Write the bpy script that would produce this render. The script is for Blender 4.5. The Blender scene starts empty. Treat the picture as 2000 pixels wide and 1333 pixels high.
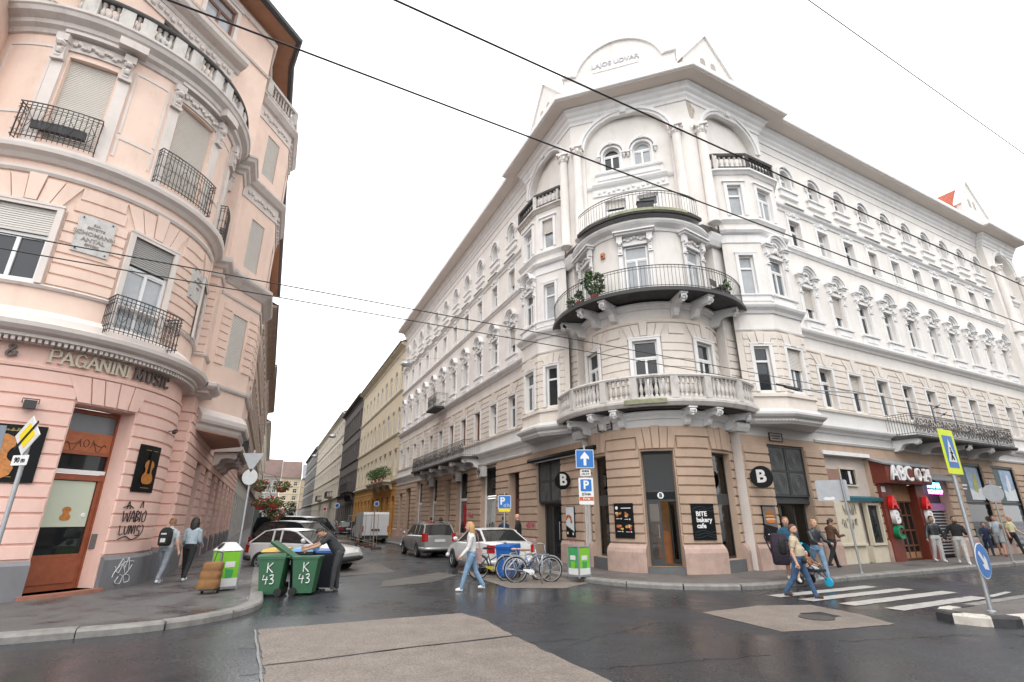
import bpy, bmesh, math, random
from mathutils import Vector, Matrix
random.seed(11)
sc = bpy.context.scene
rad = math.radians
# ---------------------------------------------------------------- camera
cam = bpy.data.cameras.new('camera'); cam.sensor_width = 36.0; cam.lens = 17.86
cam.clip_start = 0.05; cam.clip_end = 2000
camo = bpy.data.objects.new('camera', cam); sc.collection.objects.link(camo)
camo.location = (0, 0, 1.75); camo.rotation_euler = (rad(90 + 19.24), 0, 0)
sc.camera = camo
# ---------------------------------------------------------------- overcast sky
w = bpy.data.worlds.new('World'); sc.world = w; w.use_nodes = True
nt = w.node_tree; nt.nodes.clear()
sky = nt.nodes.new('ShaderNodeTexSky'); sky.sky_type = 'NISHITA'; sky.sun_disc = False
SUN_EL, SUN_AZ = rad(55), rad(188)
sky.sun_elevation = SUN_EL; sky.sun_rotation = SUN_AZ
hs = nt.nodes.new('ShaderNodeHueSaturation'); hs.inputs['Saturation'].default_value = 0.15; hs.inputs['Value'].default_value = 0.10
mx = nt.nodes.new('ShaderNodeMix'); mx.data_type = 'RGBA'; mx.inputs[0].default_value = 0.80
mx.inputs[7].default_value = (1.0, 1.0, 1.0, 1)
bg = nt.nodes.new('ShaderNodeBackground'); bg.inputs['Strength'].default_value = 1.0
wo = nt.nodes.new('ShaderNodeOutputWorld')
nt.links.new(sky.outputs[0], hs.inputs['Color']); nt.links.new(hs.outputs[0], mx.inputs[6])
nt.links.new(mx.outputs[2], bg.inputs[0]); nt.links.new(bg.outputs[0], wo.inputs[0])
sl = bpy.data.lights.new('sun', 'SUN'); sl.energy = 0.6; sl.angle = rad(35); sl.color = (1, 0.97, 0.93)
slo = bpy.data.objects.new('sun', sl); sc.collection.objects.link(slo)
# sun stands behind the camera to the right (azimuth measured clockwise from +Y)
sd = Vector((math.sin(SUN_AZ) * math.cos(SUN_EL), math.cos(SUN_AZ) * math.cos(SUN_EL), math.sin(SUN_EL)))
slo.rotation_euler = sd.to_track_quat('Z', 'Y').to_euler(); slo.location = (0, -10, 40)
sc.view_settings.view_transform = 'Standard'; sc.view_settings.look = 'None'
sc.view_settings.exposure = 1.18; sc.view_settings.gamma = 1.0; sc.view_settings.use_curve_mapping = False
sc.cycles.use_denoising = True; sc.cycles.max_bounces = 6; sc.cycles.diffuse_bounces = 3; sc.cycles.glossy_bounces = 3
sc.cycles.transmission_bounces = 4; sc.cycles.transparent_max_bounces = 8; sc.cycles.caustics_reflective = False
sc.cycles.sample_clamp_indirect = 4.0

# ---------------------------------------------------------------- helpers
COL = sc.collection.objects
W = {}
I4 = Matrix.Identity(4)
def link(name, data, parent=None, M=None, label=None, cat=None, group=None, kind=None):
    o = bpy.data.objects.new(name, data); COL.link(o)
    M = M if M is not None else I4
    W[o] = M
    if parent is not None:
        o.parent = parent; o.matrix_parent_inverse = W[parent].inverted()
    o.matrix_basis = M
    if label: o['label'] = label
    if cat: o['category'] = cat
    if group: o['group'] = group
    if kind: o['kind'] = kind
    return o
def thing(name, label, cat, M=None, group=None):
    return link(name, None, None, M, label, cat, group)
def T(x, y, z=0, rz=0, s=1):
    M = Matrix.Translation((x, y, z)) @ Matrix.Rotation(rz, 4, 'Z')
    return M @ Matrix.Scale(s, 4) if s != 1 else M

class MB:
    def __init__(s): s.v = []; s.f = []; s.m = []
    def add(s, vs, fs, m=0, X=None):
        b = len(s.v)
        s.v += [tuple(X @ Vector(v)) for v in vs] if X is not None else [tuple(v) for v in vs]
        s.f += [tuple(i + b for i in f) for f in fs]; s.m += [m] * len(fs)
        return s
    def box(s, x0, x1, y0, y1, z0, z1, m=0, X=None):
        return s.add([(x0,y0,z0),(x1,y0,z0),(x1,y1,z0),(x0,y1,z0),(x0,y0,z1),(x1,y0,z1),(x1,y1,z1),(x0,y1,z1)],
              [(0,3,2,1),(4,5,6,7),(0,1,5,4),(1,2,6,5),(2,3,7,6),(3,0,4,7)], m, X)
    def hexa(s, p8, m=0, X=None):
        return s.add(p8, [(0,3,2,1),(4,5,6,7),(0,1,5,4),(1,2,6,5),(2,3,7,6),(3,0,4,7)], m, X)
    def tube(s, pts, r, seg=6, m=0, closed=False, cap=True, X=None):
        pts = [Vector(p) for p in pts]; n = len(pts)
        rs = r if isinstance(r, (list, tuple)) else [r] * n
        vs = []; fs = []; up = None
        for i, p in enumerate(pts):
            a = pts[i-1] if (i > 0 or closed) else p; b = pts[(i+1) % n] if (i < n-1 or closed) else p
            d = (b - a)
            d = d.normalized() if d.length > 1e-9 else Vector((0,0,1))
            if up is None:
                up = Vector((0,0,1)) if abs(d.z) < .9 else Vector((1,0,0))
            x = up.cross(d)
            if x.length < 1e-4: x = Vector((1,0,0)).cross(d) if abs(d.x) < .9 else Vector((0,1,0)).cross(d)
            x.normalize(); y = d.cross(x); up = y if abs(y.dot(up)) > .1 else up
            for k in range(seg):
                t = 2*math.pi*(k+.5)/seg
                vs.append(p + x*(math.cos(t)*rs[i]) + y*(math.sin(t)*rs[i]))
        m_ = n if closed else n-1
        for i in range(m_):
            j = (i+1) % n
            for k in range(seg):
                l = (k+1) % seg
                fs.append((i*seg+k, i*seg+l, j*seg+l, j*seg+k))
        if cap and not closed:
            fs.append(tuple(range(seg))[::-1]); fs.append(tuple(range((n-1)*seg, n*seg)))
        return s.add(vs, fs, m, X)
    def lathe(s, prof, seg=10, m=0, X=None, a0=0, a1=2*math.pi):
        full = abs(a1-a0-2*math.pi) < 1e-6; ns = seg if full else seg+1
        vs = [(r*math.cos(a0+(a1-a0)*k/seg), r*math.sin(a0+(a1-a0)*k/seg), z) for (r, z) in prof for k in range(ns)]
        fs = []
        for i in range(len(prof)-1):
            for k in range(seg):
                l = (k+1) % ns
                fs.append((i*ns+k, i*ns+l, (i+1)*ns+l, (i+1)*ns+k))
        if full:
            fs.append(tuple(range(ns))[::-1]); fs.append(tuple(range((len(prof)-1)*ns, len(prof)*ns)))
        return s.add(vs, fs, m, X)
    def blob(s, c, r, m=0, X=None, seg=6, rings=4):
        rx, ry, rz = r if isinstance(r, (tuple, list)) else (r, r, r)
        vs = [(c[0], c[1], c[2]-rz)]; fs = []
        for i in range(1, rings):
            t = math.pi*i/rings - math.pi/2
            for k in range(seg):
                p = 2*math.pi*k/seg
                vs.append((c[0]+rx*math.cos(t)*math.cos(p), c[1]+ry*math.cos(t)*math.sin(p), c[2]+rz*math.sin(t)))
        vs.append((c[0], c[1], c[2]+rz)); top = len(vs)-1
        for k in range(seg):
            l = (k+1) % seg
            fs.append((0, 1+l, 1+k)); fs.append((top, top-seg+k, top-seg+l))
            for i in range(rings-2):
                a = 1+i*seg; fs.append((a+k, a+l, a+seg+l, a+seg+k))
        return s.add(vs, fs, m, X)
    def prism(s, poly, z0, z1, m=0, X=None):          # poly in xy
        n = len(poly)
        vs = [(p[0], p[1], z0) for p in poly] + [(p[0], p[1], z1) for p in poly]
        fs = [tuple(range(n))[::-1], tuple(range(n, 2*n))] + [(i, (i+1) % n, n+(i+1) % n, n+i) for i in range(n)]
        return s.add(vs, fs, m, X)
    def prismy(s, poly, y0, y1, m=0, X=None):         # poly in xz, extruded along y
        n = len(poly)
        vs = [(p[0], y0, p[1]) for p in poly] + [(p[0], y1, p[1]) for p in poly]
        fs = [tuple(range(n)), tuple(range(n, 2*n))[::-1]] + [((i+1) % n, i, n+i, n+(i+1) % n) for i in range(n)]
        return s.add(vs, fs, m, X)
    def prismx(s, poly, x0, x1, m=0, X=None):         # poly in yz, extruded along x
        n = len(poly)
        vs = [(x0, p[0], p[1]) for p in poly] + [(x1, p[0], p[1]) for p in poly]
        fs = [tuple(range(n))[::-1], tuple(range(n, 2*n))] + [(i, (i+1) % n, n+(i+1) % n, n+i) for i in range(n)]
        return s.add(vs, fs, m, X)
    def sheet(s, path, m=0, w=0.1): return s
    def mesh(s, name, mats, smooth=False, angle=None):
        me = bpy.data.meshes.new(name); me.from_pydata(s.v, [], s.f)
        mats = mats if isinstance(mats, (list, tuple)) else [mats]
        for k in mats: me.materials.append(k)
        if len(mats) > 1: me.polygons.foreach_set('material_index', s.m)
        if smooth: me.polygons.foreach_set('use_smooth', [True]*len(me.polygons))
        me.update()
        if angle:
            try: me.set_sharp_from_angle(angle=rad(angle))
            except Exception: pass
        return me
    def obj(s, name, mats, parent=None, M=None, smooth=False, angle=None, **k):
        return link(name, s.mesh(name, mats, smooth, angle), parent, M, **k)

# facades: P(u, n, z): u along, n outward, z up.  Curved facades take u in degrees.
class Flat:
    def __init__(s, O, d, n=None):
        s.O = Vector((O[0], O[1])); s.d = Vector((d[0], d[1])).normalized()
        s.n = Vector(n[:2]).normalized() if n is not None else Vector((s.d.y, -s.d.x))
        s.k = 1.0
    def P(s, u, n, z): q = s.O + s.d*u + s.n*n; return (q.x, q.y, z)
    def seg(s, a, b): return 1
    def M(s, u, n, z):
        x = Vector((-s.n.y, s.n.x)); p = s.P(u, n, z)
        return Matrix(((x.x, -s.n.x, 0, p[0]), (x.y, -s.n.y, 0, p[1]), (0, 0, 1, z), (0, 0, 0, 1)))
def between(p, q): return Flat(p, Vector(q[:2])-Vector(p[:2]))
class Arc:
    def __init__(s, c, r): s.c = Vector(c); s.r = r; s.k = 180/math.pi/r      # k: degrees per metre
    def nrm(s, u): return Vector((math.cos(rad(u)), math.sin(rad(u))))
    def P(s, u, n, z): q = s.c + s.nrm(u)*(s.r+n); return (q.x, q.y, z)
    def seg(s, a, b): return max(1, int(math.ceil(abs(b-a)/4.0)))
    def M(s, u, n, z):
        nn = s.nrm(u); x = Vector((-nn.y, nn.x)); p = s.P(u, n, z)
        return Matrix(((x.x, -nn.x, 0, p[0]), (x.y, -nn.y, 0, p[1]), (0, 0, 1, z), (0, 0, 0, 1)))
def lin(a, b, n): return [a + (b-a)*i/n for i in range(n+1)]
def fprof(mb, fac, u0, u1, prof, m=0, caps=True):
    us = lin(u0, u1, fac.seg(u0, u1)); n = len(prof)
    vs = [fac.P(u, p[0], p[1]) for u in us for p in prof]; fs = []
    for i in range(len(us)-1):
        for k in range(n):
            l = (k+1) % n; fs.append((i*n+k, i*n+l, (i+1)*n+l, (i+1)*n+k))
    if caps: fs += [tuple(range(n))[::-1], tuple(range((len(us)-1)*n, len(us)*n))]
    mb.add(vs, fs, m)
def fbox(mb, fac, u0, u1, n0, n1, z0, z1, m=0):
    fprof(mb, fac, u0, u1, [(n0, z0), (n1, z0), (n1, z1), (n0, z1)], m)
def course(mb, fac, u0, u1, z0, z1, d=.045, b=.018, m=0):
    g = b*fac.k if isinstance(fac, Arc) else b
    us = [u0] + lin(u0+g, u1-g, fac.seg(u0, u1)) + [u1]; vs = []; fs = []
    for i, u in enumerate(us):
        if i in (0, len(us)-1): vs += [fac.P(u, -.01, z0), fac.P(u, 0, z0+b), fac.P(u, 0, z1-b), fac.P(u, -.01, z1)]
        else: vs += [fac.P(u, -.01, z0), fac.P(u, d, z0+b), fac.P(u, d, z1-b), fac.P(u, -.01, z1)]
    for i in range(len(us)-1):
        for k in range(3): fs.append((i*4+k, i*4+k+1, i*4+k+5, i*4+k+4))
    mb.add(vs, fs, m)
def wedge(mb, fac, poly, n0, n1, m=0):
    n = len(poly)
    vs = [fac.P(u, n0, z) for u, z in poly] + [fac.P(u, n1, z) for u, z in poly]
    mb.add(vs, [tuple(range(n)), tuple(range(n, 2*n))[::-1]] + [((i+1) % n, i, n+i, n+(i+1) % n) for i in range(n)], m)
def wall(mb, fac, u0, u1, z0, z1, ops=(), rec=.2, m=0, n=0.0, mr=None):
    ops = [o for o in ops if o[1] > u0 and o[0] < u1 and o[3] > z0 and o[2] < z1]
    us = {u0, u1}; zs = {z0, z1}
    for o in ops: us |= {max(u0, o[0]), min(u1, o[1])}; zs |= {max(z0, o[2]), min(z1, o[3])}
    us = sorted(us); zs = sorted(zs); full = []
    for a, b in zip(us[:-1], us[1:]):
        ss = lin(a, b, fac.seg(a, b)); full += ss[:-1]
    full.append(us[-1])
    for a, b in zip(full[:-1], full[1:]):
        uc = (a+b)/2
        for c, d in zip(zs[:-1], zs[1:]):
            zc = (c+d)/2
            if any(o[0] < uc < o[1] and o[2] < zc < o[3] for o in ops): continue
            mb.add([fac.P(a, n, c), fac.P(b, n, c), fac.P(b, n, d), fac.P(a, n, d)], [(0,1,2,3)], m)
    for o in ops:
        r = o[4] if len(o) > 4 else rec
        a, b, c, d = o[:4]; mm = m if mr is None else mr
        for u in (a, b): mb.add([fac.P(u, n, c), fac.P(u, n-r, c), fac.P(u, n-r, d), fac.P(u, n, d)], [(0,1,2,3)], mm)
        ss = lin(a, b, fac.seg(a, b))
        for x, y in zip(ss[:-1], ss[1:]):
            for z in (c, d): mb.add([fac.P(x, n, z), fac.P(y, n, z), fac.P(y, n-r, z), fac.P(x, n-r, z)], [(0,1,2,3)], mm)
def sweep(mb, path, prof, m=0, closed=False, caps=True):
    """profile (outward, z) carried along a plan path that runs left to right as seen from outside"""
    P = [Vector((p[0], p[1])) for p in path]; n = len(P); k = len(prof); vs = []
    for i in range(n):
        a = P[i]-P[i-1] if (i > 0 or closed) else None; b = P[(i+1) % n]-P[i] if (i < n-1 or closed) else None
        if a is None: a = b
        if b is None: b = a
        na = Vector((a.y, -a.x)).normalized(); nb = Vector((b.y, -b.x)).normalized()
        mt = (na+nb); mt = mt.normalized() if mt.length > 1e-6 else na
        q = mt / max(.35, mt.dot(na))
        for o, z in prof: vs.append((P[i].x+q.x*o, P[i].y+q.y*o, z))
    fs = []
    for i in range(n if closed else n-1):
        j = (i+1) % n
        for x in range(k):
            y = (x+1) % k; fs.append((i*k+x, i*k+y, j*k+y, j*k+x))
    if caps and not closed: fs += [tuple(range(k))[::-1], tuple(range((n-1)*k, n*k))]
    mb.add(vs, fs, m)
def path(*fs):
    out = []
    for fac, u0, u1, n in fs:
        for u in lin(u0, u1, fac.seg(u0, u1)): out.append(fac.P(u, n, 0)[:2])
    return out

# ---------------------------------------------------------------- materials
MATS = {}
def mat(name, col, rough=.8, var=.12, scale=1.5, bump=0., bscale=60., metal=0., spec=.5, dirt=0., dirtcol=(.12,.11,.10), emit=0., alpha=1., trans=0., coat=0., streak=1.0, dscale=.6):
    if name in MATS: return MATS[name]
    m = bpy.data.materials.new(name); m.use_nodes = True; nt = m.node_tree; N = nt.nodes; Lk = nt.links
    b = N['Principled BSDF']; c4 = (col[0], col[1], col[2], 1)
    b.inputs['Base Color'].default_value = c4; b.inputs['Roughness'].default_value = rough
    b.inputs['Metallic'].default_value = metal; b.inputs['Specular IOR Level'].default_value = spec
    if coat: b.inputs['Coat Weight'].default_value = coat; b.inputs['Coat Roughness'].default_value = .05
    if trans: b.inputs['Transmission Weight'].default_value = trans
    if alpha < 1: b.inputs['Alpha'].default_value = alpha
    if emit: b.inputs['Emission Color'].default_value = c4; b.inputs['Emission Strength'].default_value = emit
    if var or dirt or bump: pos = N.new('ShaderNodeNewGeometry').outputs['Position']
    last = None
    if var:
        nz = N.new('ShaderNodeTexNoise'); nz.inputs['Scale'].default_value = scale; nz.inputs['Detail'].default_value = 5; nz.inputs['Roughness'].default_value = .65
        Lk.new(pos, nz.inputs['Vector'])
        r = N.new('ShaderNodeMapRange'); r.inputs[1].default_value = .3; r.inputs[2].default_value = .7
        r.inputs[3].default_value = 1-var; r.inputs[4].default_value = 1+var*.6
        Lk.new(nz.outputs[0], r.inputs[0])
        mu = N.new('ShaderNodeVectorMath'); mu.operation = 'SCALE'; mu.inputs[0].default_value = col[:3]
        Lk.new(r.outputs[0], mu.inputs['Scale']); last = mu.outputs[0]
    if dirt:
        mp = N.new('ShaderNodeMapping'); mp.inputs['Scale'].default_value = (dscale*3*streak, dscale*3*streak, dscale)
        Lk.new(pos, mp.inputs[0])
        n2 = N.new('ShaderNodeTexNoise'); n2.inputs['Scale'].default_value = 1.; n2.inputs['Detail'].default_value = 8; n2.inputs['Roughness'].default_value = .7
        Lk.new(mp.outputs[0], n2.inputs['Vector'])
        r2 = N.new('ShaderNodeMapRange'); r2.inputs[1].default_value = .52; r2.inputs[2].default_value = .78; r2.inputs[3].default_value = 0; r2.inputs[4].default_value = dirt
        Lk.new(n2.outputs[0], r2.inputs[0])
        mi = N.new('ShaderNodeMix'); mi.data_type = 'RGBA'; mi.inputs[7].default_value = (*dirtcol, 1); mi.inputs[6].default_value = c4
        Lk.new(r2.outputs[0], mi.inputs[0])
        if last is not None: Lk.new(last, mi.inputs[6])
        last = mi.outputs[2]
    if last is not None:
        Lk.new(last, b.inputs['Base Color'])
        if emit: Lk.new(last, b.inputs['Emission Color'])
    if bump:
        n3 = N.new('ShaderNodeTexNoise'); n3.inputs['Scale'].default_value = bscale; n3.inputs['Detail'].default_value = 4
        Lk.new(pos, n3.inputs['Vector'])
        bp = N.new('ShaderNodeBump'); bp.inputs['Strength'].default_value = bump; bp.inputs['Distance'].default_value = .02
        Lk.new(n3.outputs[0], bp.inputs['Height']); Lk.new(bp.outputs[0], b.inputs['Normal'])
    MATS[name] = m; return m

WHITE = mat('white_stucco', (.79,.755,.72), .85, .09, .8, .15, 40, dirt=.5, dirtcol=(.54,.49,.45))
WTRIM = mat('white_trim', (.80,.795,.79), .8, .06, 1.2, .12, 50, dirt=.45, dirtcol=(.44,.43,.42))
WGREY = mat('pale_grey_render', (.66,.65,.635), .85, .08, .7, .1, 40, dirt=.4, dirtcol=(.38,.37,.36))
CREAMB = mat('cream_band_stucco', (.76,.695,.63), .85, .08, 1.0, .2, 50, dirt=.45, dirtcol=(.42,.37,.33))
STONE = mat('tan_stone', (.47,.345,.26), .85, .12, 1.3, .35, 70, dirt=.5, dirtcol=(.22,.165,.13))
STONEB = mat('tan_stone_back', (.33,.245,.19), .9, .1, 1.3, .3, 70)
PLINTH = mat('reddish_plinth_stone', (.47,.335,.285), .8, .2, 2.0, .35, 70, dirt=.6, dirtcol=(.22,.15,.13), dscale=1.2)
WEATH = mat('weathered_balcony_stone', (.60,.57,.54), .9, .15, 2, .4, 60, dirt=.85, dirtcol=(.12,.115,.10), dscale=.9)
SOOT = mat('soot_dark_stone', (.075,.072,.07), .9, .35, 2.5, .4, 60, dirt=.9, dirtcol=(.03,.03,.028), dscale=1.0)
MOSS = mat('mossy_stone', (.30,.31,.20), .9, .35, 4, .4, 60, dirt=.6, dirtcol=(.08,.10,.05))
FRAME = mat('white_window_frame', (.80,.80,.80), .45, .02, 3)
IRON = mat('wrought_iron', (.045,.043,.045), .55, .1, 8, metal=.0)
SHUT = mat('roller_shutter', (.62,.59,.55), .55, .05, 2)
def glass(name, col, rough=.03, var=.5, scale=.35, spec=.8):
    return mat(name, col, rough, var, scale, spec=spec)
GL = [glass('dark_glass', (.028,.032,.038), spec=.6), glass('grey_glass', (.10,.115,.13), spec=.7), glass('curtain_glass', (.38,.40,.42), .04, .25, 1.2)]
GLD = glass('shop_glass', (.018,.02,.022), spec=.35)
BLACKP = mat('black_panel', (.008,.009,.010), .45, .05, 3, spec=.2)
DGREY = mat('dark_grey_metal', (.05,.053,.057), .45, .08, 3, spec=.35)
STEEL = mat('galvanised_steel', (.42,.44,.46), .4, .12, 6, metal=.6)
def lamp(name, col, e): return mat(name, col, .4, 0, emit=e)
TEXTC = {}
def textmesh(s, size=1., ext=.01, bold=0., align='CENTER', mats=None, name='lettering', shear=0., space=1.):
    cu = bpy.data.curves.new('t', 'FONT'); cu.body = s; cu.size = size; cu.extrude = ext; cu.offset = bold; cu.resolution_u = 3
    cu.align_x = align; cu.align_y = 'CENTER'; cu.shear = shear; cu.space_character = space
    ob = bpy.data.objects.new('t', cu); COL.link(ob)
    dg = bpy.context.evaluated_depsgraph_get(); dg.update()
    me = bpy.data.meshes.new_from_object(ob.evaluated_get(dg))
    bpy.data.objects.remove(ob); bpy.data.curves.remove(cu)
    me.name = name; me.materials.clear()
    me.materials.append(mats)
    for v in me.vertices: v.co = Vector((v.co.x, -v.co.z, v.co.y))     # stand upright in xz, facing -y
    return me
def strokes(mb, polys, r, m=0, X=None, y=-.004, seg=4):
    """drawn marks: polylines in xz laid on a surface facing -y"""
    for p in polys:
        mb.tube([(a, y, b) for a, b in p], r, seg, m, X=X)
def curve_pts(ctrl, n=6):
    out = []; c = [ctrl[0]] + list(ctrl) + [ctrl[-1]]
    for i in range(1, len(c)-2):
        for k in range(n):
            t = k/n; p0, p1, p2, p3 = c[i-1], c[i], c[i+1], c[i+2]
            out.append(tuple(.5*((2*p1[j]) + (-p0[j]+p2[j])*t + (2*p0[j]-5*p1[j]+4*p2[j]-p3[j])*t*t + (-p0[j]+3*p1[j]-3*p2[j]+p3[j])*t**3) for j in range(len(p1))))
    out.append(tuple(ctrl[-1])); return out

# ---------------------------------------------------------------- plan of the place
AL, AR = -0.427989, 1.08639
dL = Vector((math.sin(AL), math.cos(AL))); dR = Vector((math.sin(AR), math.cos(AR)))
nL = Vector((-dL.y, dL.x)); nR = Vector((dR.y, -dR.x)); nP = -nL
C0 = Vector((4.47, 16.37)); Bv = (dL+dR).normalized(); Ev = Vector((Bv.y, -Bv.x))
TC = Vector((5.6, 19.85)); TR = 2.6          # round corner tower of the white building
CT = Vector((-13.25, 13.75)); PR = 3.45      # round corner tower of the pink building
def S(a, b, z=0): q = dL*a + nP*b; return Vector((q.x, q.y, z))       # side street frame
def Mn(c, d, z=0): q = dR*c + nR*d; return Vector((q.x, q.y, z))      # main road frame
FL = Flat(C0, dL, nL); FR = Flat(C0, dR, nR); FT = Arc(TC, TR); FP = Arc(CT, PR)
FC = Flat(C0 + Bv*2.3, Ev, -Bv)               # top chamfer wall of the white building, u = s
# ---------------------------------------------------------------- windows
WMC = {}
def arc_poly(w, h, k=10):
    r = w/2; return [(r*math.cos(math.pi*i/k), h-r+r*math.sin(math.pi*i/k)) for i in range(k+1)]
def frame_mesh(w, h, tr, mull, arch, fm, ft=.07):
    key = ('f', round(w,3), round(h,3), tr, mull, arch, fm.name)
    if key in WMC: return WMC[key]
    b = MB(); y0, y1 = -.05, .05; r = w/2
    top = h-r if arch else h
    b.box(-r, -r+ft, y0, y1, 0, top); b.box(r-ft, r, y0, y1, 0, top); b.box(-r+ft, r-ft, y0, y1, 0, ft)
    if arch:
        o = arc_poly(w, h); i_ = arc_poly(w-2*ft, h-ft)
        for k in range(len(o)-1):
            q = [o[k], o[k+1], i_[k+1], i_[k]]
            b.prismy(q, y0, y1)
        zt = h-r
    else:
        b.box(-r+ft, r-ft, y0, y1, h-ft, h); zt = h*tr if tr else None
    if zt: b.box(-r+ft, r-ft, y0+.008, y1, zt-.04, zt+.04)
    if mull: b.box(-.04, .04, y0+.012, y1, ft, (zt-.04) if zt else h-ft)
    if mull and zt:
        for sx in (-1, 1):      # sash rails
            x0, x1 = (.04, r-ft) if sx > 0 else (-r+ft, -.04)
            b.box(x0, x1, y0+.02, y1, ft, ft+.05); b.box(x0, x1, y0+.02, y1, zt-.085, zt-.04)
    WMC[key] = b.mesh('window', fm); return WMC[key]
def pane_mesh(x0, x1, z0, z1, g, archr=None):
    key = ('p', round(x0,3), round(x1,3), round(z0,3), round(z1,3), g.name, archr)
    if key in WMC: return WMC[key]
    b = MB()
    if archr: b.add([(x, 0, z) for x, z in [(x0, z0), (x1, z0)] + [(archr*math.cos(math.pi*i/10), z0+archr*math.sin(math.pi*i/10)) for i in range(1, 10)]], [tuple(range(11))])
    else: b.add([(x0,0,z0),(x1,0,z0),(x1,0,z1),(x0,0,z1)], [(0,1,2,3)])
    WMC[key] = b.mesh('pane', g); return WMC[key]
def shutter_mesh(w, h, m):
    key = ('s', round(w,3), round(h,3), m.name)
    if key in WMC: return WMC[key]
    b = MB(); n = max(2, int(h/.055)); vs = []; fs = []
    for i in range(n+1):
        z = h*i/n
        vs += [(-w/2, -.012, z), (w/2, -.012, z)]
        if i < n: vs += [(-w/2, 0.004, z+h/n*.82), (w/2, 0.004, z+h/n*.82)]
    for i in range(len(vs)//2-1): fs.append((2*i, 2*i+1, 2*i+3, 2*i+2))
    b.add(vs, fs); b.box(-w/2, w/2, -.02, .01, -.03, .02)
    WMC[key] = b.mesh('roller_shutter', m); return WMC[key]
def surround(kind, w, h, m, M, parent, name='window_surround'):
    key = ('sr', kind, round(w,3), round(h,3), m.name)
    if key not in WMC:
        b = MB(); SURR[kind](b, w, h); WMC[key] = b.mesh(name, m)
    return link(name, WMC[key], parent, M)
def window(fac, uc, z0, w, h, parent, rec=.2, tr=.68, mull=True, gl=None, split=True, arch=False, shut=0., sm=None, sr=None, srm=None, fm=None, n=0., sill=False):
    fm = fm or FRAME; g = GL[gl] if isinstance(gl, int) else (gl or GL[random.choice((0, 1, 1, 2))])
    if arch: tr = (h-w/2)/h
    M = fac.M(uc, n-rec, z0); ft = .07; r = w/2
    o = link('window', frame_mesh(w, h, tr, mull, arch, fm), parent, M)
    zt = h*tr if tr else None; jit = lambda: Matrix.Rotation(random.uniform(-.014, .014), 4, 'Z') @ Matrix.Rotation(random.uniform(-.014, .014), 4, 'X')
    rects = []
    zb = h*(1-shut)
    lowtop = (zt-.085 if mull else zt-.04) if zt else h-ft
    cols = [(-r+ft, -.04), (.04, r-ft)] if mull else [(-r+ft, r-ft)]
    if not split: cols = [(-r+ft, r-ft)]
    for a, b_ in cols: rects.append((a, b_, ft+(.05 if mull else 0), lowtop, None))
    if zt:
        if arch: rects.append((-r+ft, r-ft, zt+.04, h-ft, r-ft))
        else: rects.append((-r+ft, r-ft, zt+.04, h-ft, None))
    for a, b_, c, d, ar in rects:
        if c > zb: continue
        link('pane', pane_mesh(a, b_, c, d, g, ar), o, M @ Matrix.Translation((0, .01, 0)) @ jit())
    if shut > 0: link('roller_shutter', shutter_mesh(w-.02, h*shut-.01, sm or SHUT), o, M @ Matrix.Translation((0, -.075, zb)))
    if sr: surround(sr, w, h, srm or WTRIM, fac.M(uc, n, z0), o)
    if sill:
        key = ('sill', round(w,3), (srm or WTRIM).name)
        if key not in WMC:
            b = MB(); b.prismx([(.0,-.1),(-.1,-.08),(-.12,-.02),(0,.005)], -w/2-.1, w/2+.1); WMC[key] = b.mesh('sill', srm or WTRIM)
        link('sill', WMC[key], o, fac.M(uc, n, z0))
    return o
def arch_fill(mb, fac, uc, w, zs, ztop, rec, m=0, n=0., k=12):
    """turns the top of a rectangular opening (up to ztop) into an arch springing at zs"""
    r = w/2*(fac.k if isinstance(fac, Arc) else 1); rz = ztop-zs
    pts = [(uc-r*math.cos(math.pi*i/k), zs+rz*math.sin(math.pi*i/k)) for i in range(k+1)]
    for i in range(k):
        (a, za), (b_, zb) = pts[i], pts[i+1]
        mb.add([fac.P(a, n, za), fac.P(b_, n, zb), fac.P(b_, n, ztop), fac.P(a, n, ztop)], [(0,1,2,3)], m)
        mb.add([fac.P(a, n, za), fac.P(b_, n, zb), fac.P(b_, n-rec, zb), fac.P(a, n-rec, za)], [(0,1,2,3)], m)
# ornamental surrounds, local frame: x right, -y outward, z up from the sill
def ringseg(b, cx, cz, r0, r1, y0, y1, a0, a1, k=8, sy=1.):
    for i in range(k):
        t, u = a0+(a1-a0)*i/k, a0+(a1-a0)*(i+1)/k
        b.prismy([(cx+r0*math.cos(t), cz+sy*r0*math.sin(t)), (cx+r1*math.cos(t), cz+sy*r1*math.sin(t)), (cx+r1*math.cos(u), cz+sy*r1*math.sin(u)), (cx+r0*math.cos(u), cz+sy*r0*math.sin(u))], y0, y1)
def garland(b, w, z, y, s=.07, n=7):
    for i in range(n):
        t = -1+2*i/(n-1); b.blob((t*w/2, y, z+.06*math.cos(t*4.5)), (s*.9, s*.6, s*(1.1-.4*abs(t))), seg=5, rings=3)
def s_plain(b, w, h):
    t = .13; r = w/2
    for x0, x1 in ((-r-t, -r), (r, r+t)): b.box(x0, x1, -.06, 0.0, -.0, h)
    b.box(-r-t, r+t, -.06, 0, h, h+t); b.box(-r-t-.02, r+t+.02, -.075, 0, h+t*.65, h+t+.02)
    b.box(-r+.0, r-.0, -.03, .01, h-.0, h+.001)
def s_cap(b, w, h):            # plain architrave with a slim cap
    t = .14; r = w/2
    for x0, x1 in ((-r-t, -r), (r, r+t)): b.box(x0, x1, -.055, 0, 0, h)
    b.box(-r-t, r+t, -.055, 0, h, h+t); b.box(-r-t-.05, r+t+.05, -.11, 0, h+t, h+t+.07)
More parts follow.
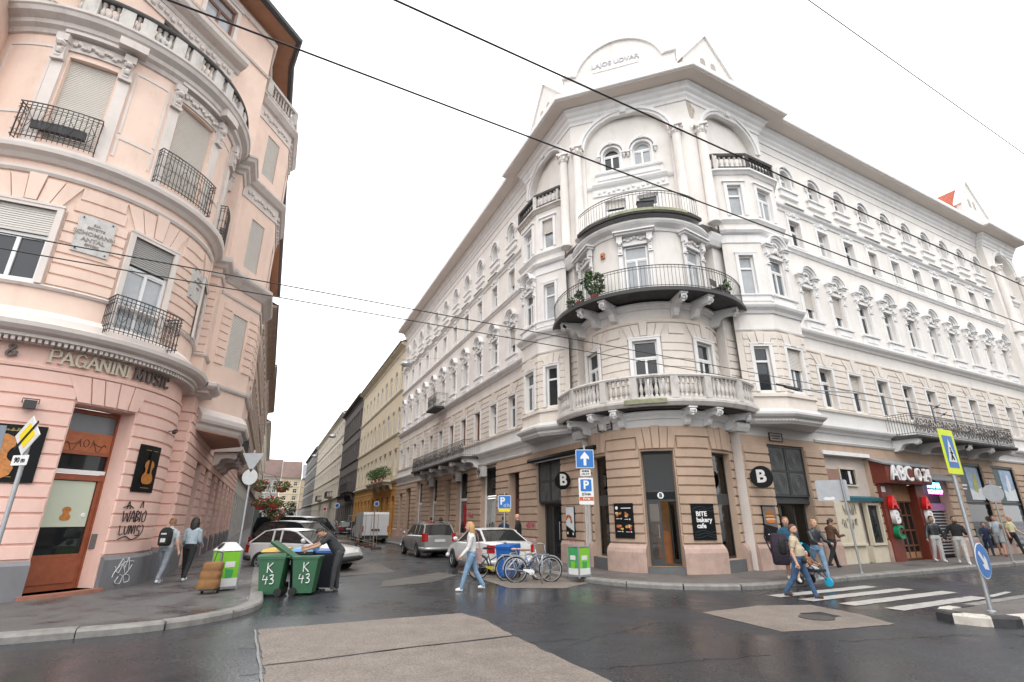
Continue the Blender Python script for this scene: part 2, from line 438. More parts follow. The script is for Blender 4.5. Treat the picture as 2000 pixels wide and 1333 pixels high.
def console(b, x, z, d=.16, hh=.34, ww=.14):
    b.box(x-ww/2, x+ww/2, -.07, 0, z-hh, z); b.blob((x, -.09, z-.07), (ww*.55, d*.62, .075), seg=6, rings=4)
    b.blob((x, -.07, z-hh+.05), (ww*.45, .06, .06), seg=6, rings=3); b.blob((x, -.09, z-.18), (.035, .045, .05), seg=5, rings=3)
    b.box(x-ww/2-.03, x+ww/2+.03, -.1, 0, z-hh-.06, z-hh-.01)
def s_ornate(b, w, h):         # second floor: strips, consoles, frieze, round hood with shell, panelled apron
    r = w/2
    for sx in (-1, 1):
        x = sx*(r+.14)
        b.box(x-.1, x+.1, -.05, 0, 0, h-.3); console(b, x, h+.1, .2, .42, .16)
        b.box(x-.15, x+.15, -.2, 0, h+.38, h+.48); b.box(x-.12, x+.12, -.14, 0, h+.1, h+.38)
    b.box(-r-.04, r+.04, -.04, 0, h, h+.14)
    garland(b, w*.9, h+.28, -.05, .085, 7)
    b.blob((0, -.07, h+.36), (.09, .09, .15), seg=6, rings=4)
    for t in lin(.35, math.pi-.35, 6): b.blob((.2*math.cos(t), -.06, h+.52+.2*math.sin(t)), (.045, .05, .1), seg=5, rings=3)
    R_ = r+.12
    ringseg(b, 0, h+.46, R_-.1, R_, -.20, 0, .0, math.pi, 10, .95); ringseg(b, 0, h+.46, R_, R_+.05, -.26, 0, .0, math.pi, 10, .95)
    ringseg(b, 0, h+.46, R_-.2, R_-.1, -.12, 0, .0, math.pi, 10, .95)
    for sx in (-1, 1): b.box(sx*(r+.14)-.2, sx*(r+.14)+.2, -.26, 0, h+.46, h+.52)
    b.box(-r-.28, r+.28, -.16, 0, -.1, 0.005); b.box(-r-.2, r+.2, -.09, 0, -.5, -.1); b.box(-r-.02, r+.02, -.12, 0, -.4, -.2)
    b.box(-r-.25, r+.25, -.12, 0, -.55, -.5)
def s_third(b, w, h):          # third floor: architrave, relief panel, shouldered cornice
    r = w/2; t = .12
    for sx in (-1, 1): b.box(sx*(r+t/2)-t/2, sx*(r+t/2)+t/2, -.06, 0, 0, h)
    b.box(-r-t, r+t, -.06, 0, h, h+.12); b.box(-r-t, r+t, -.04, 0, h+.12, h+.52)
    garland(b, w*1.05, h+.3, -.05, .09, 7); b.blob((0, -.07, h+.33), (.12, .08, .14), seg=6, rings=4)
    b.box(-r-.26, r+.26, -.2, 0, h+.62, h+.69); b.box(-r-.3, r+.3, -.28, 0, h+.69, h+.77); b.box(-r-.22, r+.22, -.12, 0, h+.52, h+.62)
    b.box(-r-.2, r+.2, -.07, 0, -.08, 0.0)
def s_arch(b, w, h):           # attic floor: round headed window with hood mould and little corbels
    r = w/2; zc = h-r
    ringseg(b, 0, zc, r, r+.1, -.06, 0, 0, math.pi, 10); ringseg(b, 0, zc, r+.14, r+.24, -.14, 0, -.05, math.pi+.05, 10)
    b.blob((0, -.12, h+.2), (.09, .09, .14), seg=6, rings=4)
    for sx in (-1, 1):
        b.box(sx*(r+.05)-.05, sx*(r+.05)+.05, -.05, 0, 0, zc)
        b.box(sx*(r+.19)-.09, sx*(r+.19)+.09, -.16, 0, zc-.09, zc); b.box(sx*(r+.19)-.06, sx*(r+.19)+.06, -.11, 0, zc-.2, zc-.09); b.blob((sx*(r+.19), -.05, zc-.24), .06, seg=5, rings=3)
    b.box(-r-.3, r+.3, -.17, 0, -.08, 0.005); b.box(-r-.22, r+.22, -.09, 0, -.38, -.08); b.box(-r-.3, r+.3, -.13, 0, -.44, -.38)
def s_turret2(b, w, h):        # tower second floor: consoles carrying a curved hood
    r = w/2
    for sx in (-1, 1):
        x = sx*(r+.13); b.box(x-.08, x+.08, -.04, 0, 0, h-.3); console(b, x, h+.12, .22, .44, .15); b.box(x-.11, x+.11, -.15, 0, h+.12, h+.42)
    b.box(-r-.02, r+.02, -.04, 0, h, h+.12); garland(b, w*.85, h+.27, -.04, .08, 7)
    b.box(-r-.3, r+.3, -.24, 0.05, h+.42, h+.5); b.box(-r-.36, r+.36, -.32, 0.05, h+.5, h+.56)
SURR = dict(plain=s_plain, cap=s_cap, ornate=s_ornate, third=s_third, arch=s_arch, turret2=s_turret2)
# balusters, balcony brackets
def baluster_mesh(h, m, r=.075):
    key = ('bal', h, m.name, r)
    if key not in WMC:
        b = MB(); p = [(.9,0),(.9,.08),(.5,.12),(.62,.2),(.95,.32),(1.,.4),(.8,.52),(.5,.66),(.42,.74),(.7,.8),(.5,.84),(.9,.9),(.9,1.)]
        b.lathe([(r*a, h*z) for a, z in p], 8); WMC[key] = b.mesh('baluster', m, True, 50)
    return WMC[key]
def bracket_mesh(m, d=.95, h=.62, w=.22):
    key = ('brk', m.name, d, h, w)
    if key not in WMC:
        b = MB()
        p = [(0,0),(-d,0),(-d,-h*.16),(-d*.97,-h*.3),(-d*.86,-h*.42),(-d*.66,-h*.40),(-d*.5,-h*.42),(-d*.36,-h*.56),(-d*.3,-h*.78),(-d*.22,-h*.95),(-d*.1,-h),(0,-h*1.0)]
        b.prismx(p, -w/2, w/2)
        b.prismx([(0,.0),(-d-.04,.0),(-d-.04,-h*.1),(0,-h*.1)], -w/2-.04, w/2+.04)
        for sx in (-1, 1): b.tube([(sx*w*.36, -d*.93, -h*.3), (sx*w*.5, -d*.93, -h*.3)], .1, 8)
        for i in range(3): b.blob((0, -d*(.98-.05*i), -h*(.22+.13*i)), (w*.42, .07, .05), seg=6, rings=4)
        for x in (-.06, 0, .06): b.blob((x, -d*.24, -h*.72), (.025, .08, .12), seg=5, rings=3)
        WMC[key] = b.mesh('bracket', m)
    return WMC[key]
def railing(mb, pts, z0, z1, step=.12, r=.008, orn=0, m=0):
    """iron railing along a plan polyline"""
    P = [Vector(p) for p in pts]
    for z, rr in ((z1, r*2.0), (z0+.07, r*1.5), (z1-.1, r*1.3)): mb.tube([(p.x, p.y, z) for p in P], rr, 4, m)
    acc = 0.
    for i in range(len(P)-1):
        d = P[i+1]-P[i]; L_ = d.length; t = (step-acc) if acc else 0
        while t < L_:
            q = P[i]+d*(t/L_); mb.tube([(q.x, q.y, z0), (q.x, q.y, z1)], r, 4, m, cap=False)
            if orn:
                e = d/L_
                for zz in lin(z0+.2, z1-.2, orn):
                    mb.tube([(q.x-e.x*.045, q.y-e.y*.045, zz), (q.x, q.y, zz+.05), (q.x+e.x*.045, q.y+e.y*.045, zz), (q.x, q.y, zz-.05)], r*.8, 3, m, closed=True)
            t += step
        acc = L_-(t-step)
# ================================================================ the white corner building
WB = thing('corner_building', 'huge ornate white stucco corner building with round tower, oriels and tan stone ground floor', 'building', T(C0.x, C0.y, 0))
LU, RU = 37.2, 35.3
RW = [10.15 + 2.17*k for k in range(10)]          # window axes on the main road front
LW = [10.72 + 2.52*k for k in range(11)]          # window axes on the side street front
SOFFIT = mat('beige_eaves_render', (.74,.67,.61), .85, .06, .6)
ROOFT = mat('red_roof_tile', (.45,.13,.08), .8, .25, 6, .3, 30)
def ops_of(axes, w, z0, z1, rec=.22): return [(a-w/2, a+w/2, z0, z1, rec) for a in axes]
# ---- ground floor openings (u0,u1,z0,z1,depth)
RG = [(5.55,7.7,.25,4.35,.45), (8.85,11.95,.12,4.3,.3), (12.1,15.4,.12,3.95,.25), (15.75,17.9,.12,3.7,.4), (19.4,21.9,.4,4.35,.25), (23.0,25.6,.4,4.35,.25), (26.6,29.0,.3,4.1,.35), (30.5,33.5,.3,4.1,.35)]
LG = [(5.85,8.05,.12,4.2,.5), (9.85,11.2,.12,4.0,.5), (12.75,14.95,.5,4.55,.35), (17.2,19.3,.5,4.55,.35), (20.6,21.7,.12,4.2,.4), (23.6,25.4,.5,4.55,.35), (27.6,29.6,.5,4.55,.35), (31.4,33.2,.3,4.3,.35), (34.4,35.6,.3,4.0,.35)]
def spans(u0, u1, ops, z):
    cuts = sorted((o[0], o[1]) for o in ops if o[2] < z < o[3] and o[1] > u0 and o[0] < u1); out = []; c = u0
    for a, b in cuts:
        if a > c + .02: out.append((c, a))
        c = max(c, b)
    if c < u1-.02: out.append((c, u1))
    return out
def courses(fac, u0, u1, z0, z1, hgt, ops, m, parent, gap=.035, d=.05, join=None, mind=.15, name='stone_course', extra=0.):
    """banded rustication: one piece per course between the openings"""
    n = max(1, round((z1-z0)/hgt)); hh = (z1-z0)/n; k = fac.k if isinstance(fac, Arc) else 1
    for i in range(n):
        za, zb = z0+i*hh+gap/2, z0+(i+1)*hh-gap/2
        for a, b in spans(u0, u1, [(o[0]-extra*k, o[1]+extra*k, o[2], o[3]+extra) for o in ops], (za+zb)/2):
            if (b-a) < mind*k: continue
            mb = join if join is not None else MB()
            course(mb, fac, a+.004*k, b-.004*k, za, zb, d)
            if join is None: mb.obj(name, m, parent)
def voussoirs(fac, uc, w, z0, z1, m, parent, n=5, spread=.35, d=.06, join=None):
    k = fac.k if isinstance(fac, Arc) else 1
    for i in range(n):
        f0, f1 = -1+2*i/n, -1+2*(i+1)/n; g = .012*k
        lo = w/2*k; hi = (w/2+spread)*k
        mb = join if join is not None else MB()
        zz = z1 + (.08 if i == n//2 else 0)
        wedge(mb, fac, [(uc+lo*f0+g, z0), (uc+lo*f1-g, z0), (uc+hi*f1-g, zz), (uc+hi*f0+g, zz)], -.01, d + (.03 if i == n//2 else 0))
        if join is None: mb.obj('voussoir', m, parent)
# ---- main road wall (right) and side street wall (left)
O1 = lambda ax: ops_of(ax, .92, 6.12, 7.82, .25)
O2 = lambda ax: ops_of(ax, .86, 10.05, 11.68, .25)
O3 = lambda ax: ops_of(ax, .84, 13.75, 15.15, .25)
O4 = lambda ax: ops_of(ax, .78, 16.85, 18.05, .25)
WPARTS = {}
def front(fac, ua, ub, gops, axes, side):
    mb = MB(); wall(mb, fac, ua, ub, .12, 4.62, gops, m=0)
    g = mb.obj('ground_floor_wall', STONE, WB)
    mb = MB(); wall(mb, fac, ua, ub, 4.62, 5.95); mb.obj('frieze_wall', WGREY, WB)
    mb = MB(); wall(mb, fac, ua, ub, 5.95, 8.6, O1(axes)); f1 = mb.obj('first_floor_wall', CREAMB, WB)
    mb = MB(); wall(mb, fac, ua, ub, 8.6, 13.3, O2(axes)); mb.obj('second_floor_wall', WHITE, WB)
    mb = MB(); wall(mb, fac, ua, ub, 13.3, 20.1, O3(axes)+O4(axes))
    for a in axes: arch_fill(mb, fac, a, .78, 17.66, 18.05, .25)
    mb.obj('upper_wall', WHITE, WB)
    return g, f1
gR, f1R = front(FR, 4.15, RU, RG, RW, 'R')
gL, f1L = front(FL, 4.15, LU, LG, LW, 'L')
# returns beside the tower and a closing gable at both far ends
for fac, e in ((FR, RU), (FL, LU)):
    mb = MB(); mb.add([fac.P(4.15,0,.12), fac.P(4.15,-1.6,.12), fac.P(4.15,-1.6,20), fac.P(4.15,0,20)], [(0,1,2,3)]); mb.obj('return_wall', WHITE, WB)
    mb = MB(); mb.add([fac.P(e,0,.0), fac.P(e,-9,0), fac.P(e,-9,20), fac.P(e,0,20)], [(0,1,2,3)]); mb.obj('end_wall', WHITE, WB)
# ---- rustication
courses(FR, 4.2, 17.6, .95, 4.25, .3, RG, STONE, gR, d=.055)
jb = MB(); courses(FR, 17.6, RU-.05, .95, 4.25, .3, RG, STONE, gR, d=.055, join=jb); jb.obj('far_stone_courses', STONE, gR, kind='stuff')
courses(FL, 4.2, 20.5, .95, 4.5, .32, LG, STONE, gL, d=.055)
jb = MB(); courses(FL, 20.5, LU-.05, .95, 4.5, .32, LG, STONE, gL, d=.055, join=jb); jb.obj('far_stone_courses', STONE, gL, kind='stuff')
courses(FR, 8.5, 22.5, 6.12, 8.45, .29, [(a-.6, a+.6, 6.1, 8.25) for a in RW], CREAMB, f1R, d=.036, gap=.024)
jb = MB(); courses(FR, 22.5, RU-.05, 6.12, 8.45, .29, [(a-.6, a+.6, 6.1, 8.25) for a in RW], CREAMB, f1R, d=.036, gap=.024, join=jb)
courses(FR, 4.2, 4.7, 5.95, 8.45, .29, [], CREAMB, f1R, d=.036, gap=.024)
courses(FL, 4.2, 4.7, 5.95, 8.45, .29, [], CREAMB, f1L, d=.036, gap=.024)
jb.obj('far_stone_courses', CREAMB, f1R, kind='stuff')
courses(FL, 8.5, 19.5, 6.12, 8.45, .29, [(a-.6, a+.6, 6.1, 8.25) for a in LW], CREAMB, f1L, d=.036, gap=.024)
jb = MB(); courses(FL, 19.5, LU-.05, 6.12, 8.45, .29, [(a-.6, a+.6, 6.1, 8.25) for a in LW], CREAMB, f1L, d=.036, gap=.024, join=jb)
jb.obj('far_stone_courses', CREAMB, f1L, kind='stuff')
jb = MB()
for i, a in enumerate(RW): voussoirs(FR, a, .95, 7.98, 8.4, CREAMB, f1R, join=None if i < 6 else jb)
for i, a in enumerate(LW): voussoirs(FL, a, .95, 7.98, 8.4, CREAMB, f1L, join=None if i < 4 else jb)
jb.obj('far_voussoirs', CREAMB, f1R, kind='stuff')
for fac, e, gops in ((FR, RU, RG), (FL, LU, LG)):
    for a, b in spans(4.15, e, gops, .5): mb = MB(); fprof(mb, fac, a+.01, b-.01, [(0,.12),(.13,.12),(.12,.8),(.07,.92),(0,.92)]); mb.obj('stone_plinth', PLINTH, WB)
SH = (0,0,0,0,0,.22,.38,.6)
# ---- windows of the two fronts
for i, a in enumerate(RW):
    near = i < 5
    window(FR, a, 6.12, .92, 1.7, WB, .22, sr='plain', split=near, gl=random.choice((0,0,1)), shut=.42 if i == 1 else 0)
    window(FR, a, 10.05, .86, 1.63, WB, .22, sr='ornate', split=near, gl=random.choice((0,1,1)), shut=random.choice(SH))
    window(FR, a, 13.75, .84, 1.4, WB, .22, sr='third', split=near, gl=random.choice((0,1,2)), shut=random.choice(SH))
    window(FR, a, 16.85, .78, 1.2, WB, .22, arch=True, sr='arch', split=False, gl=random.choice((0,1,2)))
BROWNF = mat('brown_window_frame', (.20,.085,.05), .5, .1, 4)
for i, a in enumerate(LW):
    near = i < 4
    window(FL, a, 6.12, .92, 1.7, WB, .22, sr='plain', split=near, gl=random.choice((0,0,1)), fm=BROWNF if i in (2,3,4) else FRAME)
    window(FL, a, 10.05, .86, 1.63, WB, .22, sr='ornate', split=near, gl=random.choice((0,1,1)), shut=random.choice(SH))
    window(FL, a, 13.75, .84, 1.4, WB, .22, sr='third', split=near, gl=random.choice((1,1,2)), shut=random.choice(SH))
    window(FL, a, 16.85, .78, 1.2, WB, .22, arch=True, sr='arch', split=False, gl=random.choice((0,1,2)))
# ---- oriels (u, n) corner points, the same on both fronts
OR = [(4.5,.22),(4.62,.36),(5.78,1.0),(7.45,1.0),(8.5,.0)]
def oriel(fac, left):
    pts = [Vector(fac.P(u, n, 0)[:2]) for u, n in OR]
    if left: pts = pts[::-1]
    fcs = [between(pts[i], pts[i+1]) for i in range(4)]; ln = [(pts[i+1]-pts[i]).length for i in range(4)]
    idx = {0: 'ret', 1: 'side', 2: 'front', 3: 'far'}; order = ['ret','side','front','far']
    if left: order = order[::-1]
    opn = {}
    body = MB(); r1 = MB(); up = MB()
    for f, l, nm in zip(fcs, ln, order):
        ow = {'ret': 0, 'side': .58, 'front': .86, 'far': .5}[nm]; c = l/2
        o = [(c-ow/2, c+ow/2, 6.14, 7.88, .16), (c-ow/2, c+ow/2, 10.05, 11.75, .16), (c-ow/2, c+ow/2, 13.62, 15.1, .16)] if ow else []
        wall(r1, f, 0, l, 5.35, 8.65, o); wall(up, f, 0, l, 8.65, 16.0, o)
        opn[nm] = (f, l, o)
    a = r1.obj('oriel_lower_wall', CREAMB, WB); up.obj('oriel_upper_wall', WHITE, WB)
    for nm, (f, l, o) in opn.items():
        if not o: continue
        oo = [(q[0]-.1, q[1]+.1, q[2], 8.2) for q in o[:1]]
        if nm != 'far': courses(f, .02, l-.02, 6.12, 8.45, .29, oo, CREAMB, a, d=.034, gap=.024, mind=.08)
        if nm != 'far': voussoirs(f, l/2, o[0][1]-o[0][0]+.1, 7.98, 8.38, CREAMB, a, 3, .15)
        w_ = o[0][1]-o[0][0]; c = l/2
        window(f, c, 6.14, w_, 1.74, WB, .14, sr='plain', mull=(nm == 'front'), gl=0 if nm != 'front' else 1, shut=.45 if (nm == 'front' and not left) else 0)
        window(f, c, 10.05, w_, 1.7, WB, .14, sr='ornate' if nm == 'front' else 'plain', mull=(nm == 'front'), gl=2 if nm == 'side' else 1)
        window(f, c, 13.62, w_, 1.48, WB, .14, sr='cap', mull=(nm == 'front'), gl=2, shut=.45 if (nm == 'side' and left) else 0)
    # mouldings
    def mould(nm, prof, m): b = MB(); sweep(b, [p for p in pts], prof, caps=True); return b.obj(nm, m, WB)
    b = MB(); sweep(b, pts, [(-.6,4.98),(.0,4.98),(.08,5.06),(.10,5.14),(.2,5.2),(.26,5.28),(.26,5.36),(.1,5.42),(.05,5.5),(-.3,5.5)]); b.obj('oriel_base_moulding', WGREY, WB)
    b = MB(); b.prism([tuple(p) for p in pts] + [tuple(Vector(fac.P(4.5,-.05,0)[:2]))], 4.97, 5.05); b.obj('oriel_soffit', WGREY, WB)
    if left or True:
        b = MB()
        for f, l, nm in zip(fcs, ln, order):
            if nm in ('front', 'side'):
                for t in lin(.0, l, int(l/.12)): fbox(b, f, t, t+.06, .02, .09, 5.065, 5.13)
        b.obj('dentil_row', WTRIM, WB, kind='stuff')
    mould('oriel_sill_band', [(-.02,5.95),(.07,5.95),(.07,6.06),(-.02,6.1)], CREAMB)
    mould('oriel_cornice', [(-.05,9.2),(.06,9.22),(.1,9.32),(.22,9.42),(.26,9.5),(.26,9.56),(-.05,9.62)], WTRIM)
    mould('oriel_string', [(-.02,8.52),(.04,8.52),(.06,8.58),(-.02,8.62)], WTRIM)
    mould('oriel_frieze', [(-.02,12.3),(.04,12.32),(.04,12.68),(.14,12.74),(.2,12.84),(.2,12.9),(-.02,12.94)], WTRIM)
    mould('oriel_string', [(-.02,13.2),(.06,13.24),(.16,13.34),(.16,13.4),(-.02,13.44)], WTRIM)
    mould('oriel_apron', [(-.02,9.75),(.05,9.75),(.05,9.95),(.1,9.98),(.1,10.03),(-.02,10.04)], WTRIM)
    mould('oriel_terrace_cornice', [(-.1,15.6),(.05,15.62),(.12,15.72),(.2,15.76),(.2,15.84),(-.6,15.9)], WTRIM if not left else WEATH)
    # balustrade on top
    bl = MB(); mid = [p for p in pts if True]
    sweep(bl, pts, [(-.02,15.86),(.12,15.86),(.12,15.98),(-.02,15.98)]); sweep(bl, pts, [(-.06,16.5),(.12,16.5),(.14,16.58),(.12,16.66),(-.06,16.66)])
    t_ = bl.obj('terrace_balustrade', SOOT, WB)
    for f, l, nm in zip(fcs, ln, order):
        if nm == 'ret': continue
        pb = MB(); fbox(pb, f, -.09, .09, -.06, .13, 15.9, 16.6); fbox(pb, f, l-.1, l+.02, -.06, .12, 15.9, 16.6); pb.obj('balustrade_post', SOOT if nm == 'front' else WEATH, t_)
        n = max(2, int((l-.2)/.2))
        for i in range(n): link('baluster', baluster_mesh(.52, SOOT if nm == 'front' else WEATH, .06), t_, f.M(.12+(l-.24)*(i+.5)/n, .03, 15.98))
oriel(FR, False); oriel(FL, True)
# ---- tower
GT = [(185,210.5,.5,3.88,.35), (241.5,265.2,.3,3.9,.42), (296.2,322,.5,3.88,.35)]
mb = MB(); wall(mb, FT, 170, 340, .12, 4.72, GT); gT = mb.obj('tower_ground_wall', STONE, WB)
courses(FT, 170, 340, .98, 3.95, .297, [(o[0]-.6, o[1]+.6, o[2], o[3]+.1) for o in GT], STONE, gT, d=.06)
for a, w_ in ((197.5, 1.1), (253.4, 1.05), (309.3, 1.1)): voussoirs(FT, a, w_+.1, 3.98, 4.66, STONE, gT, 5, .12, .075)
for a, b in ((170.5,182.5),(212.8,238.8),(268,293.4),(324.8,339.5)):
    m2 = MB(); course(m2, FT, a, b, 3.98, 4.34, .06); course(m2, FT, a-1.5, b+1.5, 4.37, 4.66, .06); m2.obj('stone_course', STONE, gT)
for a, b in ((170.5,184.8),(210.6,241.2),(265.4,296),(322.2,339.5)):
    m2 = MB(); fprof(m2, FT, a, b, [(0,.12),(.2,.12),(.2,.72),(.16,.84),(.05,.96),(0,.96)]); m2.obj('stone_plinth', PLINTH, WB)
mb = MB()
for a, b in ((170,340),): wall(mb, FT, a, b, 4.72, 5.5)
mb.obj('tower_frieze', WGREY, WB)
T1 = [(a-9.6, a+9.6, 5.55, 7.84, .2) for a in (200.5, 251.8, 303.2)]
mb = MB(); wall(mb, FT, 170, 340, 5.5, 8.75, T1); t1 = mb.obj('tower_first_wall', CREAMB, WB)
courses(FT, 170, 340, 5.6, 8.0, .29, [(o[0]-3, o[1]+3, 5, 8.3) for o in T1], CREAMB, t1, d=.04, gap=.024)
for a in (200.5, 251.8, 303.2):
    voussoirs(FT, a, 1.15, 8.0, 8.46, CREAMB, t1, 5, .2, .06)
    window(FT, a, 5.55, .86, 2.28, WB, .12, sr='plain', gl=0, tr=.72)
for a in (183, 226.2, 277.5, 328):                       # raised panels between the tower windows
    m2 = MB(); h_ = 5.6 if a not in (183, 328) else 3
    course(m2, FT, a-h_-1, a+h_+1, 8.05, 8.38, .05); m2.obj('stone_course', CREAMB, t1)
T2 = [(a-10.2, a+10.2, 9.5, 11.78, .22) for a in (196, 251.3, 305.8)]
mb = MB(); wall(mb, FT, 165, 345, 8.75, 13.0, T2); mb.obj('tower_second_wall', WHITE, WB)
for a in (196, 251.3, 305.8):
    window(FT, a, 9.5, .88, 2.26, WB, .14, sr='turret2', gl=2, tr=.74)
def tsweep(nm, prof, m, a0=172, a1=338, r=0): b = MB(); sweep(b, path((FT, a0, a1, r)), prof); return b.obj(nm, m, WB)
tsweep('tower_string', [(-.02,8.5),(.05,8.5),(.07,8.57),(-.02,8.62)], CREAMB)
tsweep('tower_moulding', [(-.02,9.0),(.06,9.02),(.1,9.1),(.2,9.16),(.2,9.24),(-.02,9.26)], WTRIM)
tsweep('tower_moulding', [(-.02,4.95),(.05,4.97),(.09,5.05),(.18,5.12),(.18,5.22),(-.02,5.24)], WTRIM)
tsweep('tower_cornice', [(-.05,12.28),(.05,12.3),(.08,12.42),(.3,12.52),(.36,12.6),(.36,12.68),(-.05,12.72)], WTRIM, 170, 340)
b = MB()
for a in range(174, 338, 2): fbox(b, FT, a, a+1.1, .02, .13, 5.06, 5.115)
b.obj('dentil_row', WTRIM, WB, kind='stuff')
# stone balcony of the tower
def bal_r(phi, r0, k): return r0 + k*((phi-256)/84.0)**2
def balpath(a0, a1, r0, k, off=0, st=4):
    n = int((a1-a0)/st); return [tuple(TC + FT.nrm(a)*(bal_r(a, r0, k)+off)) for a in lin(a0, a1, n)]
b = MB(); bp = balpath(172, 340, 3.25, .5); inner = [tuple(TC + FT.nrm(a)*2.4) for a in lin(340, 172, 42)]
b.prism(bp + inner, 5.34, 5.46); sweep(b, bp, [(-.1,5.3),(.02,5.3),(.06,5.36),(.1,5.42),(.1,5.5),(.02,5.54),(-.1,5.54)])
sb = b.obj('stone_balcony', WEATH, WB)
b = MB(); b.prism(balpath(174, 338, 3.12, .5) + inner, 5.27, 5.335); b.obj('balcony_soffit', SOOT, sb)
b = MB(); sweep(b, balpath(238, 262, 3.37, .5, 0, 3), [(0,5.36),(.012,5.37),(.012,5.5),(0,5.53)]); b.obj('moss_growth', MOSS, sb)
b = MB(); sweep(b, balpath(172, 340, 3.2, .5), [(-.11,5.5),(.05,5.5),(.05,5.62),(-.11,5.62)]); b.obj('balustrade_base', WEATH, sb)
b = MB(); sweep(b, balpath(172, 340, 3.2, .5), [(-.13,6.28),(.06,6.28),(.09,6.34),(.06,6.4),(-.13,6.4)]); b.obj('balustrade_rail', WEATH, sb)
posts = [172.6, 197, 224, 243.5, 267.5, 288, 313, 339.3]
for a in posts:
    b = MB(); X = Matrix.Translation((*(TC + FT.nrm(a)*(bal_r(a, 3.2, .5)-.03)), 0)) @ Matrix.Rotation(rad(a), 4, 'Z')
    b.box(-.11,.11,-.13,.13,5.56,6.3, X=X); b.obj('balustrade_post', WEATH, sb)
for a0, a1 in zip(posts[:-1], posts[1:]):
    n = int((a1-a0-4)/3.2)
    for i in range(n):
        a = a0+3+(a1-a0-6)*(i+.5)/n; q = TC + FT.nrm(a)*(bal_r(a, 3.2, .5)-.03)
        link('baluster', baluster_mesh(.66, WEATH, .07), sb, T(q.x, q.y, 5.62))
def bracket(fac, u, z, parent, m, d, h, n=0, w=.22): return link('bracket', bracket_mesh(m, d, h, w), parent, fac.M(u, n, z))
for a in (186, 212, 229.5, 277, 294.5, 325): bracket(FT, a, 5.28, WB, WTRIM, .62 + .35*((a-256)/84)**2, .55)
# iron balcony of the tower, second floor
b = MB(); bp = balpath(174, 338, 3.65, .2); inner = [tuple(TC + FT.nrm(a)*2.4) for a in lin(338, 174, 41)]
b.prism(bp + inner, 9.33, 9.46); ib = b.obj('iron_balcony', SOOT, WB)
b = MB(); sweep(b, bp, [(-.02,9.3),(.05,9.3),(.05,9.42),(-.02,9.44)]); b.obj('slab_edge', IRON, ib)
b = MB(); railing(b, balpath(174, 338, 3.6, .2, 0, 2), 9.46, 10.32, .135, .0085); b.obj('railing', IRON, ib)
for a in (186, 212, 229.5, 277, 294.5, 325): bracket(FT, a, 9.3, WB, WTRIM, .98, .62)
# top balcony
b = MB(); bp = balpath(203, 307, 3.1, -.1); inner = [tuple(C0 + Bv*2.6 + Ev*s) for s in (2.3, -2.4)]
b.prism(bp + inner, 12.86, 13.0); tb = b.obj('iron_balcony', WGREY, WB)
b = MB(); sweep(b, bp, [(-.02,12.8),(.07,12.82),(.07,12.95),(-.02,13.02)]); b.obj('slab_edge', SOOT, tb)
b = MB(); sweep(b, balpath(236, 292, 3.1, -.1), [(.07,12.9),(.09,12.9),(.06,13.04),(-.06,13.04)]); b.obj('moss_growth', MOSS, tb)
b = MB(); railing(b, balpath(203, 307, 3.05, -.1, 0, 2), 13.0, 13.85, .14, .0085); b.obj('railing', IRON, tb)
# ---- chamfered top over the tower
OC3 = [(-1.24,-.36,13.0,14.95,.2), (.14,1.0,13.0,14.95,.2)]; OC4 = [(-1.2,-.44,16.45,17.75,.2), (.12,.92,16.45,17.75,.2)]
FC2 = Flat(C0 + Bv*2.55, Ev, -Bv)
mb = MB(); wall(mb, FC2, -2.1, 1.85, 12.9, 19.6, OC3+OC4, rec=.2)
for a, b_ in ((-.82,.76), (.52,.8)): arch_fill(mb, FC2, a, b_, 17.37, 17.75, .2)
mb.obj('chamfer_recess_wall', WHITE, WB)
mb = MB(); wall(mb, FC, -2.6, 2.6, 12.9, 20.1, [(-2.0,1.75,12.9,19.3,.25)]); arch_fill(mb, FC, -.125, 3.75, 17.7, 19.3, .25, k=18)
mb.obj('chamfer_wall', WHITE, WB)
def hood(fac, uc, w, zs, ztop, nm='arch_moulding'):
    b = MB(); r = w/2; rz = ztop-zs
    for e0, e1, d in ((0,.12,.05),(.12,.26,.12)):
        for i in range(20):
            t, u = math.pi*i/20, math.pi*(i+1)/20
            wedge(b, fac, [(uc+(r+e0)*math.cos(t), zs+(rz+e0)*math.sin(t)), (uc+(r+e1)*math.cos(t), zs+(rz+e1)*math.sin(t)), (uc+(r+e1)*math.cos(u), zs+(rz+e1)*math.sin(u)), (uc+(r+e0)*math.cos(u), zs+(rz+e0)*math.sin(u))], -.02, d)
    wedge(b, fac, [(uc-.12, zs+rz-.02), (uc+.12, zs+rz-.02), (uc+.16, zs+rz+.34), (uc-.16, zs+rz+.34)], 0, .17)
    b.obj(nm, WTRIM, WB)
hood(FC, -.125, 3.75, 17.7, 19.3)
for a in (-.8, .57): window(FC2, a, 13.0, .86, 1.95, WB, .15, gl=1, tr=.74, sr='plain', shut=.18 if a < 0 else 0)
window(FC2, -.82, 16.45, .76, 1.3, WB, .15, arch=True, sr='arch', gl=0); window(FC2, .52, 16.45, .8, 1.3, WB, .15, arch=True, sr='arch', gl=2)
b = MB()
fprof(b, FC2, -1.75, 1.5, [(0,15.25),(.06,15.25),(.06,15.6),(.16,15.68),(.22,15.78),(.22,15.84),(0,15.9)]); fprof(b, FC2, -1.6, 1.35, [(0,15.95),(.08,15.95),(.08,16.25),(.16,16.32),(.16,16.38),(0,16.4)])
for i in range(14): b.blob(tuple(FC2.P(-1.45+i*.21, .06, 15.42+.05*math.sin(i*2.1))), (.09,.09,.1), seg=5, rings=3)
b.obj('frieze_cornice', WTRIM, WB)
b = MB()
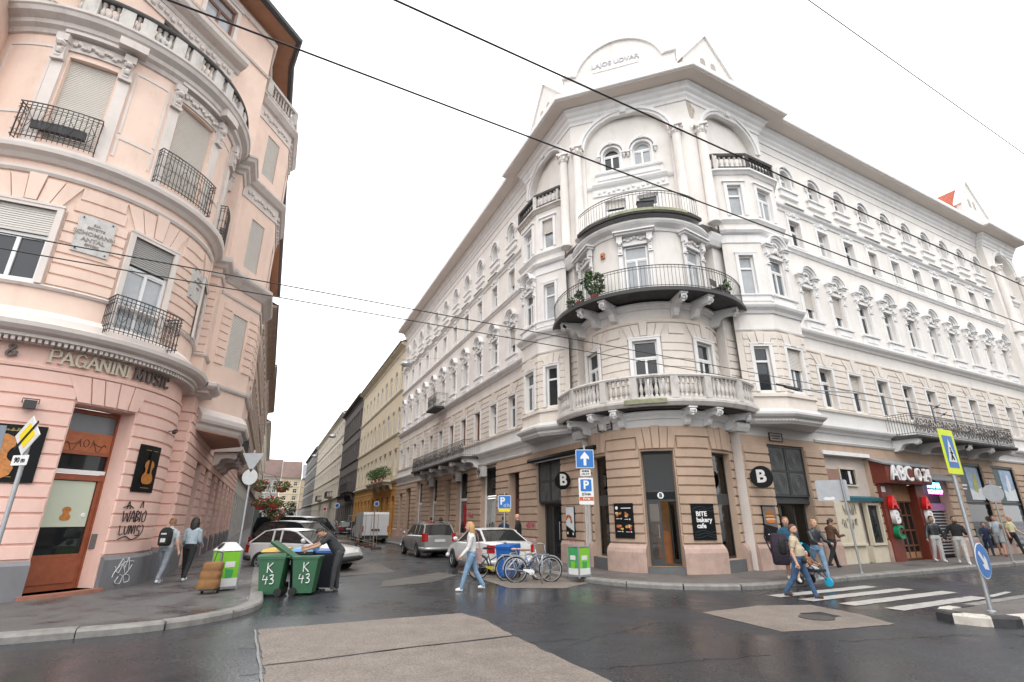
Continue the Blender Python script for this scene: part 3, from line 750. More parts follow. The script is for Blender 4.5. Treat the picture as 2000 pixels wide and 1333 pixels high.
for s0, s1 in ((-2.0,-1.3),(1.1,1.75)): fprof(b, FC2, s0, s1, [(0,15.6),(.08,15.66),(.12,15.76),(0,15.8)])
b.obj('side_string', WTRIM, WB)
def column(p, z0, z1, r=.2):
    b = MB(); h = z1-z0; X = Matrix.Translation((p[0], p[1], 0))
    b.lathe([(r*1.35,z0),(r*1.35,z0+.1),(r*1.15,z0+.14),(r*1.2,z0+.22),(r,z0+.28),(r*.98,z0+h*.5),(r*.9,z1-.42),(r*1.02,z1-.4),(r*1.02,z1-.36),(r*.92,z1-.34),(r*1.2,z1-.1),(r*1.3,z1-.06)], 14, X=X)
    b.box(-r*1.4, r*1.4, -r*1.4, r*1.4, z1-.08, z1+.02, X=X @ Matrix.Rotation(math.atan2(Ev.y, Ev.x), 4, 'Z'))
    for k in range(8):
        t = 2*math.pi*k/8
        b.blob((r*1.12*math.cos(t), r*1.12*math.sin(t), z1-.26), (.07,.07,.12), seg=5, rings=3, X=X); 
    for k in range(4):
        t = math.pi/4+math.pi/2*k; b.blob((r*1.4*math.cos(t), r*1.4*math.sin(t), z1-.13), .085, seg=6, rings=4, X=X)
    b.obj('column', WHITE, WB, smooth=True, angle=40)
# block walls on both fronts beside the chamfer
UB = 8.2
def block(fac, left):
    fb = Flat(Vector(fac.P(0, .3, 0)[:2]), fac.d, fac.n); uc = 3.45
    mb = MB(); wall(mb, fb, uc, UB, 12.9, 20.1, [(4.28,7.72,12.9,19.35,.55)]); arch_fill(mb, fb, 6.0, 3.44, 17.9, 19.35, .55, k=18)
    mb.add([fb.P(UB,0,12.9), fb.P(UB,-.5,12.9), fb.P(UB,-.5,20.1), fb.P(UB,0,20.1)], [(0,1,2,3)])
    mb.obj('block_wall', WHITE, WB); hood(fb, 6.0, 3.44, 17.9, 19.35)
    fr = Flat(Vector(fac.P(0, -.22, 0)[:2]), fac.d, fac.n)
    mb = MB(); wall(mb, fr, 4.16, 7.8, 15.5, 19.6, [(5.2,5.95,16.6,18.2,.2),(6.5,7.25,16.6,18.2,.2)]); 
    for a in (5.575, 6.875): arch_fill(mb, fr, a, .75, 17.8, 18.2, .2)
    mb.obj('block_recess_wall', WHITE, WB)
    for a in (5.575, 6.875): window(fr, a, 16.6, .75, 1.6, WB, .15, arch=True, sr='arch', gl=2)
    for u in (3.95,): column(fb.P(u, .16, 0), 13.0, 17.85)
block(FR, False); block(FL, True)
for s in (-2.32, 2.02): column(FC.P(s, .16, 0), 13.0, 17.78)
# ---- string courses
def fs(nm, fac, u0, u1, prof, m, n=0): b = MB(); fprof(b, fac, u0, u1, [(n+p, z) for p, z in prof]); return b.obj(nm, m, WB)
for fac, e in ((FR, RU), (FL, LU)):
    fs('ground_floor_cornice', fac, 8.45, e, [(0,5.0),(.06,5.02),(.1,5.1),(.26,5.18),(.3,5.26),(.3,5.32),(0,5.4)], WTRIM)
    fs('frieze_moulding', fac, 8.45, e, [(0,4.6),(.04,4.6),(.08,4.68),(0,4.72)], WGREY)
    fs('sill_string', fac, 8.5, e, [(0,5.95),(.08,5.96),(.1,6.04),(0,6.1)], CREAMB)
    fs('first_floor_string', fac, 8.5, e, [(0,8.5),(.05,8.5),(.06,8.57),(0,8.61)], CREAMB)
    fs('first_floor_cornice', fac, 8.5, e, [(0,9.12),(.06,9.14),(.1,9.22),(.24,9.3),(.28,9.38),(.28,9.44),(0,9.5)], WTRIM)
    fs('second_floor_string', fac, 8.5, e, [(0,13.32),(.05,13.33),(.1,13.42),(.16,13.47),(.16,13.53),(0,13.56)], WTRIM)
    fs('third_floor_cornice', fac, 8.3, e, [(0,15.5),(.05,15.52),(.08,15.64),(.18,15.72),(.2,15.8),(.2,15.85),(0,15.9)], WTRIM)
    fs('attic_string', fac, 8.2, e, [(0,18.72),(.03,18.72),(.04,18.78),(0,18.8)], WTRIM)
for fac in (FR, FL):
    for u0, u1 in ((3.9, 4.55),):
        for z in (4.9,):
            fs('niche_capital', fac, u0, u1, [(-.3,z-.2),(.1,z-.2),(.2,z-.05),(.2,z+.08),(-.3,z+.1)], WTRIM)
        fs('niche_capital', fac, u0, u1, [(-.3,12.2),(.14,12.2),(.24,12.4),(.3,12.6),(.3,12.72),(-.3,12.75)], WTRIM)
# ---- main cornice all round
cpath = [FL.P(LU, 0, 0), FL.P(UB+.02, 0, 0), FL.P(UB+.02, .3, 0), FL.P(3.45, .3, 0), FR.P(3.45, .3, 0), FR.P(UB+.02, .3, 0), FR.P(UB+.02, 0, 0), FR.P(30.7, 0, 0), FR.P(30.7, .35, 0), FR.P(RU, .35, 0)]
cpath = [p[:2] for p in cpath]
b = MB(); sweep(b, cpath, [(-.1,19.2),(.05,19.22),(.07,19.36),(.14,19.46),(.16,19.58),(.26,19.68),(.3,19.8),(.38,19.88),(.4,19.97),(-.1,19.97)]); b.obj('cornice_moulding', WTRIM, WB)
b = MB(); sweep(b, cpath, [(-.2,19.95),(.95,20.02),(.97,20.1),(-.2,20.3)]); b.obj('eaves_soffit', SOFFIT, WB)
b = MB(); sweep(b, cpath, [(.5,20.1),(1.0,20.06),(1.04,20.1),(1.04,20.34),(.98,20.4),(-.3,20.55)]); b.obj('gutter_edge', WTRIM, WB)
# ---- end block on the main road
fe = Flat(Vector(FR.P(0, .35, 0)[:2]), dR, nR)
mb = MB(); wall(mb, fe, 30.7, RU, 5.4, 20.1, [(31.6,34.6,12.9,19.0,.5)]); arch_fill(mb, fe, 33.1, 3.0, 17.6, 19.0, .5)
mb.add([fe.P(30.7,0,5.4), fe.P(30.7,-.35,5.4), fe.P(30.7,-.35,20.1), fe.P(30.7,0,20.1)], [(0,1,2,3)]); mb.obj('end_block_wall', WHITE, WB)
hood(fe, 33.1, 3.0, 17.6, 19.0); column(fe.P(31.3, .15, 0), 13.0, 17.7); column(fe.P(34.9, .15, 0), 13.0, 17.7)
window(FR, 33.1, 13.8, .9, 1.5, WB, -.02, gl=1, sr='third'); window(FR, 33.1, 16.7, .8, 1.5, WB, -.02, arch=True, gl=1)
window(fe, 32.4, 6.14, .9, 1.7, WB, .02, gl=0, sr='plain'); window(fe, 32.4, 10.1, .9, 1.7, WB, .02, gl=1, sr='ornate')
# ---- gables
g = MB(); ctr = (-.15, 21.25); pts = [(-2.75,20.3),(2.4,20.3),(2.4,21.95),(2.05,21.95)] + [(ctr[0]+2.2*math.cos(t), ctr[1]+2.3*math.sin(t)) for t in lin(.28, math.pi-.28, 18)] + [(-2.4,21.95),(-2.75,21.95)]
FG = Flat(C0 + Bv*2.05, Ev, -Bv); wedge(g, FG, pts, -.5, 0); gb = g.obj('round_gable', WHITE, WB)
g = MB()
for i, t in enumerate(lin(.28, math.pi-.28, 18)[:-1]):
    u = t + (math.pi-.56)/18
    wedge(g, FG, [(ctr[0]+r_*math.cos(a), ctr[1]+(r_+.1)*math.sin(a)) for r_, a in ((2.08,t),(2.26,t),(2.26,u),(2.08,u))], -.55, .1)
g.obj('gable_coping', WTRIM, gb)
g = MB()
for s0, s1 in ((-2.85,-2.3),(1.95,2.5)): wedge(g, FG, [(s0,21.9),(s1,21.9),(s1,22.08),(s0,22.08)], -.6, .12)
wedge(g, FG, [(-1.35,21.82),(.8,21.82),(.8,22.52),(-1.35,22.52)], 0, .03); g.obj('gable_trim', WTRIM, gb)
me = textmesh('LAJOS UDVAR', .36, .02, .004, mats=mat('grey_letters', (.52,.51,.52), .7, .05), space=.98)
link('lettering', me, gb, FG.M(-.27, .045, 22.17))
def tri_gable(fac, ap, lo, hi, z_ap, n, tile=True):
    g = MB(); f = Flat(Vector(fac.P(0, n, 0)[:2]), fac.d, fac.n)
    sl = 1.25; zl = z_ap-(ap-lo)*sl; zr = z_ap-(hi-ap)*sl
    wedge(g, f, [(lo,20.3),(hi,20.3),(hi,zr),(ap,z_ap),(lo,zl)], -.35, 0); q = g.obj('triangular_gable', WHITE, WB)
    g = MB()
    for a, za, b_, zb in ((lo-.1, zl-.12, ap, z_ap), (ap, z_ap, hi+.1, zr-.12)):
        wedge(g, f, [(a,za-.02),(b_,zb-.02),(b_,zb+.16),(a,za+.16)], -.42, .1)
    g.obj('gable_coping', WTRIM, q)
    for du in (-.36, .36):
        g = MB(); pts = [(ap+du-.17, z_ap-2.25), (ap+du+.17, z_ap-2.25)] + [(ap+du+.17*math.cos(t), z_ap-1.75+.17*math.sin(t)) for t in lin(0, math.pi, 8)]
        wedge(g, f, pts, -.02, .012); g.obj('blind_window', mat('painted_niche_shade', (.42,.38,.35), .9), q)  # flat plate without a recess; the niche's shade is put into its colour
    g = MB(); lo2, hi2 = lo-.15, hi+.15     # tiled roof behind the gable
    n_ = 14
    for sx, e in ((-1, lo2), (1, hi2)):
        for i in range(n_):
            t0, t1 = i/n_, (i+1)/n_; u0, u1 = ap+(e-ap)*t0, ap+(e-ap)*t1; z0, z1 = z_ap-.25-abs(u0-ap)*sl, z_ap-.25-abs(u1-ap)*sl
            g.add([f.P(u0,-.3,z0), f.P(u1,-.3,z1+.05), f.P(u1,-6,z1+.05), f.P(u0,-6,z0)], [(0,1,2,3)]); g.add([f.P(u1,-.3,z1+.05), f.P(u1,-.3,z1-.02), f.P(u1,-6,z1-.02), f.P(u1,-6,z1+.05)], [(0,1,2,3)])
    g.obj('tiled_roof', ROOFT, q)
tri_gable(FR, 5.95, 4.2, 8.1, 24.75, -.1); tri_gable(FL, 6.6, 4.6, 8.3, 24.95, -.1); tri_gable(FR, 32.7, 30.9, 34.8, 25.2, .0)
# main roof planes behind the cornice
g = MB()
for fac, e in ((FR, RU), (FL, LU)):
    g.add([fac.P(3,.2,20.45), fac.P(e,.2,20.45), fac.P(e,-7,23.2), fac.P(7,-7,23.2)], [(0,1,2,3)])
g.obj('main_roof', ROOFT, WB)
# plaster lost beside the top column, alarm box, hanging white bracket ends
b = MB()
for (u, z, rx, rz) in ((3.62,19.0,.16,.32),(3.7,18.6,.2,.3),(3.6,18.9,.12,.4),(3.86,18.85,.1,.22)):
    fb = Flat(Vector(FR.P(0, .3, 0)[:2]), dR, nR); n_ = 9; random.seed(int(u*100)); wedge(b, fb, [(u+rx*math.cos(2*math.pi*i/n_)*random.uniform(.7,1.2), z+rz*math.sin(2*math.pi*i/n_)*random.uniform(.7,1.2)) for i in range(n_)], 0, .004 + u*.001)
b.obj('bare_plaster_patch', mat('bare_plaster', (.50,.44,.38), .95, .3, 8, .5, 60), WB)
random.seed(21)
# ---- long iron balconies
def long_balcony(fac, u0, u1, z, d, hh=.95, nb=4, side_m=WGREY, brk=True):
    b = MB(); pr = [(0,z),(d,z),(d+.05,z+.06),(d+.05,z+.14),(0,z+.16)]; fprof(b, fac, u0, u1, pr); o = b.obj('iron_balcony', SOOT, WB)
    b = MB(); pts = [Vector(fac.P(u0+.05, 0, 0)[:2]), Vector(fac.P(u0+.05, d-.04, 0)[:2]), Vector(fac.P(u1-.05, d-.04, 0)[:2]), Vector(fac.P(u1-.05, 0, 0)[:2])]
    railing(b, pts, z+.16, z+.16+hh, .11, .009)
    L_ = u1-u0; n = int(L_/.36)                      # scrollwork panels
    for i in range(n):
        uc = u0+.1+(L_-.2)*(i+.5)/n; s_ = (L_-.2)/n*.42
        for sg in (-1, 1):
            sp = []
            for t in lin(0, 2.6*math.pi, 16):
                r_ = .13*(1-t/(2.9*math.pi)); sp.append(fac.P(uc+sg*(s_-.02)-sg*r_*math.cos(t)*1.1, d-.04, z+.16+hh*(.5+.0)+r_*math.sin(t)*1.6*sg+.1*sg))
            b.tube(sp, .011, 3, cap=False)
        b.tube([fac.P(uc-s_, d-.04, z+.28), fac.P(uc, d-.04, z+.16+hh*.5), fac.P(uc-s_, d-.04, z+hh-.02)], .009, 3, cap=False); b.tube([fac.P(uc+s_, d-.04, z+.28), fac.P(uc, d-.04, z+.16+hh*.5), fac.P(uc+s_, d-.04, z+hh-.02)], .009, 3, cap=False)
    b.obj('railing', IRON, o)
    if brk:
        for u in lin(u0+.3, u1-.3, nb): bracket(fac, u, z+.02, WB, WTRIM, d*.92, .5, 0, .3)
long_balcony(FR, 14.0, 23.6, 5.02, 1.1, .92, 4); long_balcony(FL, 15.3, 27.4, 5.02, 1.05, .92, 5); long_balcony(FL, 22.0, 24.4, 9.28, .9, .95, 1, brk=False)
# ================================================================ the pink corner building
PB = thing('corner_building', 'salmon pink corner building with round tower, music shop door and grey plinth', 'building', T(CT.x, CT.y, 0))
PG = mat('salmon_ground_stucco', (.86,.585,.505), .85, .09, 1.0, .25, 60, dirt=.4, dirtcol=(.52,.30,.24))
PU = mat('peach_upper_stucco', (.84,.64,.54), .85, .09, .8, .2, 60, dirt=.4, dirtcol=(.56,.38,.29))
PT = mat('greyish_trim', (.66,.60,.565), .85, .10, 1.5, .25, 60, dirt=.6, dirtcol=(.30,.26,.24))
PTL = mat('pale_trim', (.74,.67,.63), .85, .08, 1.5, .2, 60, dirt=.35, dirtcol=(.42,.37,.34))
PGREY = mat('grey_painted_plinth', (.20,.20,.215), .7, .10, 1.5, .2, 50, dirt=.4, dirtcol=(.10,.10,.11))
DWOOD = mat('red_brown_wood', (.30,.085,.04), .45, .2, 6, .1, 30)
ORW = mat('orange_carved_wood', (.42,.13,.05), .5, .2, 8, .2, 40)
BP = -2.65
FPL = Flat(S(0, BP).xy, dL, nP); FPR = Flat(Mn(0, -14.7).xy, dR, nR)
NC = (nP+nR).normalized(); EC = Vector((-NC.y, NC.x)); FPC = Flat(CT + NC*2.15, EC, NC)
PE = 48.0
A0, A1 = 262, 404       # visible turn of the tower
gdoor = (327, 350.5, .2, 4.33, .62)
mb = MB(); wall(mb, FP, A0, A1, .12, 5.6, [gdoor]); pg = mb.obj('tower_ground_wall', PG, PB)
courses(FP, A0, A1, .9, 5.0, .315, [(gdoor[0]-.3, gdoor[1]+.3, .1, 5.0)], PG, pg, d=.045, gap=.028)
for i, (a, b) in enumerate(((322.5,329.5),(330,334.3),(334.8,340.2),(340.7,346.5),(347,353.5))):
    m2 = MB(); lo0 = 327+(350.5-327)*i/5; lo1 = 327+(350.5-327)*(i+1)/5
    wedge(m2, FP, [(lo0+.3, 4.36), (lo1-.3, 4.36), (b, 4.97), (a, 4.97)], -.01, .055); m2.obj('voussoir', PG, pg)
for a, b in ((A0, 326.8), (350.8, 384), (385,A1)):
    m2 = MB(); fprof(m2, FP, a, b, [(0,.12),(.12,.12),(.12,.80),(.06,.88),(0,.88)]); m2.obj('plinth', PGREY, PB)
def psw(nm, prof, m, a0=A0, a1=A1): b = MB(); sweep(b, path((FP, a0, a1, 0)) + [FPL.P(19.2,0,0)[:2], FPL.P(20.1,0,0)[:2]], prof); return b.obj(nm, m, PB)
psw('frieze_string', [(-.01,5.0),(.06,5.0),(.07,5.06),(-.01,5.1)], PG)
psw('shop_cornice', [(-.05,5.52),(.1,5.54),(.14,5.6),(.36,5.62),(.36,5.7),(.5,5.74),(.58,5.82),(.6,5.92),(.52,5.95),(.3,6.0),(.05,6.02),(-.05,6.02)], PTL)
b = MB()
for i in range(int((A1-A0)/1.75)): a = A0+i*1.75; fbox(b, FP, a, a+1.0, .1, .3, 5.6-.075, 5.62)
b.obj('dentil_row', PTL, PB, kind='stuff')
# first floor
W1 = [(285.6,304.4,7.0,8.95,.16), (331,349.6,6.05,8.95,.18), (377.5,396,7.0,8.95,.16)]
mb = MB(); wall(mb, FP, A0, A1, 5.6, 10.45, W1); p1 = mb.obj('tower_first_wall', PU, PB)
courses(FP, A0, A1, 7.02, 9.05, .29, [(a-2.6, b+2.6, 5, 9.5) for a, b, *_ in W1], PU, p1, d=.04, gap=.03)
for a, b, *_ in W1: voussoirs(FP, (a+b)/2, 1.2, 9.12, 9.78, PU, p1, 5, .3, .05)
for a in (272, 317.6, 363.7, 399):
    m2 = MB(); course(m2, FP, a-9, a+9, 9.1, 9.42, .04); course(m2, FP, a-8, a+8, 9.45, 9.78, .04); m2.obj('stone_course', PU, p1)
psw('sill_string', [(-.01,6.9),(.05,6.9),(.09,6.96),(.05,7.0),(-.01,7.0)], PT)
psw('apron_band', [(-.01,6.02),(.22,6.02),(.2,6.2),(.03,6.36),(-.01,6.36)], PTL)
psw('first_floor_string', [(-.01,9.86),(.05,9.86),(.09,9.93),(.09,9.99),(-.01,10.02)], PTL)
for i, (a, b, z0, z1, r) in enumerate(W1):
    window(FP, (a+b)/2, z0, (b-a)/FP.k, z1-z0, PB, .1, tr=.62 if i != 1 else .7, gl=0 if i == 0 else 2, shut=.34 if i == 0 else (.26 if i == 1 else .9), sm=mat('grey_blind', (.36,.35,.34), .7, .05) if i == 1 else SHUT, sr='plain', srm=PTL)
# second floor
W2 = [(290.6,308.4,10.9,13.62,.28), (335.2,356.2,10.9,13.75,.28), (381,402,10.9,13.75,.28)]
mb = MB(); wall(mb, FP, A0, A1, 10.45, 14.7, W2); p2 = mb.obj('tower_second_wall', PU, PB)
psw('second_floor_ledge', [(-.05,10.2),(.08,10.22),(.16,10.32),(.28,10.4),(.3,10.5),(.3,10.58),(.1,10.62),(-.05,10.62)], PTL)
for a, b, z0, z1, r in W2:
    window(FP, (a+b)/2, z0, (b-a)/FP.k, z1-z0, PB, .24, gl=1, shut=.97, sm=mat('cream_shutter', (.64,.60,.55), .6, .05))
for a in (287.4, 311.3, 332.4, 359.2, 378, 404):
    m2 = MB(); k = FP.k; fbox(m2, FP, a-.13*k, a+.13*k, -.01, .07, 10.62, 14.1); p_ = m2.obj('pilaster', PTL, PB)
    m2 = MB(); X = FP.M(a, .07, 13.35); m2.box(-.15,.15,-.1,.02,.0,.12, X=X); m2.box(-.12,.12,-.08,.02,.12,.62, X=X); m2.blob((0,-.1,.52),(.13,.13,.11),X=X); m2.blob((0,-.09,.3),(.09,.07,.12),X=X); m2.blob((0,-.06,.12),(.12,.07,.06),X=X); m2.box(-.14,.14,-.14,.02,.62,.85,X=X)
    for s in (-.06,.0,.06): m2.blob((s,-.1,.38),(.03,.05,.06),X=X,seg=5,rings=3)
    m2.obj('console_capital', PT, p_)
for a, b, *_ in W2:
    m2 = MB(); fbox(m2, FP, a-1.5, b+1.5, -.01, .05, 13.8, 14.2); fbox(m2, FP, a-3, b+3, -.01, .2, 14.26, 14.36)
    for i in range(11): t = a+(b-a)*(i+.5)/11; m2.blob(FP.P(t, .06, 14.0+.06*math.sin(i*1.9)), (.08,.08,.09), seg=5, rings=3)
    m2.obj('relief_lintel', PT, PB)
for a0, a1 in ((313.5,330.2),(361,376),(264,285.5)):
    for z0, z1 in ((11.0,11.65),(11.75,13.9)):
        m2 = MB(); 
        fbox(m2, FP, a0+1, a1-1, -.01, .02, z1-.08, z1)
        fbox(m2, FP, a0+1, a0+2, -.01, .018, z0, z1-.081); fbox(m2, FP, a1-2, a1-1, -.01, .018, z0, z1-.081); m2.obj('panel_moulding', PTL, PB)
psw('top_cornice', [(-.05,14.2),(.06,14.24),(.1,14.36),(.2,14.44),(.22,14.56),(.38,14.68),(.42,14.8),(.46,14.84),(.46,14.92),(-.05,15.02)], PT)
for a in (311.3, 359.2): m2 = MB(); fbox(m2, FP, a-5, a+5, .05, .42, 14.3, 14.55); m2.obj('cornice_break', PT, PB)
# terrace balustrade
bb = MB(); sweep(bb, path((FP, A0, A1, .12)), [(-.1,14.98),(.1,14.98),(.1,15.1),(-.1,15.1)]); sweep(bb, path((FP, A0, A1, .12)), [(-.13,15.66),(.13,15.66),(.15,15.72),(.13,15.8),(-.13,15.8)])
tb_ = bb.obj('terrace_balustrade', SOOT, PB)
posts = [272, 293, 306, 314, 327, 335, 348, 356, 369, 377, 390, 398]
for i, a in enumerate(posts):
    m2 = MB(); fbox(m2, FP, a-2.6, a+2.6, .0, .24, 15.1, 15.67); m2.obj('balustrade_post', WEATH, tb_)
for a0, a1 in zip(posts[:-1], posts[1:]):
    n = max(1, int((a1-a0-5)/2.6))
    for i in range(n): link('baluster', baluster_mesh(.56, WEATH, .07), tb_, T(*FP.P(a0+2.6+(a1-a0-5.2)*(i+.5)/n, .12, 15.1)[:2], 15.1))
# terrace floor
m2 = MB(); m2.prism([FP.P(a, .3, 0)[:2] for a in lin(A0, A1, 30)] + [tuple(CT)], 14.86, 14.97); m2.obj('terrace_floor', PT, PB)
# iron balconettes
def balconette(fac, a0, a1, z0, z1, n0):
    b = MB(); pts = [Vector(fac.P(a0, .0, 0)[:2])] + [Vector(fac.P(a, n0, 0)[:2]) for a in lin(a0, a1, max(2, fac.seg(a0, a1)))] + [Vector(fac.P(a1, .0, 0)[:2])]
    railing(b, pts, z0, z1, .105, .009, orn=2)
    k = fac.k if isinstance(fac, Arc) else 1
    for i in range(4):
        u = a0+(a1-a0)*(i+.5)/4
        for s in (-1, 1): b.tube([fac.P(u+s*(.02+.09*math.sin(t))*k, n0, z0+.3+.5*t/3.3) for t in lin(0, 3.3, 8)], .008, 3)
    b.obj('iron_balconette', IRON, PB)
balconette(FP, 328, 355, 6.08, 7.06, .5); balconette(FP, 283.2, 309.3, 10.66, 11.74, .28); balconette(FP, 331, 361, 10.66, 11.78, .28); balconette(FP, 377, 403, 10.66, 11.78, .28)
m2 = MB(); fbox(m2, FP, 287, 305, -.02, .12, 11.1, 11.34); m2.obj('flower_box', IRON, PB)
# ---- side street front
gops = [(a, a+1.7, .5, 3.8, .35) for a in (22.2, 25.3, 28.4, 31.5, 34.6, 37.7, 41, 44)]
mb = MB(); wall(mb, FPL, 19.2, PE, .12, 5.6, gops); q = mb.obj('side_ground_wall', PG, PB)
courses(FPL, 19.25, 34, .9, 5.0, .315, gops, PG, q, d=.05, gap=.028)
jb = MB(); courses(FPL, 34, PE, .9, 5.0, .315, gops, PG, q, d=.05, gap=.028, join=jb); jb.obj('far_stone_courses', PG, q, kind='stuff')
for a, b in spans(19.2, PE, gops, .6):
    m2 = MB(); fprof(m2, FPL, a+.01, b-.01, [(0,.12),(.1,.12),(.1,.80),(.05,.88),(0,.88)]); m2.obj('plinth', PGREY, PB)
for i, g_ in enumerate(gops):
    window(FPL, (g_[0]+g_[1])/2, g_[2], g_[1]-g_[0], g_[3]-g_[2], PB, .3, gl=0, tr=.7, fm=DWOOD if i % 2 else DGREY)
m2 = MB(); P0 = Vector(FP.P(A1, 0, 0)[:2]); P1 = Vector(FPL.P(19.2, 0, 0)[:2])
fq = between(P0, P1); lq = (P1-P0).length; wall(m2, fq, 0, lq, 5.6, 15); qu = m2.obj('tower_return_wall', PU, PB); courses(fq, .03, lq-.03, 7.02, 9.8, .29, [], PU, qu, d=.04, gap=.03); m2 = MB(); wall(m2, fq, 0, lq, .12, 5.6); qr = m2.obj('tower_return_ground', PG, PB); courses(fq, .03, lq-.03, .9, 5.0, .315, [], PG, qr, d=.05, gap=.028); m2 = MB(); fprof(m2, fq, 0, lq, [(0,.12),(.1,.12),(.1,.8),(.05,.88),(0,.88)]); m2.obj('plinth', PGREY, PB)
ax = [29.5, 32.6, 35.7, 38.8, 42, 45.2]
sops = [(a-.55, a+.55, z, z+2.0, .2) for a in ax for z in (7.0, 11.2, 15.8)]
mb = MB(); wall(mb, FPL, 19.2, PE, 5.6, 21.0, sops); mb.obj('side_upper_wall', PU, PB)
for a in ax:
    for z in (7.0, 11.2, 15.8): window(FPL, a, z, 1.1, 2.0, PB, .15, gl=1, sr='cap', srm=PTL, split=False)
for z, d_ in ((5.7,.45),(10.4,.3),(14.8,.4)):
    m2 = MB(); fprof(m2, FPL, 26.4, PE, [(0,z-.25),(.06,z-.22),(d_*.8,z-.05),(d_,z+.05),(d_,z+.13),(0,z+.18)]); m2.obj('side_cornice', PTL, PB)
# side oriels, one on each front
def pink_oriel(OP, kinds):
    fo = [between(OP[i], OP[i+1]) for i in range(4)]; lo_ = [(OP[i+1]-OP[i]).length for i in range(4)]
    mbl = MB(); mbu = MB()
    for i, (f, l) in enumerate(zip(fo, lo_)):
        o = [(l/2-.4, l/2+.4, z, z+h_, .16) for z, h_ in ((7.0,2.1),(11.1,2.2),(15.5,2.0))] if l > .5 else []
        wall(mbl, f, 0, l, 4.7, 10.3, o); wall(mbu, f, 0, l, 10.3, 19.2, o)
        for q_ in o: window(f, l/2, q_[2], .8, q_[3]-q_[2], PB, .12, gl=2, shut=.98, mull=False)
    ol = mbl.obj('oriel_lower_wall', PU, PB); mbu.obj('oriel_upper_wall', PU, PB)
    for i in kinds: courses(fo[i], .03, lo_[i]-.03, 7.0, 9.4, .3, [(lo_[i]/2-.5, lo_[i]/2+.5, 6, 9.3)], PU, ol, d=.045, gap=.028)
    def osw(nm, prof, m): b = MB(); sweep(b, OP, prof); return b.obj(nm, m, PB)
    osw('oriel_base_moulding', [(-1.2,4.6),(-.02,4.6),(.05,4.7),(.08,4.8),(.2,4.86),(.24,4.95),(.24,5.1),(.08,5.3),(.0,5.36)], PTL)
    m2 = MB(); m2.prism([tuple(p) for p in OP], 4.58, 4.66); m2.obj('oriel_soffit', mat('reddish_soffit', (.50,.28,.21), .85), PB)
    osw('oriel_sill', [(-.02,6.15),(.06,6.15),(.1,6.22),(.1,6.3),(-.02,6.32)], PT); osw('oriel_string', [(-.02,9.6),(.05,9.62),(.08,9.7),(-.02,9.76)], PTL)
    osw('oriel_cornice', [(-.02,10.1),(.06,10.12),(.2,10.3),(.32,10.42),(.36,10.5),(.36,10.62),(-.02,10.72)], PT)
    for z in (13.9, 17.9): osw('oriel_frieze', [(-.02,z),(.04,z),(.04,z+.6),(.16,z+.66),(.26,z+.8),(.3,z+.86),(.3,z+.94),(-.02,z+1.02)], PT)
    for f, l in zip(fo, lo_):
        if l < .5: continue
        for z in (14.2, 18.2):
            b = MB()
            for k in range(int(l/.2)): b.blob(f.P(.1+k*.2, .05, z+.05*math.sin(k*2.2)), (.09,.09,.1), seg=5, rings=3)
            b.obj('relief_frieze', PT, PB)
    bb = MB(); sweep(bb, OP, [(-.08,19.1),(.12,19.1),(.12,19.25),(-.08,19.25)]); sweep(bb, OP, [(-.1,19.85),(.13,19.85),(.13,20.0),(-.1,20.0)]); bo = bb.obj('terrace_balustrade', WEATH, PB)
    for i in kinds:
        f, l = fo[i], lo_[i]
        for j in range(int(l/.2)): link('baluster', baluster_mesh(.6, WEATH, .06), bo, f.M(.1+j*.2, .02, 19.25))
        m2 = MB(); fbox(m2, f, -.15, .15, -.1, .16, 19.2, 19.9); m2.obj('balustrade_post', WEATH, bo)
pink_oriel([Vector(FPL.P(u, n, 0)[:2]) for u, n in ((20.05,.0),(20.2,.12),(21.85,1.25),(24.4,1.25),(26.0,.0))], (1, 2))
pink_oriel([Vector(FPR.P(u, n, 0)[:2]) for u, n in ((-13.3,.0),(-11.7,1.25),(-9.15,1.25),(-7.5,.12),(-7.36,.0))], (1, 2))
m2 = MB(); Q0 = Vector(FPR.P(-7.36, 0, 0)[:2]); Q1 = Vector(FP.P(A0, 0, 0)[:2]); fz = between(Q0, Q1); wall(m2, fz, 0, (Q1-Q0).length, .12, 21); m2.obj('tower_return_wall', PU, PB)
# balcony on the side front with iron railing
m2 = MB(); fprof(m2, FPL, 27.2, 34, [(0,4.62),(1.1,4.7),(1.2,4.8),(1.2,4.92),(0,4.95)]); sbal = m2.obj('iron_balcony', PTL, PB)
m2 = MB(); railing(m2, [Vector(FPL.P(u, n, 0)[:2]) for u, n in ((27.3,0),(27.3,1.12),(33.9,1.12),(33.9,0))], 4.95, 5.9, .12, .009, orn=1); m2.obj('railing', IRON, sbal)
for u in (27.6, 29.8, 32, 33.6): link('bracket', bracket_mesh(PTL, .95, .6, .3), PB, FPL.M(u, 0, 4.64))
# ---- upper storey behind the terrace
UC = 3.4
cops = [(-.75,.75,15.2,17.4,.2), (.35,1.55,18.95,20.35,.25)]
mb = MB(); wall(mb, FPC, -UC, UC, 14.9, 21.1, cops); mb.obj('chamfer_upper_wall', PU, PB)
window(FPC, 0, 15.2, 1.5, 2.2, PB, .15, gl=1); window(FPC, .95, 18.95, 1.2, 1.4, PB, .15, gl=2, sr='cap', srm=PTL, fm=mat('brown_frame', (.22,.12,.09), .5))
m2 = MB(); fprof(m2, FPC, -2.1, 2.1, [(0,17.75),(.08,17.78),(.14,17.9),(.4,18.0),(.5,18.12),(.52,18.28),(0,18.4)]); m2.obj('pediment_cornice', PT, PB)
m2 = MB(); fbox(m2, FPC, -1.9, 1.9, -.01, .06, 17.3, 17.76)
for i in range(16): m2.blob(FPC.P(-1.7+i*.226, .07, 17.53+.06*math.sin(i*2.3)), (.1,.1,.12), seg=5, rings=3)
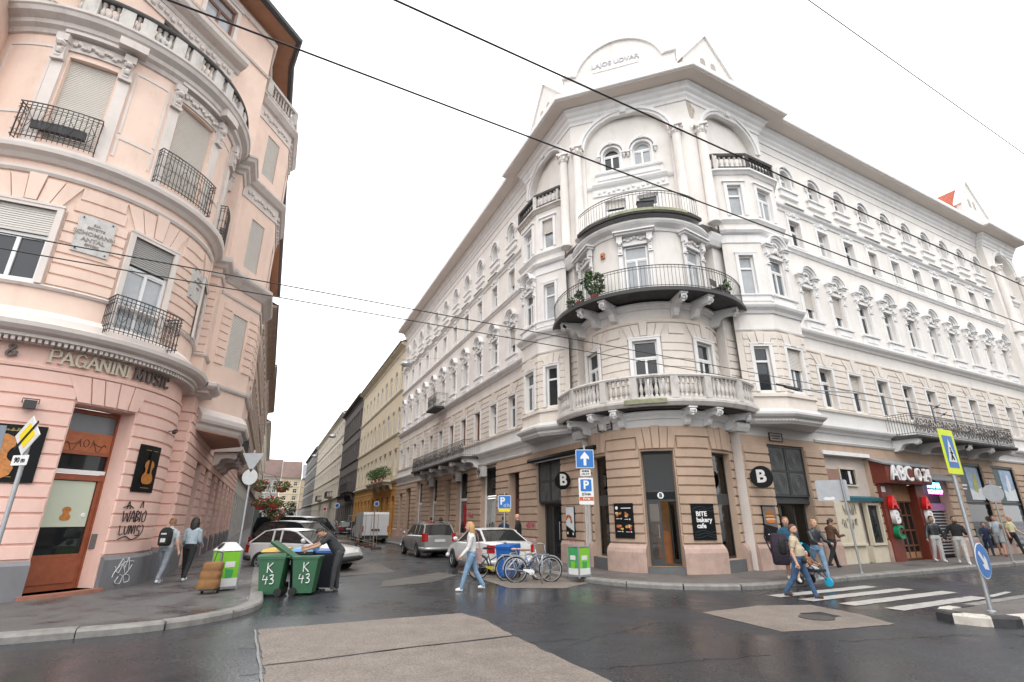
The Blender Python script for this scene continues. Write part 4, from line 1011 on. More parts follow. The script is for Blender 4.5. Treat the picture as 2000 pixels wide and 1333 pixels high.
m2.obj('relief_frieze', PT, PB)
m2 = MB(); fprof(m2, FPC, -UC, UC, [(0,18.9),(.06,18.9),(.1,18.97),(0,19.02)]); m2.obj('attic_string', PTL, PB)
cL = FPC.P(UC, 0, 0); cR = FPC.P(-UC, 0, 0)
# front on the main road, mostly out of the picture
mb = MB(); cc = -5.3-2.9; rops = [(c-.55, c+.55, z, z+2, .2) for c in (-9.9,-13,-16,-19) for z in (7.0,11.2,15.8)]
wall(mb, FPR, -24, -7.36, .12, 21.1, rops+[(-12.5,-10.5,.4,3.9,.3),(-16.5,-14.5,.4,3.9,.3)]); mb.obj('main_front_wall', PU, PB)
for c in (-9.9,-13,-16,-19):
    for z in (7.0, 11.2, 15.8): window(FPR, c, z, 1.1, 2, PB, .15, gl=1, sr='cap', srm=PTL, split=False)
for c in (-11.5, -15.5): window(FPR, c, .4, 2.0, 3.5, PB, .25, gl=0, tr=.75)
for z, d_ in ((5.8,.5),(10.5,.3),(14.8,.45)):
    m2 = MB(); fprof(m2, FPR, -24, -7.5, [(0,z-.25),(.06,z-.22),(d_*.8,z-.05),(d_,z+.05),(d_,z+.13),(0,z+.18)]); m2.obj('front_cornice', PTL, PB)
ep = [FPR.P(-24,0,0)[:2], FPR.P(-8.6,0,0)[:2], cR[:2], cL[:2], FPL.P(20.2,0,0)[:2], FPL.P(PE,0,0)[:2]]
m2 = MB(); sweep(m2, ep, [(-.2,20.6),(.08,20.6),(.14,20.75),(-.2,20.8)]); m2.obj('eaves_moulding', PTL, PB)
m2 = MB(); sweep(m2, ep, [(-.2,21.0),(.82,21.06),(.82,21.1),(-.2,21.14)]); m2.obj('eaves_soffit', mat('terracotta_soffit', (.46,.24,.15), .8), PB)
m2 = MB(); sweep(m2, ep, [(.76,21.04),(.9,21.0),(.98,21.06),(1.0,21.2),(.82,21.24)]); m2.obj('gutter', mat('dark_gutter', (.06,.06,.065), .5), PB)
m2 = MB(); sweep(m2, ep, [(.9,21.2),(-6,24.5),(-6,24.4),(.9,21.15)]); m2.obj('main_roof', mat('dark_roof', (.09,.07,.065), .8), PB)
m2 = MB(); m2.add([FPL.P(PE,0,0), FPL.P(PE,-9,0), FPL.P(PE,-9,21), FPL.P(PE,0,21)], [(0,1,2,3)]); m2.obj('end_wall', PU, PB)
# ---- shop door
dM = FP.M(338.75, -.56, .2); dw = 1.36
D = MB(); D.box(-dw/2-.05,-dw/2+.11,-.07,.07,0,4.1,X=dM); D.box(dw/2-.11,dw/2+.05,-.07,.07,0,4.1,X=dM); D.box(-dw/2+.11,dw/2-.11,-.07,.07,2.42,2.56,X=dM); D.box(-dw/2+.11,dw/2-.11,-.07,.07,3.02,3.1,X=dM); D.box(-dw/2+.11,dw/2-.11,-.07,.07,4.0,4.1,X=dM)
D.box(-dw/2+.11,dw/2-.11,-.04,.05,.0,.7,X=dM); D.box(-dw/2+.2,dw/2-.2,-.065,-.03,.14,.58,X=dM)
D.box(-dw/2+.11,-dw/2+.2,-.05,.05,.7,2.42,X=dM); D.box(dw/2-.2,dw/2-.11,-.05,.05,.7,2.42,X=dM); D.box(-dw/2+.2,dw/2-.2,-.045,.05,.7,.76,X=dM)
dd = D.obj('shop_door', DWOOD, PB)
m2 = MB(); m2.box(-dw/2+.2,dw/2-.2,-.01,.01,.76,2.42,X=dM); m2.obj('door_glass', GLD, dd)
m2 = MB(); m2.box(-dw/2+.22,dw/2-.22,-.02,-.014,1.36,2.4,X=dM); m2.obj('paper_blind', mat('pale_green_paper', (.56,.62,.50), .8, .05), dd)
m2 = MB(); m2.box(-dw/2+.11,dw/2-.11,-.09,.0,2.57,2.66,X=dM); m2.obj('blind_box', FRAME, dd)
m2 = MB(); m2.box(-dw/2+.11,dw/2-.11,-.01,.02,2.66,3.02,X=dM); m2.obj('transom_pane', GLD, dd)
m2 = MB(); m2.box(-dw/2+.11,dw/2-.11,-.045,.03,3.1,3.5,X=dM)
m2.box(-dw/2+.11,dw/2-.11,-.05,.03,3.5,3.56,X=dM); m2.obj('carved_panel', ORW, dd)
m2 = MB(); DK = mat('dark_carving', (.14,.04,.02), .6)
for s in (-1, 1):
    m2.tube([(s*(.08+.32*t/6.3+.05*math.cos(t*1.2)), -.05, 3.3+.1*math.sin(t)*(1-t/9)) for t in lin(0, 6.3, 22)], .011, 4, X=dM); m2.tube([(s*(.1+.06*t), -.05, 3.2+.1*math.sin(1.5*t)) for t in lin(0, 6.0, 18)], .009, 4, X=dM)
m2.tube([(.06*math.cos(t), -.05, 3.3+.09*math.sin(t)) for t in lin(0, 6.28, 12)], .01, 4, X=dM); m2.obj('carving', DK, dd)
m2 = MB(); m2.box(-dw/2+.11,dw/2-.11,-.01,.02,3.56,4.0,X=dM); m2.obj('upper_pane', mat('matt_grey_glass', (.16,.175,.19), .25, .1), dd)
m2 = MB()
for s in (0,): m2.lathe([(.045,-.005),(.055,.0),(.045,.012)], 12, X=dM @ Matrix.Translation((dw/2-.32,-.02,1.62)) @ Matrix.Rotation(rad(90),4,'X'))
m2.obj('sticker', FRAME, dd)
m2 = MB(); m2.tube([(-dw/2+.155,-.06,.95),(-dw/2+.155,-.12,.95),(-dw/2+.155,-.12,1.25),(-dw/2+.155,-.06,1.25)], .014, 6, X=dM); m2.obj('handle', mat('brass', (.55,.38,.12), .35, metal=.8), dd)
m2 = MB(); fbox(m2, FP, 325.5, 352, -.62, .2, .12, .2); m2.obj('doorstep', mat('red_step', (.36,.16,.11), .7, .2, 5), PB)
VIO = mat('violin_wood', (.52,.20,.045), .35, .35, 14)
def violin(mb, X, s=1., side=False, m=0):
    """flat violin body outline with neck, local xz"""
    half = [(0,0),(.09,.005),(.14,.04),(.155,.1),(.13,.155),(.10,.18),(.088,.2),(.085,.235),(.1,.275),(.125,.3),(.125,.34),(.1,.385),(.05,.41),(0,.413)]
    pts = [(a*s, b*s) for a, b in half] + [(-a*s, b*s) for a, b in half[::-1][1:-1]]
    mb.prismy(pts, -.006, 0, m, X=X)
m2 = MB(); violin(m2, dM @ Matrix.Translation((-.02,-.022,1.5)), .75); m2.obj('violin_print', VIO, dd)
# marble plaques
PLQ = mat('grey_marble', (.57,.555,.535), .5, .2, 6, dirt=.6, dirtcol=(.22,.22,.23), dscale=2.)
for a, w_, z0, h_, txt in ((317.4, .74, 8.03, 1.02, True), (370.5, .86, 8.05, .98, False)):
    m2 = MB(); fbox(m2, FP, a-w_/2*FP.k, a+w_/2*FP.k, .03, .075, z0, z0+h_); pq = m2.obj('marble_plaque', PLQ, PB)
    INK = mat('plaque_letters', (.30,.25,.22), .7)
    lines = [('E.H.', .09, .80), ('ÉPÍTETTE', .09, .69), ('SCHOMANN', .15, .53), ('ANTAL', .15, .36), ('ÉPÍTÉSZ', .085, .22)] if txt else [('ITT ÉLT', .1, .72), ('ÉS ALKOTOTT', .085, .58), ('1908', .1, .42)]
    for s_, sz, zz in lines: link('lettering', textmesh(s_, sz, .004, .002, mats=INK), pq, FP.M(a, .08, z0+zz))
    m2 = MB()
    for sx in (-1, 1):
        for zz in (.07, h_-.07): m2.blob((sx*(w_/2-.07),-.08,zz), .022, X=FP.M(a, 0, z0), seg=6, rings=3)
    m2.obj('fixing_bolts', IRON, pq, kind='stuff')
# ================================================================ ground, roads, pavements
def asphalt(name, col, wet=.5, patch=(.5,.62), rough_dry=.75, rough_wet=.16, grain=.35, scale=.35, gs=160, tint=None, wetdark=.55, streak=(1,1,1)):
    m = bpy.data.materials.new(name); m.use_nodes = True; nt = m.node_tree; N = nt.nodes; L = nt.links; b = N['Principled BSDF']
    pos = N.new('ShaderNodeNewGeometry').outputs['Position']
    def noise(sc_, det=6, ro=.65, vec=None):
        n = N.new('ShaderNodeTexNoise'); n.inputs['Scale'].default_value = sc_; n.inputs['Detail'].default_value = det; n.inputs['Roughness'].default_value = ro
        L.new(vec or pos, n.inputs['Vector']); return n.outputs[0]
    def rng(v, a, b_, c, d):
        r = N.new('ShaderNodeMapRange'); r.inputs[1].default_value = a; r.inputs[2].default_value = b_; r.inputs[3].default_value = c; r.inputs[4].default_value = d; L.new(v, r.inputs[0]); return r.outputs[0]
    mp = N.new('ShaderNodeMapping'); mp.inputs['Rotation'].default_value = (0, 0, -AL); mp.inputs['Scale'].default_value = streak; L.new(pos, mp.inputs[0])
    wetm = rng(noise(scale, 7, .62, mp.outputs[0]), patch[0], patch[1], 0, wet)
    g1 = rng(noise(gs, 2, .5), .3, .7, 1-grain, 1+grain); g2 = rng(noise(2.3, 5), .3, .7, .85, 1.15)
    mu = N.new('ShaderNodeMath'); mu.operation = 'MULTIPLY'; L.new(g1, mu.inputs[0]); L.new(g2, mu.inputs[1])
    dk = rng(wetm, 0, 1, 1, wetdark); m2 = N.new('ShaderNodeMath'); m2.operation = 'MULTIPLY'; L.new(mu.outputs[0], m2.inputs[0]); L.new(dk, m2.inputs[1])
    sv = N.new('ShaderNodeVectorMath'); sv.operation = 'SCALE'; sv.inputs[0].default_value = col; L.new(m2.outputs[0], sv.inputs['Scale'])
    L.new(sv.outputs[0], b.inputs['Base Color']); L.new(rng(wetm, 0, 1, rough_dry, rough_wet), b.inputs['Roughness'])
    bp = N.new('ShaderNodeBump'); bp.inputs['Distance'].default_value = .012; b.inputs['Specular IOR Level'].default_value = .4; L.new(rng(wetm, 0, 1, .9, .25), bp.inputs['Strength']); L.new(noise(gs*.6, 3), bp.inputs['Height']); L.new(bp.outputs[0], b.inputs['Normal'])
    MATS[name] = m; return m
ASPH = asphalt('damp_asphalt', (.041,.0445,.051), wet=1., patch=(.36,.58), rough_dry=.52, rough_wet=.15, scale=.2, grain=.8, gs=34, wetdark=.75)
PALE = asphalt('pale_asphalt_patch', (.20,.17,.147), wet=.6, patch=(.5,.7), rough_dry=.65, rough_wet=.3, grain=.32, scale=.45, gs=38, wetdark=.7)
PAVE = asphalt('damp_pavement', (.115,.11,.11), wet=1., patch=(.46,.62), rough_dry=.65, rough_wet=.2, grain=.3, scale=.9, wetdark=.5, gs=50)
PAVE2 = asphalt('dry_pavement', (.135,.122,.115), wet=.8, patch=(.5,.68), rough_dry=.7, rough_wet=.25, grain=.3, scale=.7, wetdark=.5, gs=50)
KERB = mat('granite_kerb', (.25,.24,.228), .6, .3, 5, .4, 90, dirt=.85, dirtcol=(.075,.07,.068), dscale=1.6, streak=.4)
b = MB(); b.add([(-400,-300,-.01),(400,-300,-.01),(400,500,-.01),(-400,500,-.01)], [(0,1,2,3)]); b.obj('ground', ASPH, kind='structure')
b = MB(); b.add([tuple(Mn(-60,-30,0)), tuple(Mn(-60,6,0)), tuple(Mn(90,6,0)), tuple(Mn(90,-30,0))], [(0,1,2,3)]); b.obj('main_road', ASPH, kind='structure')
b = MB(); b.add([tuple(S(28.8,-.2,.003)), tuple(S(28.8,8.8,.003)), tuple(S(260,8.8,.003)), tuple(S(260,-.2,.003))], [(0,1,2,3)]); b.obj('side_street', ASPH, kind='structure')
def arcpts(cx, r, p0, p1, n=10):
    a0 = math.atan2(p0.y-cx.y, p0.x-cx.x); a1 = math.atan2(p1.y-cx.y, p1.x-cx.x)
    while a1-a0 > math.pi: a1 -= 2*math.pi
    while a1-a0 < -math.pi: a1 += 2*math.pi
    return [Vector((cx.x+r*math.cos(t), cx.y+r*math.sin(t))) for t in lin(a0, a1, n)]
def meet(b_, d_):   # point with street offset b and road offset d
    det = nP.x*nR.y - nP.y*nR.x; return Vector(((b_*nR.y - nP.y*d_)/det, (nP.x*d_ - b_*nR.x)/det))
def pavement(name, corner, r, sgn, dirm, m, fill, far=200, side=45):
    """kerb runs down the side street, round the corner and along the main road"""
    pS = corner + dL*r; pM = corner + dirm*r
    cx = pS + (nP*sgn)*r
    rr = (pM-cx).length
    line = [corner + dL*(far)] + [corner + dL*t for t in (60, 30, 18, 12, 8)] + arcpts(cx, (rr+r)/2, pS, pM, 12) + [corner + dirm*t for t in (7, 12, 20, 30, side)]
    p = MB(); poly = [tuple(v) for v in line] + fill
    p.prism(poly, -.3, .12); o = p.obj(name, m, kind='structure')
    # kerb stones
    P = []; 
    for i in range(len(line)-1):
        n = max(1, int((line[i+1]-line[i]).length/.25)); P += [line[i].lerp(line[i+1], k/n) for k in range(n)]
    acc = 0; cur = [P[0]]; cnt = 0; bank = MB()
    for i in range(1, len(P)):
        acc += (P[i]-P[i-1]).length; cur.append(P[i])
        if acc >= 1.0:
            d = math.hypot(P[i].x, P[i].y)
            q = MB() if d < 34 else bank
            c2 = [cur[0].lerp(cur[1], .03)] + cur[1:-1] + [cur[-1].lerp(cur[-2], .03)]
            if sgn*1 > 0: c2 = c2; 
            h_ = .13 + random.uniform(-.006, .006); off = random.uniform(-.008, .008)
            pr = [(-.16,-.1),(.11+off,-.1),(.12+off,.09),(.095+off,h_),(-.16,h_)]
            if sgn < 0: sweep(q, c2[::-1], pr)
            else: sweep(q, c2, pr)
            if d < 34: q.obj('kerb_stone', KERB, o)
            cur = [P[i]]; acc = 0
    if bank.v: bank.obj('far_kerb_stones', KERB, o, kind='stuff')
    return o
cl = meet(0, -11.05); fillL = [tuple(cl - dR*45 + nR*-12), tuple(cl + dL*200 + nP*-12)]
pl_ = pavement('pavement_left', cl, 2.2, -1, -dR, PAVE, fillL)
cr = meet(8.6, -10.1); fillR = [tuple(cr + dR*70 - nR*8), tuple(cr + (dL+dR).normalized()*26), tuple(cr + dL*200 + nP*9)]
pr_ = pavement('pavement_right', cr, 3.8, 1, dR, PAVE2, fillR, side=70)
def ragged(pts, step=.18, j=.022):
    out = []
    for p, q in zip(pts, list(pts[1:])+[pts[0]]):
        p, q = Vector(p), Vector(q); n = max(1, int((q-p).length/step)); d = (q-p).normalized(); w_ = Vector((-d.y, d.x))
        out += [tuple(p.lerp(q, i/n) + w_*(random.uniform(-j, j) if i else 0)) for i in range(n)]
    return out
def decal(name, pts, z, m, parent=None, **k): pts = ragged(pts) if name == 'asphalt_patch' else pts; b = MB(); b.add([(p[0], p[1], z) for p in pts], [tuple(range(len(pts)))]); return b.obj(name, m, parent, **k)
M2 = lambda c, d: tuple(Mn(c, d).xy)
decal('asphalt_patch', [M2(.72,-10.42), M2(2.4,-10.36), M2(4.3,-10.3), M2(4.42,-9.4), M2(4.25,-8.06), M2(.66,-7.98)], .006, PALE, kind='structure')
decal('asphalt_patch', [M2(.66,-7.95), M2(4.25,-8.03), M2(4.1,-5.3), M2(4.05,-3.0), M2(.55,-3.0)], .0065, PALE, kind='structure')
decal('asphalt_patch', [M2(8.5,-8.15), M2(10.2,-8.2), M2(11.3,-7.75), M2(11.05,-6.6), M2(10.6,-5.75), M2(9.3,-5.95), M2(8.25,-6.25)], .006, PALE, kind='structure')
decal('asphalt_patch', [tuple(S(a, b_).xy) for a, b_ in ((18.3,6.3),(13.6,6.1),(12.9,7.4),(13.6,8.6),(15,8.62),(18.5,8.62))], .006, PALE, kind='structure')
DARKP = asphalt('dark_new_asphalt', (.034,.035,.037), wet=.9, patch=(.45,.6), rough_dry=.5, rough_wet=.2, scale=.6)
decal('asphalt_patch', [tuple(S(a, b_).xy) for a, b_ in ((18.5,2.4),(22.5,2.6),(23,4.4),(19,4.3))], .006, asphalt('worn_asphalt', (.11,.10,.092), wet=.8, patch=(.5,.66), rough_dry=.65, rough_wet=.2, scale=.7), kind='structure')
decal('asphalt_patch', [tuple(S(a, b_).xy) for a, b_ in ((15.2,3.0),(16.6,3.4),(18.3,5.6),(17.2,5.9),(15.6,4.6))], .0065, MATS['worn_asphalt'], kind='structure')
decal('asphalt_patch', [M2(9.65,-6.62), M2(10.1,-7.2), M2(10.6,-7.1), M2(10.5,-6.62)], .011, DARKP, kind='structure')
# gutter strip and tar joint
JT = mat('tar_joint', (.03,.03,.032), .6, .2, 8)
def strip(name, pts, w, z, m):
    b = MB(); P = [Vector(p) for p in pts]; vs = []; fs = []
    for i, p in enumerate(P):
        d = (P[min(i+1, len(P)-1)]-P[max(0, i-1)]).normalized(); n = Vector((-d.y, d.x))*w*random.uniform(.7,1.2)
        vs += [(p.x+n.x, p.y+n.y, z), (p.x-n.x, p.y-n.y, z)]
    for i in range(len(P)-1): fs.append((2*i, 2*i+1, 2*i+3, 2*i+2))
    b.add(vs, fs); return b.obj(name, m, kind='structure')
strip('road_joint', [M2(.7+3.55*t, -7.965+.03*math.sin(t*9)-.06*t) for t in lin(0,1,24)], .02, .012, JT)
strip('road_joint', [M2(.66-.1*t+.006*math.sin(t*40), -10.4+7*t) for t in lin(0,1,40)], .016, .012, mat('pale_joint', (.22,.22,.22), .6, .3, 9))
random.seed(5)
for k in range(7):
    c0_, d0_, an = random.uniform(-1,14), random.uniform(-9.5,-4), random.uniform(-.5,.5)
    strip('road_crack', [M2(c0_+t*2.6*math.cos(an)+random.uniform(-.05,.05), d0_+t*2.6*math.sin(an)+random.uniform(-.06,.06)) for t in lin(0,1,26)], .009, .0045, JT)
for k in range(2):
    strip('road_crack', [tuple(S(16.4+.8*k+.35*math.sin(t*5+k)+random.uniform(-.06,.06), .8+t*6.2).xy) for t in lin(0,1,40)], .018, .0045, JT)
# zebra crossing
WP = mat('worn_road_paint', (.43,.42,.40), .6, .15, 6, dirt=.9, dirtcol=(.09,.09,.09), dscale=2.6, streak=.33)
WP2 = mat('very_worn_road_paint', (.43,.42,.40), .6, .2, 6, dirt=1., dirtcol=(.08,.08,.08), dscale=4.5, streak=.33)
for i, (d_, c0, c1) in enumerate(((-8.93,11.7,15.75),(-8.2,11.8,16.0),(-7.4,12.0,16.35),(-6.6,12.25,15.9))):
    n = 24; top = [M2(c, d_-.18+random.uniform(-.012,.012)) for c in lin(c0, c1, n)]; bot = [M2(c, d_+.18+random.uniform(-.012,.012)) for c in lin(c1, c0, n)]
    decal('crossing_stripe', top+bot, .007, WP if i < 3 else WP2, label=['white crossing stripe nearest the shop pavement','second white crossing stripe from the shop pavement','third white crossing stripe from the shop pavement','flaking white crossing stripe beside the traffic island'][i], cat='road marking', group='zebra crossing stripes')
decal('painted_line', [M2(16.1,-6.6), M2(17.6,-6.75), M2(17.6,-6.62), M2(16.15,-6.45)], .007, WP2, kind='structure')
# traffic island
ip = [Mn(c, d) for c, d in ((40,-5.72),(13,-5.72),(12.2,-5.75),(11.8,-5.62),(11.62,-5.3),(11.7,-4.95),(12.05,-4.62),(12.7,-4.5),(40,-4.4))]
b = MB(); b.prism([tuple(v.xy) for v in ip], 0, .15); isl = b.obj('traffic_island', PAVE2, kind='structure')
KW = mat('white_kerb_paint', (.58,.54,.48), .7, .2, 6, dirt=.8, dirtcol=(.2,.19,.17), dscale=3); KB_ = mat('black_kerb_paint', (.045,.045,.05), .7, .3, 6)
pp = []
ipd = [v.xy for v in ip[:0:-1]] if False else [v.xy for v in ip]
for i in range(len(ipd)-1):
    n = max(1, int((ipd[i+1]-ipd[i]).length/.14)); pp += [ipd[i].lerp(ipd[i+1], k/n) for k in range(n)]
acc = 0; cur = [pp[0]]; k_ = 0
for i in range(1, len(pp)):
    acc += (pp[i]-pp[i-1]).length; cur.append(pp[i])
    if acc > .48:
        if pp[i].x < 14:
            q = MB(); sweep(q, cur[::1], [(-.2,-.02),(.03,-.02),(.03,.13),(.0,.165),(-.2,.165)][::1]); q.obj('kerb_stone', KERB if i < 195 else (KW if k_ % 2 else KB_), isl)
        cur = [pp[i]]; acc = 0; k_ += 1
b = MB(); b.lathe([(.0,.0),(.3,0),(.3,.012),(.0,.013)], 20, X=T(*M2(9.95,-6.75), .008)); b.obj('manhole_cover', mat('cast_iron', (.07,.065,.06), .5, .3, 20, .3, 40), label='round cast iron manhole cover in the pale asphalt patch', cat='manhole cover')
# ================================================================ buildings down the side street
def street_building(name, label, side, a0, a1, H, wallm, gm, trim, floors, gf=5.2, pitch=2.6, ww=1.1, eave=.6, gut=None, roofm=None, arch=None, gdoor=True, gcol=None, face=None, gl=(0,1,1), sr='cap', roofh=3.5, frame=None):
    fac = face or (Flat((C0 + dL*(a0-13.04)), dL, nL) if side == 'R' else Flat(S(a0, BP).xy, dL, nP))
    L_ = a1-a0; root = thing(name, label, 'building', T(*fac.P(0,0,0)[:2], 0))
    n = max(1, int(L_/pitch)); ax = [L_*(i+.5)/n for i in range(n)]
    fh = (H-gf-.8)/floors; zs = [gf+.55+fh*i for i in range(floors)]; wh = fh*.56
    ops = [(a-ww/2, a+ww/2, z, z+wh, .2) for a in ax for z in zs]; gops = [(a-ww*.62, a+ww*.62, .4, gf*.74, .3) for a in ax]
    m = MB(); wall(m, fac, 0, L_, gf, H, ops); 
    if arch:
        for a in ax:
            for k in arch: arch_fill(m, fac, a, ww, zs[k]+wh-ww/2, zs[k]+wh, .2)
    m.add([fac.P(0,0,0), fac.P(0,-9,0), fac.P(0,-9,H), fac.P(0,0,H)], [(0,1,2,3)]); m.add([fac.P(L_,0,0), fac.P(L_,-9,0), fac.P(L_,-9,H), fac.P(L_,0,H)], [(0,1,2,3)])
    m.obj('upper_wall', wallm, root); m = MB(); wall(m, fac, 0, L_, .0, gf, gops)
    for g_ in gops: arch_fill(m, fac, (g_[0]+g_[1])/2, g_[1]-g_[0], g_[3]-.55, g_[3], .3)
    m.obj('ground_wall', gm, root)
    for a in ax:
        for k, z in enumerate(zs): window(fac, a, z, ww, wh, root, .15, split=False, gl=random.choice(gl), arch=bool(arch and k in arch), sr=(None if (arch and k in arch) else sr), srm=trim, fm=frame)
        g_ = (a, ww*1.24); b = MB(); b.box(-g_[1]/2, g_[1]/2, -.02, .02, 0, gf*.74-.4); b.obj('shop_pane', GLD, root, fac.M(a, -.25, .4))
    for z, d_ in [(gf, .3)] + [(z-.3, .16) for z in zs[1:]]:
        b = MB(); fprof(b, fac, 0, L_, [(0,z-.2),(.05,z-.18),(d_,z),(d_,z+.1),(0,z+.16)]); b.obj('string_course', trim, root)
    b = MB(); fprof(b, fac, -.1, L_+.1, [(0,H-.7),(.06,H-.66),(.12,H-.4),(eave*.6,H-.25),(eave,H-.18),(eave,H),(0,H+.1)]); b.obj('cornice', trim, root)
    b = MB(); fprof(b, fac, -.1, L_+.1, [(eave-.05,H-.06),(eave+.1,H-.05),(eave+.12,H+.1),(eave-.05,H+.12)]); b.obj('gutter', gut or MATS['dark_gutter'], root)
    b = MB(); b.add([fac.P(-.1,eave,H+.1), fac.P(L_+.1,eave,H+.1), fac.P(L_+.1,-6,H+roofh), fac.P(-.1,-6,H+roofh)], [(0,1,2,3)]); b.obj('roof', roofm or MATS['dark_roof'], root)
    return root, fac, ax, zs
Yw = mat('cream_yellow_stucco', (.66,.57,.42), .85, .08, .8, .2, 40, dirt=.3, dirtcol=(.4,.33,.24)); Yg = mat('ochre_stucco', (.52,.27,.075), .85, .12, 1, .2, 40, dirt=.4, dirtcol=(.3,.15,.06))
Yt = mat('cream_trim', (.66,.60,.48), .85, .1, 1)
Dk = mat('soot_grey_stucco', (.14,.125,.118), .9, .2, 1.2, .3, 40); Dt = mat('soot_trim', (.09,.082,.08), .9, .2, 1)
Cr = mat('pale_cream_stucco', (.62,.57,.49), .85, .1, .6, .2, 40, dirt=.4, dirtcol=(.35,.32,.28)); Gr = mat('grey_old_stucco', (.32,.31,.30), .9, .15, .6)
Br = mat('brown_old_stucco', (.36,.255,.20), .9, .25, 1.0, .3, 30, dirt=.6, dirtcol=(.14,.10,.08)); BrT = mat('brown_trim', (.42,.33,.28), .9, .2, 1)
yb, yf, yax, yz = street_building('apartment_house', 'cream yellow house with ochre ground floor beside the white corner building', 'R', 50.3, 77, 19.1, Yw, Yg, Yt, 3, arch=(1,2))
q_ = MB(); courses(yf, .05, 26.6, .6, 5.0, .34, [(a-.72, a+.72, .3, 4.2) for a in yax], Yg, yb, join=q_); q_.obj('ground_courses', Yg, yb, kind='stuff')
b = MB(); fprof(b, yf, 1.5, 12, [(0,5.1),(1.0,5.15),(1.05,5.3),(0,5.35)]); yo = b.obj('balcony', Yt, yb)
for u in (2, 5, 8.5, 11.5): link('bracket', bracket_mesh(Yt, .9, .7, .35), yb, yf.M(u, 0, 5.14))
street_building('apartment_house', 'soot dark narrow house between the yellow house and the pale one', 'R', 77.3, 98, 19.4, Dk, Dk, Dt, 3, pitch=2.3)
b_ = [o for o in bpy.data.objects if o.name == 'apartment_house.001'][0]
fD = Flat((C0 + dL*(77.3-13.04)), dL, nL)
b = MB(); fprof(b, fD, 1, 9, [(0,5.3),(1.1,5.35),(1.1,5.55),(0,5.6)]); b.obj('balcony', Dt, b_)
for u in (1.6, 4, 6.2, 8.4): link('bracket', bracket_mesh(Dt, 1.0, 1.1, .5), b_, fD.M(u, 0, 5.3))
b = MB(); railing(b, [Vector(fD.P(u, n, 0)[:2]) for u, n in ((1,0),(1,1.05),(9,1.05),(9,0))], 5.6, 6.6, .2, .02); b.obj('railing', IRON, b_)
cb, cf, cax, cz = street_building('apartment_house', 'long pale cream house beyond the soot dark house', 'R', 98.2, 156, 20.4, Cr, Cr, Cr, 4, pitch=3.4, ww=1.2)
for u in (8, 30):
    b = MB(); fprof(b, cf, u, u+5, [(0,5.4),(1.1,5.45),(1.1,5.6),(0,5.65)]); bo_ = b.obj('balcony', Dt, cb)
    b = MB(); railing(b, [Vector(cf.P(uu, n, 0)[:2]) for uu, n in ((u,0),(u,1.05),(u+5,1.05),(u+5,0))], 5.65, 6.6, .25, .025); b.obj('railing', IRON, bo_)
street_building('apartment_house', 'grey house with balconies at the far bend of the street', 'R', 156.3, 205, 21.0, Gr, Gr, Dt, 4, pitch=4.5, ww=1.4)
street_building('apartment_house', 'brown weathered house next to the pink building', 'L', 48.2, 76, 20.2, Br, mat('white_shopfront', (.60,.59,.57), .8, .1, 1), BrT, 3, pitch=3.0, eave=.9)
street_building('apartment_house', 'dark roofed brown house further along the left pavement', 'L', 76.2, 112, 22.0, Br, Gr, BrT, 4, pitch=4, eave=1.0)
street_building('apartment_house', 'beige house at the far end of the left pavement', 'L', 112.2, 190, 20.0, Cr, Gr, Cr, 4, pitch=5, eave=.8)
BRR = mat('brown_roof', (.17,.115,.10), .8, .2, .5)
def end_house(lab, a, b0, b1, H, wm, tm, fl, rm, rh):
    f = Flat(S(a, b0).xy, nP, -dL)
    street_building('apartment_house', lab, 'E', 0, b1-b0, H, wm, Gr, tm, fl, face=f, pitch=3.2, ww=1.4, roofm=rm, roofh=rh, eave=.5)
end_house('grey house with brown roof closing the far street', 232, -16, 3.0, 17.5, Gr, Cr, 4, BRR, 7.5)
end_house('pale yellow house closing the far street', 228, 3.2, 10.5, 17, Yw, Yt, 4, BRR, 7)
end_house('tan bay fronted house with flat grey roof closing the far street', 222, 10.7, 22, 16.5, mat('tan_stucco', (.47,.37,.26), .85, .1, .5), Gr, 4, mat('slate_roof', (.22,.22,.23), .7, .1, .5), 6)
# small trees and signs far down the street
def far_tree(a, b_, h, label):
    p = S(a, b_); M = T(p.x, p.y, .1); o = thing('street_tree', label, 'tree', M, 'trees at the end of the side street'); rnd = random.Random(int(a+b_*7)); b = MB(); b.tube([(0,0,0),(.05,0,h*.3),(0,.05,h*.6)], [.16,.12,.06], 8)
    for k in range(5): t = k*1.26; b.tube([(0,0,h*.35),(h*.2*math.cos(t),h*.2*math.sin(t),h*.65)], [.07,.03], 5)
    b.obj('trunk', mat('tree_bark', (.08,.06,.045), .9, .3, 8), o, M); b = MB()
    for k in range(420):
        t = rnd.uniform(0,6.28); u = rnd.uniform(-1,1); r_ = h*.3*rnd.uniform(.4,1)**.5; s_ = math.sqrt(1-u*u); q = Vector((r_*s_*math.cos(t), r_*s_*math.sin(t), h*.68+r_*u*1.05)); e = Vector((rnd.uniform(-1,1),rnd.uniform(-1,1),rnd.uniform(-1,1))).normalized(); f_ = e.cross(Vector((.3,.5,.8))).normalized(); k_ = .35*rnd.uniform(.6,1.3)
        b.add([q, q+e*k_+f_*k_*.5, q+e*k_*1.6, q+e*k_-f_*k_*.5], [(0,1,2,3)])
    b.obj('crown', mat('tree_leaf', (.05,.10,.03), .7, .4, 2), o, M)
far_tree(196, 1.5, 8, 'small green tree left of centre at the far street end'); far_tree(188, 6.5, 7, 'small green tree right of centre at the far street end'); far_tree(150, .2, 6, 'small green tree by the left pavement far away')
